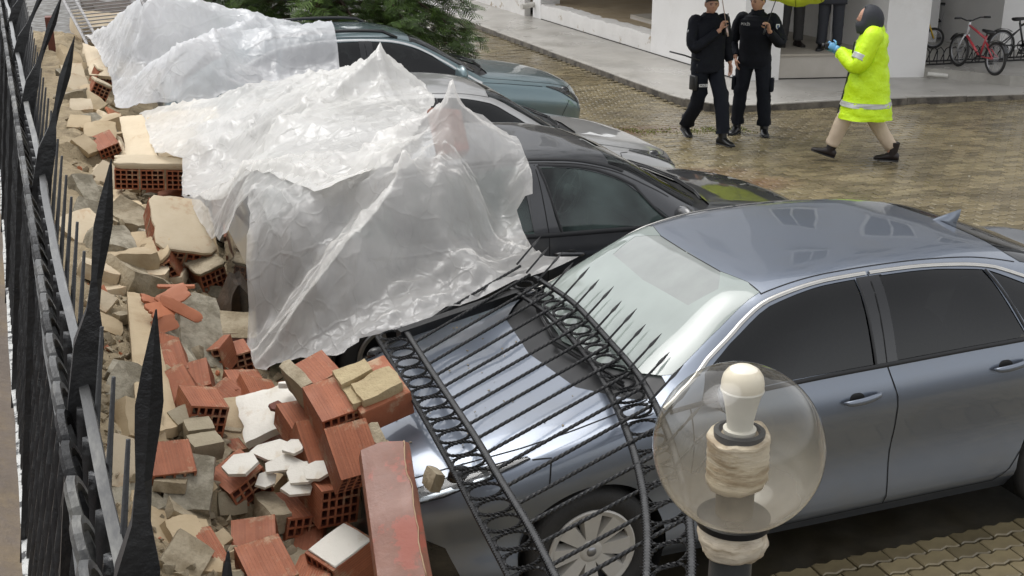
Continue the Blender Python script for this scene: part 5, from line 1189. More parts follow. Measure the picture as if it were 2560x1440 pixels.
# crumbs that rolled onto the bonnet
bc = MB(); r_ = random.Random(5)
for k in range(90):
    x = r_.uniform(-.8, .05); t_ = r_.uniform(3.05, 4.0); sg = r_.choice((-1, 1)); p = skS.P(x, t_); s_ = r_.choice((.003, .004, .006, .009)); chunk_mesh(bc, Matrix.Translation((p.x, p.y*sg, p.z+s_*.4)), s_, 900+k, n=8)
tag(bc.build('bonnet_crumbs', M_MORT), 'tan crumbs scattered on the blue grey bonnet', 'debris', kind='stuff')
# white flakes
FL = [(600, 1162, .62, 8, -20, .16, .11), (690, 1125, .62, 6, -14, .18, .09), (735, 1118, .66, 4, -5, .10, .07), (712, 1160, .60, 14, -12, .15, .06), (668, 1200, .54, 20, 24, .10, .07), (795, 1175, .60, 12, -30, .12, .06), (745, 1215, .54, 14, 20, .13, .09), (752, 1185, .58, 10, -20, .14, .05)]
FLL = ['leftmost large white plaster flake on the sandy heap', 'longest white plaster flake below the washed slab', 'white flake touching the salmon brick', 'narrow white flake in the middle of the flakes', 'small kite shaped white flake low on the heap', 'rightmost white flake under the bright orange brick', 'lowest broad white flake above the large holed brick', 'thin white flake lying across the flake group']
for k, (px, py, z, rx, rz, L, Wd) in enumerate(FL):
    shard('plaster_flake', FLL[k], A(px, py, z+.06), (rx+14, -6, rz), L*.64, .016, M_WHITEP, 40+k, 'plaster flake', 'white plaster flakes on the heap')
# cement cubes
CU = [(462, 1048, .62, 20, -8, 20, .12, 'upper cement cube at the left of the slab'), (497, 1078, .60, 10, 4, 8, .12, 'middle cement cube on the tan slab'), (513, 1118, .60, 6, 4, 12, .13, 'front cement cube, its top face pale'), (472, 1178, .48, 30, 20, 40, .12, 'tilted cement cube half sunk in the heap'), (530, 1175, .50, 10, 30, 60, .10, 'cement cube corner showing beside the flakes'),
      (470, 1255, .42, 20, -30, 20, .13, 'cement cube on end at the left of the heap'), (575, 1260, .42, 60, 10, 10, .12, 'upright cement cube below the flakes'), (590, 1345, .30, 12, 20, 30, .11, 'cement cube low on the heap, corner up'), (735, 1420, .22, 20, 10, -15, .14, 'cement cube at the bottom edge by the ribbed brick'), (540, 1215, .50, 0, 20, 40, .07, 'small cement fragment mid heap'), (535, 1345, .34, 0, 10, 0, .06, 'tiny orange tinted fragment low on the heap')]
cube_me = None
for k, (px, py, z, rx, ry, rz, s_, lb) in enumerate(CU):
    mb = MB(); lumpy(mb, (s_*1.1, s_*.9, s_*.75), 50+k, .045, freq=9); o = mb.build('cement_cube', M_CUBE, smooth=True, auto=30); o.location = A(px, py, z+.07); o.rotation_euler = (RAD(rx), RAD(ry), RAD(rz)); tag(o, lb, 'cement block', 'cement cubes on the heap')
# anonymous broken pieces that fill the heap
r_ = random.Random(99)
for k in range(78):
    y = r_.uniform(-.9, 3.5) if k < 30 else r_.uniform(2.5, 12.5); x = r_.uniform(-1.95, -1.58 if y < 1.5 else -1.40); sz = r_.uniform(.14, .22 if y < 1.2 else .32); z = mound(x, y)+sz*.10
    lump('wall_fragment', 'nondescript tan wall fragment in the row beside the spear fence', (x, y, z), (r_.uniform(-10, 40), r_.uniform(-10, 40), r_.uniform(-30, 40)), (sz, sz*r_.uniform(.8, 1.6), sz*r_.uniform(.3, .6)), r_.choice((M_PLAST, M_PLAST, M_CREAM, M_MORT, M_CONCR)), k*3.1, .17, group='tan wall fragments beside the fence', cat='wall fragment')
for k in range(70):
    y = r_.choice((r_.uniform(-1.1, 1.2), r_.uniform(1.2, 3.4), r_.uniform(3.4, 7.5))); x = r_.uniform(-1.85 if y > 1.2 else -1.5, -.95); sz = r_.uniform(.05, .15); z = mound(x, y)+sz*.2
    o = lump('mortar_lump', 'nondescript broken mortar piece bedded in the sandy heap', (x, y, z), (r_.uniform(-40, 40), r_.uniform(-40, 40), r_.uniform(0, 180)), (sz, sz*r_.uniform(.6, 1), sz*r_.uniform(.4, .8)), r_.choice((M_MORT, M_MORT, M_PLAST, M_CONCR, M_CREAM)), k*1.7, .2, group='broken mortar pieces filling the heap')
for k in range(60):
    y = r_.uniform(-1.35, .1); x = r_.uniform(-1.62, -1.05); sz = r_.uniform(.04, .11); z = mound(x, y)+sz*.25
    lump('mortar_lump', 'nondescript broken mortar piece bedded in the sandy heap', (x, y, z), (r_.uniform(-40, 40), r_.uniform(-40, 40), r_.uniform(0, 180)), (sz, sz*r_.uniform(.6, 1), sz*r_.uniform(.4, .8)), r_.choice((M_MORT, M_MORT, M_PLAST, M_CUBE)), k*2.3, .2, group='broken mortar pieces filling the heap')
for k in range(30):
    y = r_.uniform(-1.0, 7.0) if k % 2 else r_.uniform(-.9, 2.2); x = r_.uniform(-1.75, -1.05); me = r_.choice((ME_B, ME_BW, ME_B5))
    t = thing('brick_fragment', 'nondescript hollow brick half buried in the sandy heap', 'brick', (x, y, mound(x, y)+.05), (RAD(r_.uniform(-5, 28)), RAD(r_.uniform(-25, 25)), RAD(r_.uniform(-30, 30))), 'hollow bricks half buried in the heap'); place(me, 'clay_shell', Matrix.Identity(4), t, None)
# crumbs of mortar and brick over the whole heap
for nm, m, cnt, lb in (('mortar_crumbs', M_MORT, 2600, 'tan mortar crumbs strewn over the sandy heap'), ('brick_crumbs', M_TILE, 300, 'orange brick crumbs strewn over the sandy heap')):
    mb = MB(); r_ = random.Random(len(nm))
    for k in range(cnt):
        x = r_.uniform(-2.0, -.45); y = r_.uniform(-1.4, 7.0)
        if k % 2: y = r_.uniform(-1.2, 1.6)
        s_ = min(.05, .008+r_.expovariate(70)); chunk_mesh(mb, Matrix.Translation((x, y, mound(x, y)+s_*.3)) @ Euler((r_.random()*6, r_.random()*6, 0)).to_matrix().to_4x4(), s_, k+cnt, (1, .8, .7), 9)
    tag(mb.build(nm, m), lb, 'debris', kind='stuff')
M_IRON2 = mat('grey_iron', (.30, .29, .285), (.22, .21, .205), rough=.45, scale=10)
# ---- second fence panel lying at the far end
f2 = thing('fallen_fence', 'grey iron fence panel fallen at the far left corner', 'fence', (-1.24, 14.2, 1.30), (RAD(3), RAD(15), RAD(-82)), None)
for k in range(4):
    y = (-.62, -.45, .45, .62)[k]; mb = MB(); mb.box((0, y, 0), (3.0, .035, .016)); mb.build('rail', M_IRON2, f2)
for k in range(22):
    x = -1.40+k*.13; mb = MB(); mb.tube([(x, -.62, .005), (x+.0, .75, .005)], .009, 6); mb.build('bar', M_IRON2, f2)
rp = MB(); q = [(.055*math.cos(2*PI*k/20), .07*math.sin(2*PI*k/20), .004) for k in range(21)]; rp.tube(q, .006, 5, cap=False); tmp = rp.build('ring', M_IRON2); rme = tmp.data; bpy.data.objects.remove(tmp)
for yy in (-.535, .535):
    for k in range(22):
        o = bpy.data.objects.new('ring', rme); COL.objects.link(o); o.parent = f2; o.location = (-1.36+k*.13, yy, 0)
# dark red brick post behind the spears, tan rubble under the far panel
pb_ = MB(); pb_.box((0, 0, .5), (.09, .2, 1.1), bev=.01); o = pb_.build('brick_post', M_CLAYD); o.location = at(124, 70, 'z', 1.2)+Vector((0, 0, -.9)); tag(o, 'dark red post stub behind the fence at top left', 'post')
lump('mortar_lump', 'pale plaster boulder under the far fence panel', A(255, 72, .92), (10, 6, 10), (.75, .9, .3), M_CREAM, 12.3, .12)
lump('mortar_lump', 'dark rubble mass beneath the far fence bars', (-.75, 15.6, .72), (5, 4, 10), (1.4, 2.6, .45), mat('dark_rubble', (.06, .045, .038), (.10, .08, .065), rough=.9, scale=6, bump=1, bscale=10, bdist=.03), 13.3, .25)
# ================================================================== plastic sheeting
def sheet_mat(name, tr0=.10, tr1=.42, col=(.88, .86, .83)):
    m = bpy.data.materials.new(name); m.use_nodes = True; n = m.node_tree.nodes; l = m.node_tree.links; n.clear()
    out = n.new('ShaderNodeOutputMaterial'); tc = n.new('ShaderNodeTexCoord')
    # crinkles
    def noise_n(sc, det, vec, dist=0.0):
        q = n.new('ShaderNodeTexNoise'); q.inputs['Scale'].default_value = sc; q.inputs['Detail'].default_value = det; q.inputs['Distortion'].default_value = dist; l.new(vec, q.inputs['Vector']); return q.outputs['Fac']
    hsum = None
    wv = n.new('ShaderNodeTexNoise'); wv.inputs['Scale'].default_value = 2.5; wv.inputs['Detail'].default_value = 3; l.new(tc.outputs['Object'], wv.inputs['Vector'])
    wm = n.new('ShaderNodeMixRGB'); wm.blend_type = 'LINEAR_LIGHT'; wm.inputs[0].default_value = .12; l.new(tc.outputs['Object'], wm.inputs[1]); l.new(wv.outputs['Color'], wm.inputs[2])
    for sc_, amp, st, rot in ((2.4, .50, (1, 2.6, 1.6), .5), (6.0, .18, (2.2, 1, 1.3), 1.1), (17, .05, (1, 1.5, 1), .2)):
        mp = n.new('ShaderNodeMapping'); mp.inputs['Scale'].default_value = st; mp.inputs['Rotation'].default_value = (0, 0, rot); l.new(wm.outputs[0], mp.inputs[0])
        v = n.new('ShaderNodeTexVoronoi'); v.feature = 'F1'; v.inputs['Scale'].default_value = sc_; l.new(mp.outputs[0], v.inputs['Vector'])
        q = n.new('ShaderNodeMath'); q.operation = 'MULTIPLY'; q.inputs[1].default_value = amp; l.new(v.outputs['Distance'], q.inputs[0])
        if hsum is None: hsum = q.outputs[0]
        else:
            ad = n.new('ShaderNodeMath'); ad.operation = 'ADD'; l.new(hsum, ad.inputs[0]); l.new(q.outputs[0], ad.inputs[1]); hsum = ad.outputs[0]
    for sc_, amp, st, rot in ((1.7, .13, (1, 2.6, 1.4), .35), (3.6, .075, (2.2, 1, 1.2), .9)):   # long sharp creases
        mp = n.new('ShaderNodeMapping'); mp.inputs['Scale'].default_value = st; mp.inputs['Rotation'].default_value = (0, 0, rot); l.new(wm.outputs[0], mp.inputs[0])
        v = n.new('ShaderNodeTexVoronoi'); v.feature = 'DISTANCE_TO_EDGE'; v.inputs['Scale'].default_value = sc_; l.new(mp.outputs[0], v.inputs['Vector'])
        q = n.new('ShaderNodeMapRange'); q.inputs['From Max'].default_value = .05; q.inputs['To Min'].default_value = amp; q.inputs['To Max'].default_value = 0; l.new(v.outputs['Distance'], q.inputs['Value'])
        ad = n.new('ShaderNodeMath'); ad.operation = 'ADD'; l.new(hsum, ad.inputs[0]); l.new(q.outputs[0], ad.inputs[1]); hsum = ad.outputs[0]
    bp = n.new('ShaderNodeBump'); bp.inputs['Strength'].default_value = .5; bp.inputs['Distance'].default_value = .045; l.new(hsum, bp.inputs['Height'])
    df = n.new('ShaderNodeBsdfDiffuse'); df.inputs[0].default_value = (*col, 1); ts = n.new('ShaderNodeBsdfTranslucent'); ts.inputs[0].default_value = (*col, 1)
    gl = n.new('ShaderNodeBsdfGlossy'); gl.inputs['Roughness'].default_value = .16; tr = n.new('ShaderNodeBsdfTransparent'); tr.inputs[0].default_value = (.96, .96, .95, 1)
    for q in (df, ts, gl): l.new(bp.outputs[0], q.inputs['Normal'])
    dm = n.new('ShaderNodeMixShader'); dm.inputs[0].default_value = .42; l.new(df.outputs[0], dm.inputs[1]); l.new(ts.outputs[0], dm.inputs[2])
    g2 = n.new('ShaderNodeMixShader'); g2.inputs[0].default_value = .07; l.new(dm.outputs[0], g2.inputs[1]); l.new(gl.outputs[0], g2.inputs[2])
    tn = noise_n(1.3, 5, tc.outputs['Object']); mr = n.new('ShaderNodeMapRange'); mr.inputs['From Min'].default_value = .35; mr.inputs['From Max'].default_value = .65; mr.inputs['To Min'].default_value = tr0; mr.inputs['To Max'].default_value = tr1; l.new(tn, mr.inputs['Value'])
    mx = n.new('ShaderNodeMixShader'); l.new(mr.outputs[0], mx.inputs[0]); l.new(g2.outputs[0], mx.inputs[1]); l.new(tr.outputs[0], mx.inputs[2]); l.new(mx.outputs[0], out.inputs[0]); return m
CARS = [(skS, 0.0, 0.0, 1), (skD, 2.28, 2.46, -1), (skV, 2.35, 5.16, -1), (skE, 2.56, 7.80, -1)]
CT = {}
def cartop(x, y):
    key = (round(x*60), round(y*60))
    if key in CT: return CT[key]
    best = -1
    for sk, X, Y, d in CARS:
        lx = (x-X)*d; ly = abs(y-Y)
        if sk.x0+.01 < lx < sk.x1-.01:
            fy, fz_ = sk.sec(round(lx, 2))
            if ly < fy(2.0): best = max(best, fz_(sk.t_y(round(lx, 2), ly))+(.07 if sk is skE and 1.1 < lx < 2.9 and .42 < ly < .8 else 0))
            elif ly < fy(1.5): best = max(best, fz_(1.5))
    CT[key] = best
    return best
def drape(name, label, bnd, inner, m, step=.028, lift=.02, wr=.016, peaks=(), seed=0.0, folds=()):
    pick = lambda c: at(c[0], c[1], c[3] if len(c) > 3 else 'z', c[2]); C = [pick(c) for c in bnd]; I = [pick(c) for c in inner]
    # ripple the hem a little
    hem = []
    for i in range(len(C)):
        a, b = C[i], C[(i+1) % len(C)]; k = max(1, int((b-a).length/.10))
        for j in range(k):
            p = a.lerp(b, j/k)
            if j: p = p+Vector((.016*nz(p.x*2.5, p.y*2.5, seed, 2), .016*nz(p.x*2.5, p.y*2.5, seed+7, 2), .008*nz(p.x*3, p.y*3, seed+3, 2)))
            hem.append(p)
    ctrl = hem+I; n = len(hem)
    v2, _, tri, *_ = delaunay_2d_cdt([Vector((p.x, p.y)) for p in ctrl], [(i, (i+1) % n) for i in range(n)], [], 1, 1e-5)
    # heights for output vertices (cdt may merge/add)
    def near(q): return min(ctrl, key=lambda p: (p.x-q.x)**2+(p.y-q.y)**2).z
    zc = [near(q) for q in v2]; poly = [(p.x, p.y) for p in hem]
    T = [[(v2[i].x, v2[i].y, zc[i]) for i in t] for t in tri]
    T = [t for t in T if inpoly(sum(p[0] for p in t)/3, sum(p[1] for p in t)/3, poly)]
    TA = np.array([[p for v in t for p in v] for t in T])
    def tinz(x, y):
        x1, y1, z1, x2, y2, z2, x3, y3, z3 = TA.T; d = (y2-y3)*(x1-x3)+(x3-x2)*(y1-y3); d = np.where(np.abs(d) < 1e-12, 1e-12, d)
        a = ((y2-y3)*(x-x3)+(x3-x2)*(y-y3))/d; b = ((y3-y1)*(x-x3)+(x1-x3)*(y-y3))/d; c = 1-a-b
        k = int(np.argmax(np.minimum(np.minimum(a, b), c))); return float(a[k]*z1[k]+b[k]*z2[k]+c[k]*z3[k])
    xs = [p[0] for p in poly]; ys = [p[1] for p in poly]; P2 = [Vector((p.x, p.y)) for p in hem]; nb_ = len(P2)
    x = min(xs)
    r_ = random.Random(int(seed*10)+1)
    while x < max(xs):
        y = min(ys)
        while y < max(ys):
            xx, yy = x+r_.uniform(-.3, .3)*step, y+r_.uniform(-.3, .3)*step
            if inpoly(xx, yy, poly): P2.append(Vector((xx, yy)))
            y += step
        x += step
    vo, _, fo, *_ = delaunay_2d_cdt(P2, [(i, (i+1) % nb_) for i in range(nb_)], [], 1, 1e-5)
    fo = [f for f in fo if inpoly(sum(vo[i].x for i in f)/3, sum(vo[i].y for i in f)/3, poly)]
    N = len(vo); Z = np.array([tinz(v.x, v.y) for v in vo]); F = np.array([max(max(cartop(v.x+a, v.y+b) for a, b in ((0, 0), (.05, 0), (-.05, 0), (0, .05), (0, -.05))), mound(v.x, v.y))+lift for v in vo])
    nbr = [set() for _ in range(N)]
    for f in fo:
        for i in range(3): nbr[f[i]].add(f[(i+1) % 3]); nbr[f[(i+1) % 3]].add(f[i])
    ei = np.array([i for i in range(N) for _ in nbr[i]]); ej = np.array([j for i in range(N) for j in nbr[i]]); cnt = np.maximum(1, np.bincount(ei, minlength=N))
    Z0 = np.maximum(Z, F); Z = Z0.copy(); PKS = [at(p[0], p[1], 'z', p[2]) for p in peaks]; KP = np.array([max([math.exp(-(((v.x-q.x)**2+(v.y-q.y)**2)/.30**2)) for q in PKS]+[0.0])*.6 for v in vo])
    for it in range(9):
        Zs = .5*Z+.5*np.bincount(ei, weights=Z[ej], minlength=N)/cnt; Z = np.maximum(Zs+(Z0-Zs)*KP, F)
    out = []
    pk = [at(*p[:2], 'z', p[2]) for p in peaks]; SG = []
    for pl in folds:
        Q = [at(a, b, 'z', c) for a, b, c in pl[1:]]; SG += [(Q[i], Q[i+1], pl[0]) for i in range(len(Q)-1)]
    for i, v in enumerate(vo):
        x, y = v.x, v.y; d = 0.0
        rn = 1-abs(nz(x*2.1+.7*y, y*5.2-1.5*x, seed)); d += wr*1.6*(max(0, rn-.72)/.28)**1.5
        rn2 = 1-abs(nz(x*6.0-1.2*y, y*3.0+2.2*x, seed+5)); d += wr*.8*(max(0, rn2-.7)/.3)**1.5
        d += wr*.35*nz(x*3, y*3, seed+9)+wr*.2*nz(x*11, y*11, seed+2)
        for p in pk:
            r = math.hypot(x-p.x, y-p.y); th = math.atan2(y-p.y, x-p.x)
            d += .06*math.exp(-((r-.45)/.35)**2)*(.5-abs(math.sin(th*3.5+.5*nz(r*2, th, seed)))**.6)
        for a, b, (hh, ww) in SG:
            ex, ey = b.x-a.x, b.y-a.y; L2 = ex*ex+ey*ey+1e-9; tt = min(1, max(0, ((x-a.x)*ex+(y-a.y)*ey)/L2)); dd = math.hypot(x-a.x-tt*ex, y-a.y-tt*ey)+.012*nz(x*4, y*4, seed)
            if dd < ww*3: d += hh*max(0, 1-abs(dd)/(ww*2))**1.6
        z = Z[i]+d
        z = max(z, F[i]-lift+.006)
        out.append((x+.012*nz(x*7, y*7, seed+20), y+.012*nz(x*7, y*7, seed+30), z))
    me = bpy.data.meshes.new(name); me.from_pydata(out, [], [tuple(f) for f in fo]); me.materials.append(m); me.update()
    bm = bmesh.new(); bm.from_mesh(me); bmesh.ops.recalc_face_normals(bm, faces=bm.faces); bm.to_mesh(me); bm.free()
    me.polygons.foreach_set('use_smooth', [True]*len(me.polygons))
    return tag(link(name, me), label, 'plastic sheet')
M_SHA = sheet_mat('clear_sheet_front', .36, .64); M_SHB = sheet_mat('clear_sheet_mid', .08, .30, (.88, .865, .83)); M_SHC = sheet_mat('clear_sheet_back', .08, .30, (.86, .86, .87))
bA = [(1130, 248, 1.84), (1205, 300, 1.62), (1290, 345, 1.54), (1325, 400, 1.52), (1330, 470, 1.40), (1290, 540, 1.20), (1330, 628, 1.06), (1400, 640, 1.17), (1446, 645, 1.15), (1420, 668, 1.13), (1330, 694, 1.07), (1240, 735, 1.02), (1030, 815, .97), (900, 850, .90), (850, 895, .84), (750, 912, .74), (640, 950, .55), (618, 880, .52), (645, 790, .52), (640, 740, .56), (575, 692, .66), (520, 600, .76), (455, 505, .86), (470, 470, 1.0), (700, 432, 1.30), (900, 366, 1.58), (1050, 300, 1.60)]
iA = [(1015, 455, 1.54), (900, 560, 1.40), (800, 700, 1.10), (700, 830, .78), (700, 560, 1.12), (560, 570, .88), (640, 650, .82), (740, 690, .86), (1150, 450, 1.52), (1100, 600, 1.24), (1210, 640, 1.06), (1000, 700, 1.06), (900, 790, .95), (1100, 720, 1.02), (1250, 560, 1.14), (1130, 350, 1.62)]
drape('front_sheet', 'crumpled clear plastic sheet over dark car and saloon bonnet corner', bA, iA, M_SHA, peaks=[(1130, 250, 1.84)], seed=1.3, step=.024,
      folds=[((.07, .05), (1130, 250, 1.84), (1015, 455, 1.52), (800, 700, 1.12), (660, 900, .66)), ((.05, .04), (1130, 250, 1.84), (1215, 440, 1.5), (1300, 640, 1.05)), ((.045, .035), (1130, 250, 1.84), (1100, 430, 1.52), (1110, 600, 1.24)),
             ((.05, .04), (1015, 455, 1.52), (760, 520, 1.2), (480, 490, .9)), ((.035, .03), (900, 560, 1.36), (640, 650, .82), (585, 690, .68)), ((.03, .03), (800, 790, .95), (1000, 720, 1.05), (1290, 665, 1.04)), ((.03, .025), (860, 850, .9), (1050, 770, 1.0), (1200, 720, 1.02)), ((.04, .035), (1130, 250, 1.84), (980, 380, 1.56), (700, 450, 1.28)), ((.03, .025), (700, 830, .78), (900, 650, 1.22), (1000, 560, 1.36))])
bB = [(350, 292, 1.0), (388, 388, .96), (455, 400, .98), (458, 494, .86), (600, 520, 1.0), (800, 480, 1.42), (980, 410, 1.54), (1045, 330, 1.54), (1085, 250, 1.53), (1066, 220, 1.55), (1000, 172, 1.64), (950, 132, 1.84), (905, 163, 1.66), (870, 178, 1.56), (800, 182, 1.50), (620, 214, 1.42), (520, 246, 1.28), (430, 258, 1.14)]
iB = [(700, 300, 1.55), (800, 260, 1.56), (600, 290, 1.32), (520, 305, 1.20), (560, 420, .98), (660, 410, 1.12), (900, 250, 1.58), (960, 200, 1.66), (450, 320, 1.06)]
drape('middle_sheet', 'pale wrinkled plastic sheet over silver car and cream plaster', bB, iB, M_SHB, peaks=[(950, 132, 1.84)], seed=4.1,
      folds=[((.05, .04), (950, 132, 1.84), (800, 260, 1.56), (560, 400, 1.0)), ((.04, .035), (950, 132, 1.84), (1040, 300, 1.56)), ((.035, .03), (870, 180, 1.55), (700, 300, 1.54), (480, 380, 1.0)), ((.03, .025), (620, 215, 1.42), (560, 330, 1.25), (600, 500, 1.0)), ((.03, .025), (780, 190, 1.5), (620, 300, 1.34), (420, 330, 1.02))])
bC = [(212, 92, 1.15), (280, 45, 1.48), (355, -25, 8.1, 'y'), (450, -5, 8.4, 'y'), (560, 45, 8.5, 'y'), (605, 62, 8.4, 'y'), (670, 32, 8.0, 'y'), (740, 65, 8.0, 'y'), (830, 108, 7.5, 'y'), (853, 182, 6.72, 'y'), (800, 196, 6.66, 'y'), (700, 218, 6.6, 'y'), (600, 242, 6.5, 'y'), (480, 274, 6.25, 'y'), (380, 280, 1.0), (290, 274, .94), (276, 200, 1.0), (236, 125, 1.08)]
iC = [(350, 100, 1.50), (450, 110, 1.64), (560, 115, 1.64), (700, 110, 1.66), (330, 200, 1.16), (480, 200, 1.36), (620, 150, 1.56)]
drape('back_sheet', 'whitish plastic sheet over the far cars, peaked at top', bC, iC, M_SHC, peaks=[(670, 32, 1.8)], seed=7.7,
      folds=[((.04, .03), (500, 30, 1.75), (560, 110, 1.64), (615, 195, 1.3)), ((.04, .03), (240, 110, 1.1), (360, 80, 1.55), (500, 40, 1.75)), ((.035, .03), (670, 32, 1.75), (700, 120, 1.66), (690, 200, 1.25)), ((.03, .03), (280, 160, 1.05), (420, 130, 1.6), (600, 110, 1.65)), ((.03, .025), (300, 230, 1.0), (450, 200, 1.3), (800, 170, 1.4))])
# red things showing through the front sheet
t = thing('coping_stone', 'red coping stone propping up the front sheet peak', 'coping stone', at(1125, 345, 'z', 1.56), (RAD(55), RAD(10), RAD(15))); mb = MB(); mb.box((0, 0, 0), (.24, .40, .06), bev=.015); mb.build('painted_face', M_COPE, t)
lump('clay_lump', 'rounded red clay lump under the front sheet near the gap', at(738, 712, 'z', .60), (0, 0, 0), (.30, .28, .20), mat('red_clay', (.33, .07, .05), (.26, .06, .04), rough=.5), 21.0, .10)
# ================================================================== conifer behind the cars
M_LEAF = mat('conifer_leaf', (.075, .125, .020), (.035, .065, .014), rough=.55, scale=1.2, island=.5, spec=.4)
M_BARK = mat('bark', (.09, .06, .04), (.05, .035, .025), rough=.9, scale=9, bump=.8, bscale=30, stretch=(1, 1, .2))
def conifer(loc, label, H, rad, seed, n_limb=70, zmin=.9, spread=None):
    t = thing('conifer_tree', label, 'tree', loc); r_ = random.Random(seed)
    tr = MB(); tr.tube([(0, 0, 0), (.03, 0, H*.3), (-.02, .03, H*.6), (0, 0, H*.96)], [.16, .12, .08, .02], 10); trunk = tr.build('trunk', M_BARK, t, smooth=True)
    lf = MB(); br = MB()
    for k in range(n_limb):
        z = zmin+(H-zmin)*(k/n_limb)**1.25; a = k*2.399+r_.uniform(-.3, .3); L = rad*(1-((z-zmin)/(H-zmin))**1.3)*r_.uniform(.78, 1.08)+.25
        d = Vector((math.cos(a), math.sin(a), 0)); pts = []
        for i in range(7):
            q = i/6; pts.append(Vector((0, 0, z))+d*(L*q)+Vector((0, 0, .22*L*q-.50*L*q*q)))
        br.tube(pts, [.03*(1-.85*i/6) for i in range(7)], 5)
        sd_ = Vector((-d.y, d.x, 0)); ns = int(40+L*60)
        for j in range(ns):
            q = r_.uniform(.25, 1.0)**.8; p = pts[0].lerp(pts[-1], q) if False else Vector((0, 0, z))+d*(L*q)+Vector((0, 0, .22*L*q-.50*L*q*q))
            p = p+sd_*r_.gauss(0, .17*(1.15-q*.6)*max(.6, L*.5))+Vector((0, 0, r_.gauss(-.03, .06)))
            out = (d*r_.uniform(.5, 1)+sd_*r_.uniform(-.8, .8)+Vector((0, 0, r_.uniform(-.75, .1)))).normalized(); nrm = (Vector((0, 0, 1))+Vector((r_.gauss(0, .35), r_.gauss(0, .35), 0))); s2 = out.cross(nrm).normalized()
            Ls = r_.uniform(.14, .26)
            # flat feathery spray: a stem blade with side leaflets
            vs = [p-s2*.004, p+s2*.004, p+out*Ls]; fs = [(0, 1, 2)]
            for m_ in range(5):
                q0 = p+out*(Ls*(.12+.17*m_)); ll = Ls*(.60-.085*m_)
                for sg in (-1, 1):
                    e = (out*.75+s2*sg).normalized(); b0 = len(vs); w_ = out*.0075
                    dn = Vector((0, 0, -.12*ll)); vs += [q0-w_, q0+e*ll*.55-w_*.9+dn*.3, q0+e*ll+dn, q0+e*ll*.5+w_*1.3+dn*.3, q0+w_]; fs.append((b0, b0+1, b0+2, b0+3, b0+4))
            lf.add(vs, fs)
    br.build('limb', M_BARK, trunk, smooth=True); c = lf.build('crown', M_LEAF, t); return t
TP = at(800, 40, 'y', 10.9)
conifer((TP.x, 10.9, 0), 'dark green conifer hanging over the teal car roof', 5.6, 2.0, 5, zmin=1.25, n_limb=95)
# ================================================================== people
M_SKIN = mat('skin', (.52, .29, .20), (.47, .25, .17), rough=.5, scale=30)
M_HAIRD = mat('hair_dark', (.03, .022, .016), rough=.6)
M_HAIRB = mat('hair_brown', (.09, .055, .03), rough=.6)
M_NAVY = mat('uniform_navy', (.0055, .0065, .010), (.008, .009, .014), rough=.85, scale=25, spec=.25, bump=.25, bscale=60)
M_NAVY2 = mat('uniform_trousers', (.0065, .008, .013), (.009, .011, .017), rough=.85, scale=20, spec=.25, bump=.3, bscale=45)
M_BOOT = mat('boot_black', (.008, .008, .009), rough=.35)
M_BOOTBR = mat('boot_brown', (.018, .010, .009), (.012, .008, .007), rough=.5)
M_HIVIS = mat('hivis_yellow', (.62, .90, .005), (.56, .84, .004), rough=.5, scale=6, bump=.6, bscale=9, bdist=.035)
M_REFLT = mat('reflective_band', (.52, .53, .50), (.44, .45, .42), rough=.3, metal=.2, scale=20)
M_BEIGET = mat('beige_trousers', (.60, .49, .37), (.54, .43, .32), rough=.8, scale=12, bump=.4, bscale=25, bdist=.012)
M_HOOD = mat('dark_hood', (.022, .024, .03), (.03, .032, .04), rough=.7, scale=15, bump=.3, bscale=25)
M_GLOVE = mat('blue_glove', (.16, .42, .68), rough=.4)
M_WHITE = mat('patch_white', (.7, .7, .7), rough=.6)
M_GREYT = mat('grey_trousers', (.05, .048, .048), (.04, .038, .038), rough=.8, scale=15, bump=.3, bscale=30)
M_SUIT = mat('dark_suit', (.018, .02, .026), (.024, .026, .033), rough=.75, scale=15, bump=.3, bscale=30)

def spl(P, R, k=8):
    """Catmull-Rom through points with radii"""
    P = [Vector(p) for p in P]; out = []; ro = []
    for i in range(len(P)-1):
        p0, p1, p2, p3 = P[max(i-1, 0)], P[i], P[i+1], P[min(i+2, len(P)-1)]
        for j in range(k):
            t = j/k; out.append(.5*((2*p1)+(p2-p0)*t+(2*p0-5*p1+4*p2-p3)*t*t+(3*p1-p0-3*p2+p3)*t**3)); ro.append(R[i]+(R[i+1]-R[i])*t)
    out.append(P[-1]); ro.append(R[-1]); return out, ro
def cloth_tube(mb, P, R, n=20, k=9, wr=.006, seed=0.0, flat=1.0, bunch=()):
    pts, rs = spl(P, R, k); rings = []; px = None
    for i, p in enumerate(pts):
        t = (pts[min(i+1, len(pts)-1)]-pts[max(i-1, 0)]).normalized()
        a = px if px else (Vector((1, 0, 0)) if abs(t.x) < .8 else Vector((0, 1, 0))); px = (a-t*a.dot(t)).normalized(); py = t.cross(px)
        b = sum(math.exp(-((i/len(pts)-c)/.08)**2) for c in bunch)
        rings.append([p+(px*math.cos(2*PI*j/n)+py*math.sin(2*PI*j/n)*flat)*(rs[i]+wr*(1+2*b)*nz(p.x*7+math.cos(2*PI*j/n)*1.2+seed, p.z*13+i*.12*b, math.sin(2*PI*j/n)*1.3+seed)) for j in range(n)])
    mb.loft(rings)
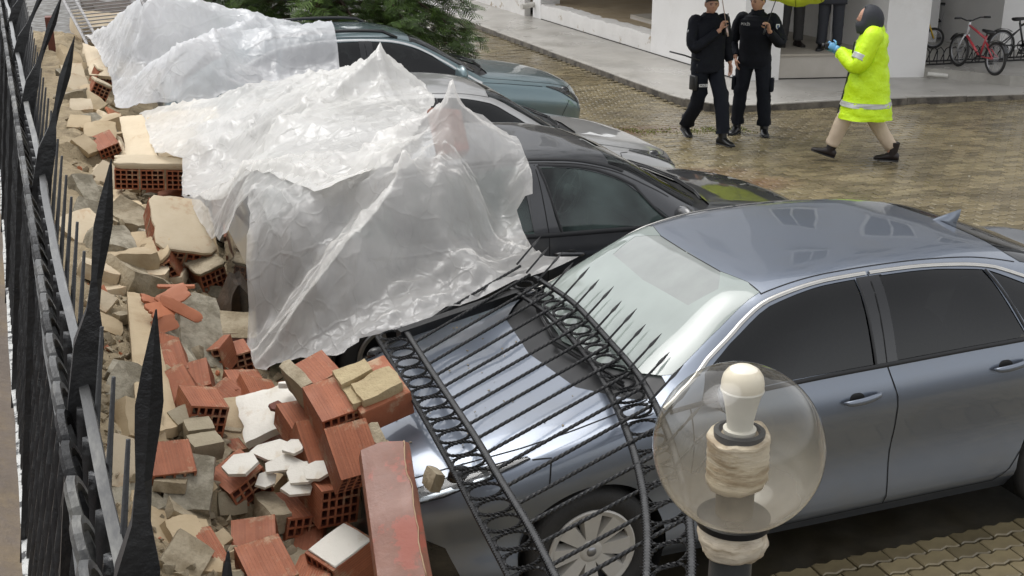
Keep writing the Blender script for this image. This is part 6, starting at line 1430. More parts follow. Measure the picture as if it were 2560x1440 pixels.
def torso_loft(mb, levels, n=28, wr=.008, seed=0.0, k=5, closed=True):
    """levels: (z, rx, ry, cx, cy)"""
    L = []; 
    for i in range(len(levels)-1):
        for j in range(k): t = j/k; L.append([levels[i][q]+(levels[i+1][q]-levels[i][q])*(t*t*(3-2*t) if q else t) for q in range(5)])
    L.append(list(levels[-1])); rings = []
    for z, rx, ry, cx, cy in L:
        r = []
        for j in range(n):
            a = 2*PI*j/n; c_, s_ = math.cos(a), math.sin(a); e = 2.5; q = (abs(c_)**e+abs(s_)**e)**(-1/e)
            d = wr*nz(c_*2.2+seed, z*9+s_, s_*2.2)+wr*.6*nz(c_*4, z*18, s_*4+seed); r.append((cx+(rx+d)*q*c_, cy+(ry+d)*q*s_, z))
        rings.append(r)
    mb.loft(rings); return L
def head_geo(mb, c, yaw=0.0, pitch=0.0, s=1.0):
    """head facing -y; chin to crown about .23 m"""
    M = Matrix.Translation(c) @ Matrix.Rotation(yaw, 4, 'Z') @ Matrix.Rotation(pitch, 4, 'X'); nu, nv = 36, 26; rings = []
    for i in range(1, nv):
        ph = PI*i/nv; zz = -math.cos(ph); r = math.sin(ph); ring = []
        for j in range(nu):
            a = 2*PI*j/nu; x, y = math.cos(a)*r, math.sin(a)*r; X, Y, Z = x*.076, y*.098, zz*.118
            f = max(0, -y)                                    # front weight
            if zz < -.1: X *= 1-.28*min(1, (-zz-.1)/.9)*(.5+.5*f); Y = Y*(1-.12*(-zz)) if y > 0 else Y*(1+.02)
            if y > 0 and zz < -.35: Y *= .72
            d = 0
            d += .022*math.exp(-((x/.13)**2))*math.exp(-((zz+.12)/.14)**2)*f**2*1.1      # nose
            d += .006*math.exp(-((zz-.13)/.08)**2)*f                                     # brow
            d -= .008*math.exp(-(((abs(x)-.36)/.16)**2))*math.exp(-((zz-.02)/.09)**2)*f    # eye sockets
            d += .006*math.exp(-((x/.28)**2))*math.exp(-((zz+.47)/.07)**2)*f              # lips
            d += .010*math.exp(-((x/.3)**2))*math.exp(-((zz+.80)/.12)**2)*f               # chin
            Y -= d; ring.append((X*s, Y*s, Z*s))
        rings.append(ring)
    mb.loft(rings, True, True, 0, True, M)
    for sg in (-1, 1): mb.ball((sg*.078*s, .012*s, -.005*s), (.012*s, .022*s, .034*s), M)
    return M
def hand_geo(mb, wrist, palm_dir, normal, curl=.9, side=1, L=.18):
    """palm + four fingers + thumb; normal = direction the palm faces, fingers curl to it"""
    d = Vector(palm_dir).normalized(); n_ = Vector(normal); n_ = (n_-d*n_.dot(d)).normalized(); s_ = d.cross(n_)*side; w = Vector(wrist)
    mb.tube([w, w+d*.03, w+d*.07, w+d*.095], [.026, .036, .040, .036], 10, up=s_, flat=.5)
    for k, (o, ll) in enumerate(((-.030, .070), (-.010, .080), (.010, .076), (.028, .060))):
        b = w+d*.085+s_*o; pts = [b]; a = curl*.35
        for seg_ in (ll*.45, ll*.32, ll*.25):
            pts.append(pts[-1]+(d*math.cos(a)+n_*math.sin(a))*seg_); a += curl*.75
        mb.tube(pts, [.0105, .010, .009, .0075], 7)
    b = w+d*.03-s_*.03; t1 = b+(d*.55-s_*.75+n_*.35).normalized()*.045; t2 = t1+(d*.8-s_*.1+n_*.55).normalized()*.035
    mb.tube([b, t1, t2], [.013, .011, .008], 7)
def fuse(o, vox=.009):
    md = o.modifiers.new('fuse', 'REMESH'); md.mode = 'VOXEL'; md.voxel_size = vox; md.use_smooth_shade = True
    dg = bpy.context.evaluated_depsgraph_get(); me = bpy.data.meshes.new_from_object(o.evaluated_get(dg)); ms = list(o.data.materials); o.modifiers.clear(); o.data = me
    if not me.materials:
        for m in ms: me.materials.append(m)
    me.polygons.foreach_set('use_smooth', [True]*len(me.polygons)); return o
def person(label, loc, rz, J, head=(0, 0, 0, 0, 0), hands=(), extras=None, group=None):
    """J: joints in the person's own frame (faces -y, +x is the person's left)"""
    t = thing('person', label, 'person', loc, (0, 0, rz), group)
    b = MB(); hx, hy, hz, hyaw, hpit = head
    b.tube([J['pelvis'], J['waist'], J['chest'], J['neck'], (hx, hy+.02, hz-.06)], [.13, .12, .14, .06, .052], 16, flat=.72)
    M = head_geo(b, (hx, hy, hz), hyaw, hpit)
    for sg, q in ((-1, 'r'), (1, 'l')):
        b.tube([J['chest'], J['sh_'+q], J['el_'+q], J['wr_'+q]], [.07, .055, .042, .028], 12)
        b.tube([J['pelvis'], J['hip_'+q], J['kn_'+q], J['an_'+q]], [.09, .085, .055, .04], 12)
    for h in hands: hand_geo(b, *h)
    o = fuse(b.build('body', M_SKIN, t, smooth=True), .0085)
    eyes = MB()
    for sg in (-1, 1):
        eyes.ball((sg*.029, -.089, .004), (.012, .006, .006), M); eyes.box((sg*.030, -.097, .020), (.034, .008, .006), M)
    eyes.build('eyes', M_HAIRD, o)
    return t, o, M
def hair_cap(par, M, m, low=-.01, front=.045, s=1.06):
    mb = MB(); nu, nv = 28, 14; rings = []
    for i in range(nv+1):
        q = i/nv; ring = []
        for j in range(nu):
            a = 2*PI*j/nu; fr_ = max(0, -math.sin(a)); zl = low+(front-low)*fr_**.5; ph = q*PI/2*1.0
            z0 = zl/.118; zz = z0+(1-z0)*math.sin(ph*.98); r = math.sqrt(max(0, 1-min(1, zz)**2)); k = s+.025*nz(math.cos(a)*6, zz*6, math.sin(a)*6)
            ring.append((.076*k*r*math.cos(a), .098*k*r*math.sin(a)+.004, .118*k*zz))
        rings.append(ring)
    mb.loft(rings, False, True, 0, True, M); return mb.build('hair', m, par, smooth=True)
def boots(t, feet, m, sole=None):
    """feet: (ankle xyz, toe direction xyz)"""
    for (a, d, lift) in feet:
        a = Vector(a); d = Vector(d).normalized(); up = Vector((0, 0, 1)); s_ = d.cross(up).normalized(); u2 = s_.cross(d); mb = MB(); base = a-u2*.085
        prof = [(-.085, .034, .075), (-.06, .042, .10), (-.02, .045, .115), (.03, .045, .10), (.08, .047, .07), (.13, .048, .055), (.17, .042, .045), (.195, .025, .03)]
        rings = [[base+d*x+s_*(w_*math.cos(2*PI*j/14))+u2*(h*.5+h*.5*math.sin(2*PI*j/14)) for j in range(14)] for x, w_, h in prof]
        mb.loft(rings); mb.tube([base+u2*.06, a+u2*.04-d*.012, a+u2*.13-d*.02], [.052, .054, .06], 14); o = mb.build('boot', m, t, smooth=True, auto=60)
        so2 = MB(); so2.loft([[base+d*x+s_*(w_*1.08*math.cos(2*PI*j/14))+u2*(.006+.012*math.sin(2*PI*j/14)) for j in range(14)] for x, w_, h in prof]); so2.build('sole', M_BLACK, o)
def text_on(par, body, size, M, m, name='lettering'):
    cu = bpy.data.curves.new(name, 'FONT'); cu.body = body; cu.size = size; cu.extrude = .0015; cu.align_x = 'CENTER'; cu.align_y = 'CENTER'
    tmp = bpy.data.objects.new(name, cu); COL.objects.link(tmp); dg = bpy.context.evaluated_depsgraph_get(); me = bpy.data.meshes.new_from_object(tmp.evaluated_get(dg)); bpy.data.objects.remove(tmp)
    me.materials.clear(); me.materials.append(m); o = link(name, me, par); o.matrix_basis = M; return o
def facing(x, y, z, rz=0.0, tilt=0.0, roll=0.0):   # text plane that reads from -y
    return Matrix.Translation((x, y, z)) @ Matrix.Rotation(rz, 4, 'Z') @ Matrix.Rotation(PI/2+tilt, 4, 'X') @ Matrix.Rotation(roll, 4, 'Z')
def badge(par, x, y, z, rz):
    mb = MB(); M = facing(x, y, z, rz); P = [(0, -.036), (.022, -.018), (.027, .012), (.024, .032), (-.024, .032), (-.027, .012), (-.022, -.018)]; mb.prism(P, 0, .003, M); o = mb.build('arm_badge', M_WHITE, par)
    q = MB(); q.prism([(a*.6, b*.6) for a, b in P], .003, .005, M); q.build('badge_emblem', mat('badge_blue', (.08, .12, .22), rough=.5), o)
def umbrella(label, hand, top, m, rib_m, group=None, R=.55, H=.26, n=8, shaft=None):
    hand = Vector(hand); top = Vector(top); ax = (top-hand).normalized(); t = thing('umbrella', label, 'umbrella', hand-ax*.10, (0, 0, 0), group)
    q = ax.to_track_quat('Z', 'Y').to_matrix().to_4x4(); M = Matrix.Translation(hand-(hand-ax*.10)) @ q; L = (top-hand).length
    mb = MB(); mb.tube([(0, 0, -.10), (0, 0, L+.05)], .0055, 8, M=M); mb.build('shaft', shaft or M_BLACK, t, smooth=True)
    hd = MB(); hd.tube([(0, 0, -.12), (0, 0, -.02)], .012, 8, M=M); hd.build('handle', shaft or M_BLACK, t, smooth=True)
    cp = MB(); rings = []; N = n*4
    for i in range(9):
        r = R*i/8 if i else .004; z = L-H*(r/R)**2.0; ring = []
        for j in range(N):
            a = 2*PI*j/N; sc = 1-.075*(i/8)*(1-abs(math.cos(a*n/2)))*1.0; ring.append((r*sc*math.cos(a), r*sc*math.sin(a), z+.012*(i/8)*(1-abs(math.cos(a*n/2)))))
        rings.append(ring)
    cp.loft(rings, True, False, 0, True, M); o = cp.build('canopy', m, t, smooth=True)
    md = o.modifiers.new('thick', 'SOLIDIFY'); md.thickness = .002
    for k in range(n):
        a = 2*PI*k/n; rb = MB(); rb.tube([(R*.99*i/6*math.cos(a), R*.99*i/6*math.sin(a), L-H*(i/6)**2-.006) for i in range(7)], .003, 5, M=M); rb.build('rib', rib_m, t)
    return t

# ---- officer standing, head turned aside, yellow umbrella in the left hand
P2 = (6.09, 7.95, 0)
J = dict(pelvis=(0, 0, .95), waist=(0, 0, 1.06), chest=(0, .01, 1.32), neck=(0, .02, 1.50), sh_r=(-.20, .02, 1.43), el_r=(-.29, .07, 1.16), wr_r=(-.225, -.07, .96), sh_l=(.20, .02, 1.43), el_l=(.30, -.03, 1.17), wr_l=(.19, -.25, 1.33),
         hip_r=(-.10, 0, .90), kn_r=(-.145, -.02, .49), an_r=(-.17, 0, .09), hip_l=(.10, 0, .90), kn_l=(.15, -.03, .49), an_l=(.18, 0, .09))
RZ2 = RAD(-40)
t, bd, Mh = person('officer in dark uniform standing under a yellow umbrella, hand in pocket', P2, RZ2, J, (0, -.01, 1.645, -.55, .0), hands=[((.19, -.25, 1.33), (-.25, -.3, .92), (-.5, -.75, -.2), 1.25, 1), ((-.225, -.07, .96), (.25, -.2, -.95), (.9, .2, 0), .4, -1)])
hair_cap(bd, Mh, M_HAIRB)
mb = MB(); torso_loft(mb, [(.88, .195, .135, 0, 0), (.93, .20, .14, 0, 0), (1.05, .195, .135, 0, 0), (1.2, .20, .14, 0, .005), (1.34, .215, .14, 0, .01), (1.42, .222, .125, 0, .015), (1.465, .18, .11, 0, .018), (1.49, .12, .085, 0, .02), (1.53, .075, .07, 0, .015)], seed=2)
cloth_tube(mb, [(-.15, .015, 1.43), J['sh_r'], J['el_r'], (-.235, -.05, .985)], [.072, .076, .066, .05], seed=3, wr=.011, bunch=(.62,)); cloth_tube(mb, [(.15, .015, 1.43), J['sh_l'], J['el_l'], (.20, -.225, 1.31)], [.072, .076, .068, .05], wr=.011, seed=5, bunch=(.62,))
jk = mb.build('jacket', M_NAVY, t, smooth=True, auto=60)
cl = MB(); torso_loft(cl, [(1.49, .088, .078, 0, .012), (1.55, .078, .068, 0, .012)], wr=.002); cl.build('collar', M_NAVY, jk, smooth=True)
text_on(jk, 'POLİS', .042, facing(-.115, -.150, 1.385, -.15), M_WHITE); badge(jk, .265, -.055, 1.36, .7)
mb = MB(); cloth_tube(mb, [(-.085, 0, .98), J['hip_r'], J['kn_r'], (-.168, .0, .13)], [.115, .112, .088, .078], seed=7, wr=.012, bunch=(.95, .55)); cloth_tube(mb, [(.085, 0, .98), J['hip_l'], J['kn_l'], (.178, .0, .13)], [.115, .112, .088, .078], seed=9, wr=.012, bunch=(.95, .55))
torso_loft(mb, [(.84, .17, .115, 0, 0), (.95, .18, .125, 0, 0), (1.04, .17, .12, 0, 0)], seed=11); tr_ = mb.build('trousers', M_NAVY2, t, smooth=True, auto=60)
pk = MB(); pk.box((-.235, -.01, .64), (.045, .12, .17), bev=.015); pk.box((.238, -.01, .64), (.045, .12, .17), bev=.015); pk.build('cargo_pocket', M_NAVY2, tr_, smooth=True)
fl = MB(); fl.box((-.258, -.015, .735), (.008, .05, .014)); fl.box((.262, -.015, .735), (.008, .05, .014)); fl.build('pocket_tab', M_WHITE, tr_)
boots(t, [((-.17, 0, .085), (-.25, -1, 0), 0), ((.18, 0, .085), (.3, -1, 0), 0)], M_BOOT)
Mw = Matrix.Translation(P2) @ Matrix.Rotation(RZ2, 4, 'Z')
hw = Mw @ Vector((.165, -.305, 1.40))
M_UMB = mat('umbrella_yellow', (.66, .72, .10), (.60, .66, .09), rough=.45, scale=3)
_n, _l, _b = nodes_of(M_UMB); _t = _n.new('ShaderNodeBsdfTranslucent'); _t.inputs[0].default_value = (.80, .86, .16, 1); _m = _n.new('ShaderNodeMixShader'); _m.inputs[0].default_value = .55
_o = next(x for x in _n if x.type == 'OUTPUT_MATERIAL'); _l.new(_b.outputs[0], _m.inputs[1]); _l.new(_t.outputs[0], _m.inputs[2]); _l.new(_m.outputs[0], _o.inputs[0])
umbrella('yellow green umbrella held by the right hand officer', hw, hw+Vector((.42, .27, .69)), M_UMB, M_BLACK, R=.57)

# ---- officer walking, umbrella shaft in the right hand
P1 = (5.38, 7.86, 0); RZ1 = RAD(2)
J = dict(pelvis=(0, 0, .95), waist=(0, -.01, 1.06), chest=(0, -.01, 1.33), neck=(.0, 0, 1.51), sh_r=(-.20, .02, 1.44), el_r=(-.24, -.06, 1.16), wr_r=(.02, -.22, 1.37), sh_l=(.20, .0, 1.44), el_l=(.27, .05, 1.17), wr_l=(.31, -.02, .93),
         hip_r=(-.10, 0, .90), kn_r=(-.09, .03, .50), an_r=(-.07, .33, .12), hip_l=(.10, 0, .90), kn_l=(.09, -.22, .50), an_l=(.07, -.33, .09))
t, bd, Mh = person('officer in dark jacket walking with radio, left of the two', P1, RZ1, J, (0, -.03, 1.655, -.35, .05), hands=[((.02, -.22, 1.37), (.25, -.15, .95), (.4, -.8, 0), 1.25, -1), ((.31, -.02, .93), (.05, -.12, -1), (-1, 0, 0), .5, 1)])
hair_cap(bd, Mh, M_HAIRD)
mb = MB(); torso_loft(mb, [(.86, .205, .15, 0, 0), (.95, .205, .15, 0, 0), (1.08, .20, .145, 0, 0), (1.22, .205, .145, 0, 0), (1.36, .215, .14, 0, 0), (1.43, .222, .125, 0, .005), (1.47, .18, .11, 0, .008), (1.50, .12, .085, 0, .01), (1.55, .08, .075, 0, .0)], seed=12)
cloth_tube(mb, [(-.15, .0, 1.44), J['sh_r'], J['el_r'], (-.01, -.205, 1.345)], [.072, .078, .07, .052], wr=.011, seed=13, bunch=(.62,)); cloth_tube(mb, [(.15, 0, 1.44), J['sh_l'], J['el_l'], (.305, -.01, .955)], [.072, .076, .066, .05], wr=.011, seed=15, bunch=(.62,))
jk = mb.build('jacket', M_NAVY, t, smooth=True, auto=60); badge(jk, -.285, -.02, 1.33, -.9)
mb = MB(); cloth_tube(mb, [(-.085, 0, .98), J['hip_r'], J['kn_r'], (-.07, .32, .15)], [.115, .112, .088, .080], seed=17, wr=.012, bunch=(.95, .55)); cloth_tube(mb, [(.085, 0, .98), J['hip_l'], J['kn_l'], (.07, -.32, .13)], [.115, .112, .088, .080], seed=19, wr=.012, bunch=(.95, .55))
torso_loft(mb, [(.84, .17, .12, 0, 0), (.95, .18, .13, 0, 0), (1.04, .17, .12, 0, 0)], seed=21); tr_ = mb.build('trousers', M_NAVY2, t, smooth=True, auto=60)
ht = MB(); ht.box((-.215, -.05, .73), (.05, .13, .18), bev=.015); ht.box((-.17, -.03, .90), (.05, .10, .12), bev=.015); ho = ht.build('holster', M_BLACK, t, smooth=True)
lb = MB(); Mt = facing(-.12, -.125, .70, -.25); lb.box((0, 0, 0), (.105, .034, .004), Mt); lo = lb.build('thigh_label', M_WHITE, tr_); text_on(lo, 'POLİS', .030, Mt @ Matrix.Translation((0, 0, .004)), M_NAVY)
bt = MB(); bt.tube([(-.17, -.10, 1.0), (-.33, .0, 1.06), (-.48, .10, 1.10)], .010, 8); bt.build('baton', M_BLACK, t, smooth=True)
rd = MB(); rd.box((.145, -.145, 1.36), (.055, .035, .12), bev=.01); rd.tube([(.165, -.14, 1.42), (.165, -.135, 1.55)], .007, 6); rd.build('radio', M_BLACK, t, smooth=True)
boots(t, [((-.07, .33, .12), (-.15, -1, -.25), 0), ((.07, -.33, .085), (.2, -1, 0), 0)], M_BOOT)
Mw = Matrix.Translation(P1) @ Matrix.Rotation(RZ1, 4, 'Z'); hw = Mw @ Vector((.055, -.29, 1.42))
umbrella('dark umbrella held by the walking officer, only its shaft showing', hw, hw+Vector((-.14, .10, .78)), mat('umbrella_dark', (.02, .02, .025), rough=.5), M_BLACK, R=.58, shaft=mat('pale_shaft', (.55, .42, .38), rough=.35, metal=.3))

# ---- person in the hi-vis coat walking to the left
P3 = (6.52, 6.20, 0); RZ3 = RAD(-126)
J = dict(pelvis=(0, 0, .95), waist=(0, -.01, 1.06), chest=(0, -.02, 1.32), neck=(0, -.03, 1.49), sh_r=(-.20, -.01, 1.43), el_r=(-.26, -.12, 1.14), wr_r=(-.08, -.40, 1.24), sh_l=(.20, -.01, 1.43), el_l=(.26, -.14, 1.13), wr_l=(.07, -.38, 1.28),
         hip_r=(-.09, 0, .90), kn_r=(-.09, .10, .50), an_r=(-.07, .33, .10), hip_l=(.09, 0, .90), kn_l=(.09, -.22, .52), an_l=(.07, -.36, .13))
t, bd, Mh = person('person in bright yellow hi-vis coat with blue gloves, walking left', P3, RZ3, J, (0, -.06, 1.635, .05, .05))
gv = MB(); hand_geo(gv, (-.08, -.40, 1.24), (.3, -.8, .4), (.7, .2, -.1), 1.1, -1); hand_geo(gv, (.07, -.38, 1.28), (-.2, -.85, .35), (-.7, .1, -.1), 1.1, 1); gv.tube([(-.08, -.38, 1.23), (-.07, -.42, 1.25)], [.04, .034], 10); gv.tube([(.07, -.36, 1.27), (.065, -.40, 1.29)], [.04, .034], 10); gv.build('gloves', M_GLOVE, t, smooth=True)
cm = MB(); cm.box((0, -.49, 1.30), (.12, .045, .075), bev=.01); cm.tube([(0, -.51, 1.30), (0, -.55, 1.30)], .028, 12); co = cm.build('camera_in_hand', M_BLACK, None, smooth=True); co.location = P3; co.rotation_euler = (0, 0, RZ3); co.name = 'handheld_camera'; tag(co, 'small black camera held in blue gloved hands', 'camera')
lv = [(.52, .33, .30, 0, -.01), (.60, .315, .285, 0, -.01), (.8, .28, .25, 0, -.01), (1.0, .255, .215, 0, -.01), (1.15, .245, .19, 0, -.01), (1.32, .245, .175, 0, -.01), (1.42, .225, .15, 0, 0), (1.50, .14, .11, 0, 0), (1.545, .10, .095, 0, -.01)]
mb = MB(); torso_loft(mb, lv, seed=22, wr=.028); cloth_tube(mb, [(-.15, 0, 1.44), J['sh_r'], J['el_r'], (-.10, -.355, 1.215)], [.10, .108, .098, .065], seed=23, bunch=(.62,), wr=.01); cloth_tube(mb, [(.15, 0, 1.44), J['sh_l'], J['el_l'], (.085, -.34, 1.255)], [.10, .108, .098, .065], seed=25, bunch=(.62,), wr=.01)
ct = mb.build('coat', M_HIVIS, t, smooth=True, auto=60)
def ring_at(z0, z1, lv, name, m, grow=.008, seed=22):
    f = [pchip([l_[0] for l_ in lv], [l_[q] for l_ in lv]) for q in range(5)]; b = MB(); torso_loft(b, [(z, f[1](z)+grow, f[2](z)+grow, f[3](z), f[4](z)) for z in (z0, (z0+z1)/2, z1)], wr=.02, seed=seed); return b.build(name, m, ct, smooth=True, auto=60)
ring_at(.66, .715, lv, 'reflective_band', M_REFLT)
for q, wx in (('r', -1), ('l', 1)):
    b = MB(); a_, e_ = Vector(J['sh_'+q]), Vector(J['el_'+q]); cloth_tube(b, [a_.lerp(e_, .62), a_.lerp(e_, .72), a_.lerp(e_, .82)], [.112, .111, .110], k=3, wr=.003); b.build('reflective_band', M_REFLT, ct, smooth=True)
fr2 = MB(); fr2.loft([[(x*.9-.02, y, z), (x*.9+.035, y-.006, z), (x*.9+.035, y-.02, z+.0), (x*.9-.02, y-.014, z)] for x, y, z in ((.02, -.30, .55), (.02, -.272, .7), (.02, -.245, .85), (.01, -.222, 1.0), (0, -.20, 1.2), (0, -.185, 1.36))]); fr2.build('coat_opening', M_HOOD, ct)
mb = MB(); rings = []   # hood up, open at the face
for i in range(15):
    q = i/14; z = 1.455+.315*(1-(1-q)**1.7); r = math.sin(PI*min(.97, .32+.66*q)); ring = []
    for j in range(26):
        a = 2*PI*j/26; c_, s_ = math.cos(a), math.sin(a); yy = s_*.155*r; 
        fcut = .70 if (s_ < -.3 and .22 < q < .74) else 1.0
        ring.append((c_*.120*r*(1.0), -.055+yy*fcut, z))
    rings.append(ring)
mb.loft(rings); hood = mb.build('hood', M_HOOD, t, smooth=True)
fc = MB(); Mf_ = head_geo(fc, (0, -.082, 1.622), .05, .03); fo = fc.build('face', M_SKIN, bd, smooth=True)
sc = MB(); torso_loft(sc, [(1.44, .10, .10, 0, -.05), (1.50, .09, .105, 0, -.07), (1.555, .078, .10, 0, -.075)], wr=.004); sc.build('neck_scarf', M_HOOD, t, smooth=True)
mb = MB(); cloth_tube(mb, [(-.085, 0, .96), J['hip_r'], J['kn_r'], (-.07, .325, .16)], [.115, .112, .092, .070], seed=27, bunch=(.95, .55), wr=.008); cloth_tube(mb, [(.085, 0, .96), J['hip_l'], J['kn_l'], (.07, -.345, .19)], [.115, .112, .092, .070], seed=29, bunch=(.95, .55), wr=.008); mb.build('trousers', M_BEIGET, t, smooth=True)
boots(t, [((-.07, .33, .10), (-.05, -1, .02), 0), ((.07, -.36, .14), (.05, -1, .30), 0)], M_BOOTBR)

# ---- two people on the entrance platform
def onlooker(label, loc, rz, mt, mc, shoe, coat_z=.62):
    J = dict(pelvis=(0, 0, .95), waist=(0, 0, 1.06), chest=(0, 0, 1.32), neck=(0, .01, 1.50), sh_r=(-.20, .01, 1.43), el_r=(-.26, .05, 1.16), wr_r=(-.24, -.05, .92), sh_l=(.20, .01, 1.43), el_l=(.26, .05, 1.16), wr_l=(.22, -.12, 1.02),
             hip_r=(-.10, 0, .90), kn_r=(-.11, -.01, .49), an_r=(-.12, 0, .09), hip_l=(.10, 0, .90), kn_l=(.11, -.01, .49), an_l=(.12, 0, .09))
    t, bd, Mh = person(label, loc, rz, J, (0, -.01, 1.645, .2, 0), hands=[(J['wr_l'], (-.2, -.8, -.3), (-.8, 0, -.2), .8, 1), (J['wr_r'], (0, -.1, -1), (1, 0, 0), .6, -1)]); hair_cap(bd, Mh, M_HAIRD)
    mb = MB(); torso_loft(mb, [(coat_z, .23, .16, 0, 0), (.9, .215, .15, 0, 0), (1.2, .205, .145, 0, 0), (1.36, .215, .14, 0, 0), (1.43, .222, .125, 0, .005), (1.47, .18, .11, 0, .008), (1.50, .12, .085, 0, .01), (1.55, .08, .075, 0, 0)], seed=loc[0]); cloth_tube(mb, [(-.15, 0, 1.44), J['sh_r'], J['el_r'], J['wr_r']], [.085, .088, .072, .055], seed=1.2); cloth_tube(mb, [(.15, 0, 1.44), J['sh_l'], J['el_l'], J['wr_l']], [.085, .088, .072, .055], seed=2.2); mb.build('coat', mc, t, smooth=True)
    mb = MB(); cloth_tube(mb, [(-.085, 0, .98), J['hip_r'], J['kn_r'], (-.12, 0, .10)], [.11, .108, .085, .078], seed=3.3, bunch=(.95,)); cloth_tube(mb, [(.085, 0, .98), J['hip_l'], J['kn_l'], (.12, 0, .10)], [.11, .108, .085, .078], seed=4.4, bunch=(.95,)); mb.build('trousers', mt, t, smooth=True)
    boots(t, [((-.12, 0, .085), (-.2, -1, 0), 0), ((.12, 0, .085), (.35, -1, 0), 0)], shoe); return t
onlooker('person in grey trousers on the platform behind the yellow umbrella', (9.02, 11.66, .475), RAD(-20), M_GREYT, mat('grey_coat', (.06, .058, .06), rough=.8), M_BOOTBR, .85)
onlooker('person in dark suit on the platform beside the hi-vis walker', (9.33, 11.05, .475), RAD(-35), M_SUIT, M_SUIT, M_BOOT, .72)

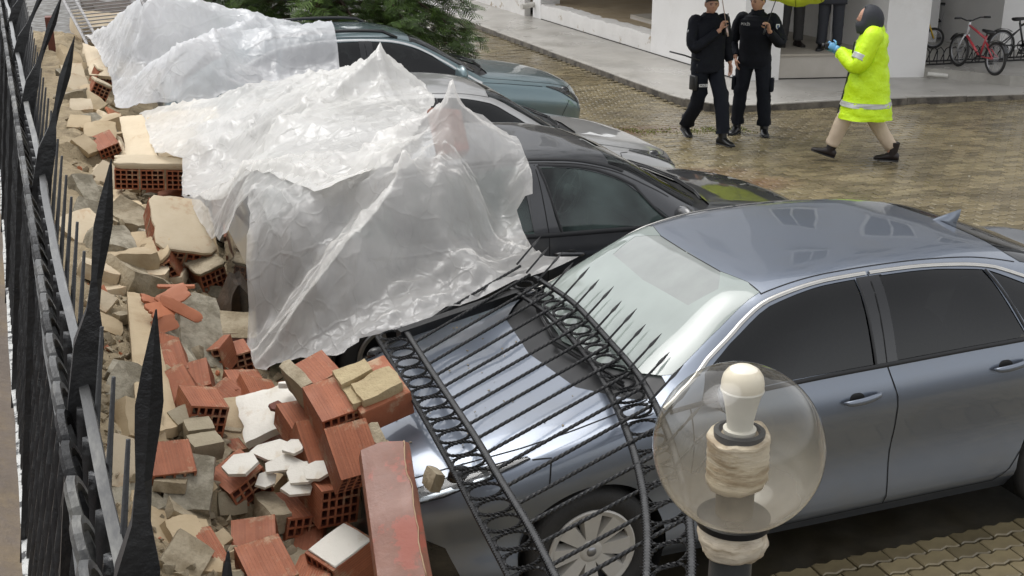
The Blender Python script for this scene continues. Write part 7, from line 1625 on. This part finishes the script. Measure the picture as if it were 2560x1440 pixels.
# ================================================================== bicycles and rack
def bicycle(label, rear, head_dir, D, frame_m, fork_m, seat_h=.62, bar_h=.85, wb=None, rim_m=M_ALLOY, fender=None, bmx=False, lean=0.0):
    """rear: contact point of the rear wheel; frame drawn in its own plane, x forward"""
    ang = math.atan2(head_dir[1], head_dir[0]); t = thing('bicycle', label, 'bicycle', rear, (lean, 0, ang)); R = D/2; wb = wb or D*1.75
    def wheel(x):
        mb = MB(); N = 36; pts = [(x+(R-.02)*math.cos(2*PI*k/N), 0, R+(R-.02)*math.sin(2*PI*k/N)) for k in range(N+1)]; mb.tube(pts, .021, 8, cap=False); w_ = mb.build('wheel', M_TYRE, t, smooth=True)
        mb = MB(); pts = [(x+(R-.048)*math.cos(2*PI*k/N), 0, R+(R-.048)*math.sin(2*PI*k/N)) for k in range(N+1)]; mb.tube(pts, .011, 6, cap=False); mb.build('rim', rim_m, w_, smooth=True)
        mb = MB()
        for k in range(20):
            a = 2*PI*k/20; mb.tube([(x+.015*math.cos(a+1), .02*(-1)**k, R+.015*math.sin(a+1)), (x+(R-.05)*math.cos(a), 0, R+(R-.05)*math.sin(a))], .0022, 4)
        mb.tube([(x, -.045, R), (x, .045, R)], .018, 8); mb.build('spokes', M_ALLOY, w_)
    wheel(0); wheel(wb); bb = Vector((wb*.42, 0, R*.92)); st = Vector((wb*.30, 0, seat_h-.06)); hd0 = Vector((wb*.80, 0, bar_h-.20)); hd1 = Vector((wb*.84, 0, bar_h-.36))
    fr_ = MB()
    for a, b, r in ((st, bb, .017), (hd1, bb, .021), (hd0, st*.85+bb*.15, .018), (Vector((0, .05, R)), bb, .011), (Vector((0, -.05, R)), bb, .011), (Vector((0, .05, R)), st*.75+bb*.25, .010), (Vector((0, -.05, R)), st*.75+bb*.25, .010)): fr_.tube([a, b], r, 8)
    fr_.build('frame', frame_m, t, smooth=True)
    fk = MB(); fk.tube([hd0+Vector((-.01, 0, .05)), hd1], .019, 8)
    for sg in (-1, 1): fk.tube([hd1+Vector((0, .045*sg, -.01)), (wb, .05*sg, R)], .013, 8)
    fk.tube([hd1+Vector((0, -.05, 0)), hd1+Vector((0, .05, 0))], .014, 6); fk.build('fork', fork_m, t, smooth=True)
    hb = MB(); s0 = Vector((wb*.79, 0, bar_h-.13)); hb.tube([hd0, s0], .014, 8)
    rise = .14 if bmx else .05; hb.tube([s0+Vector((-.05, -.30, rise)), s0+Vector((.0, -.17, rise*.9)), s0+Vector((.02, -.05, 0)), s0+Vector((.02, .05, 0)), s0+Vector((.0, .17, rise*.9)), s0+Vector((-.05, .30, rise))], .011, 8); h_ = hb.build('handlebar', M_BLACK, t, smooth=True)
    for sg in (-1, 1): gp_ = MB(); gp_.tube([s0+Vector((-.05, .31*sg, rise)), s0+Vector((-.035, .21*sg, rise))], .017, 8); gp_.build('grip', M_BLACK, h_, smooth=True)
    sa = MB(); sa.loft([[(st.x+x, w_*math.cos(2*PI*j/12), seat_h+.0+h*math.sin(2*PI*j/12)+.01*x*5) for j in range(12)] for x, w_, h in ((-.13, .03, .012), (-.11, .075, .028), (-.04, .07, .03), (.04, .035, .025), (.11, .022, .02), (.13, .008, .01))]); sa.tube([st, (st.x, 0, seat_h)], .012, 8); sa.build('saddle', M_BLACK, t, smooth=True)
    ck = MB(); ck.tube([bb+Vector((0, -.06, 0)), bb+Vector((0, .06, 0))], .02, 8); N = 20; ck.tube([bb+Vector((.075*math.cos(2*PI*k/N), .045, .075*math.sin(2*PI*k/N))) for k in range(N+1)], .008, 5, cap=False)
    for sg in (-1, 1): ck.tube([bb+Vector((0, .06*sg, 0)), bb+Vector((.10*sg, .07*sg, -.10))], .009, 6); ck.box(tuple(bb+Vector((.10*sg, .115*sg, -.10))), (.08, .09, .02))
    ck.build('crank', M_BLACK, t, smooth=True, auto=40)
    if fender:
        for x in (0, wb):
            f_ = MB(); f_.loft([[(x+(R+.02)*math.cos(a), y, R+(R+.02)*math.sin(a)) for y in (-.03, -.015, .015, .03)] for a in [RAD(30)+RAD(110)*k/10+(0 if x else RAD(20)) for k in range(11)]], False, False, closed=False); o = f_.build('mudguard', fender, t, smooth=True); md = o.modifiers.new('s', 'SOLIDIFY'); md.thickness = .003
    return t
M_BRED = mat('bike_red', (.50, .045, .06), rough=.3, coat=.5); M_BWHITE = mat('bike_white', (.62, .62, .63), rough=.3, coat=.4); M_BYEL = mat('bike_yellow', (.75, .48, .01), rough=.35, coat=.4); M_BBLK = mat('bike_black', (.012, .012, .013), rough=.3, coat=.4)
bicycle('small red and white bicycle parked in front of the rack', (11.12, 9.36, .235), (.10, .99), .50, M_BRED, M_BWHITE, .62, .86, wb=.92, fender=M_BBLK)
bicycle('black bicycle with high handlebar at the right edge', (12.22, 10.50, .235), (.93, -.12), .50, M_BBLK, M_BBLK, .66, .98, wb=.98, bmx=True, fender=M_BBLK)
bicycle('small yellow bicycle hidden in the dark bay corner', (11.55, 12.35, .235), (.55, -.35), .36, M_BYEL, M_BYEL, .62, .80, wb=.66)
bicycle('large dark bicycle in the bay behind the yellow one', (12.95, 12.9, .235), (-.8, .25), .66, M_BBLK, M_BBLK, .85, 1.05, wb=1.05)
rk = thing('bicycle_rack', 'grey steel bicycle rack of bent loops along the bay', 'bicycle rack', (11.7, 10.5, .235))
A0, A1 = Vector((10.80, 10.62, .235)), Vector((14.2, 10.35, .235)); dv = (A1-A0).normalized(); pv_ = Vector((-dv.y, dv.x, 0)); Lr = (A1-A0).length
mb = MB()
for s_ in (-.14, .14): mb.tube([A0+pv_*s_+Vector((0, 0, .02)), A1+pv_*s_+Vector((0, 0, .02))], .013, 6)
mb.build('rack_rail', M_IRON, rk, world=True)
for k in range(int(Lr/.13)):
    p = A0+dv*(.05+.13*k); mb = MB(); o1 = dv*(.02 if k % 2 else -.0)
    mb.tube([p-pv_*.14+Vector((0, 0, .02)), p-pv_*.10+o1+Vector((0, 0, .22)), p-pv_*.02+o1+Vector((0, 0, .26)), p+pv_*.06+o1+Vector((0, 0, .22)), p+pv_*.14+Vector((0, 0, .02))], .008, 6); mb.build('rack_loop', M_IRON, rk, world=True)
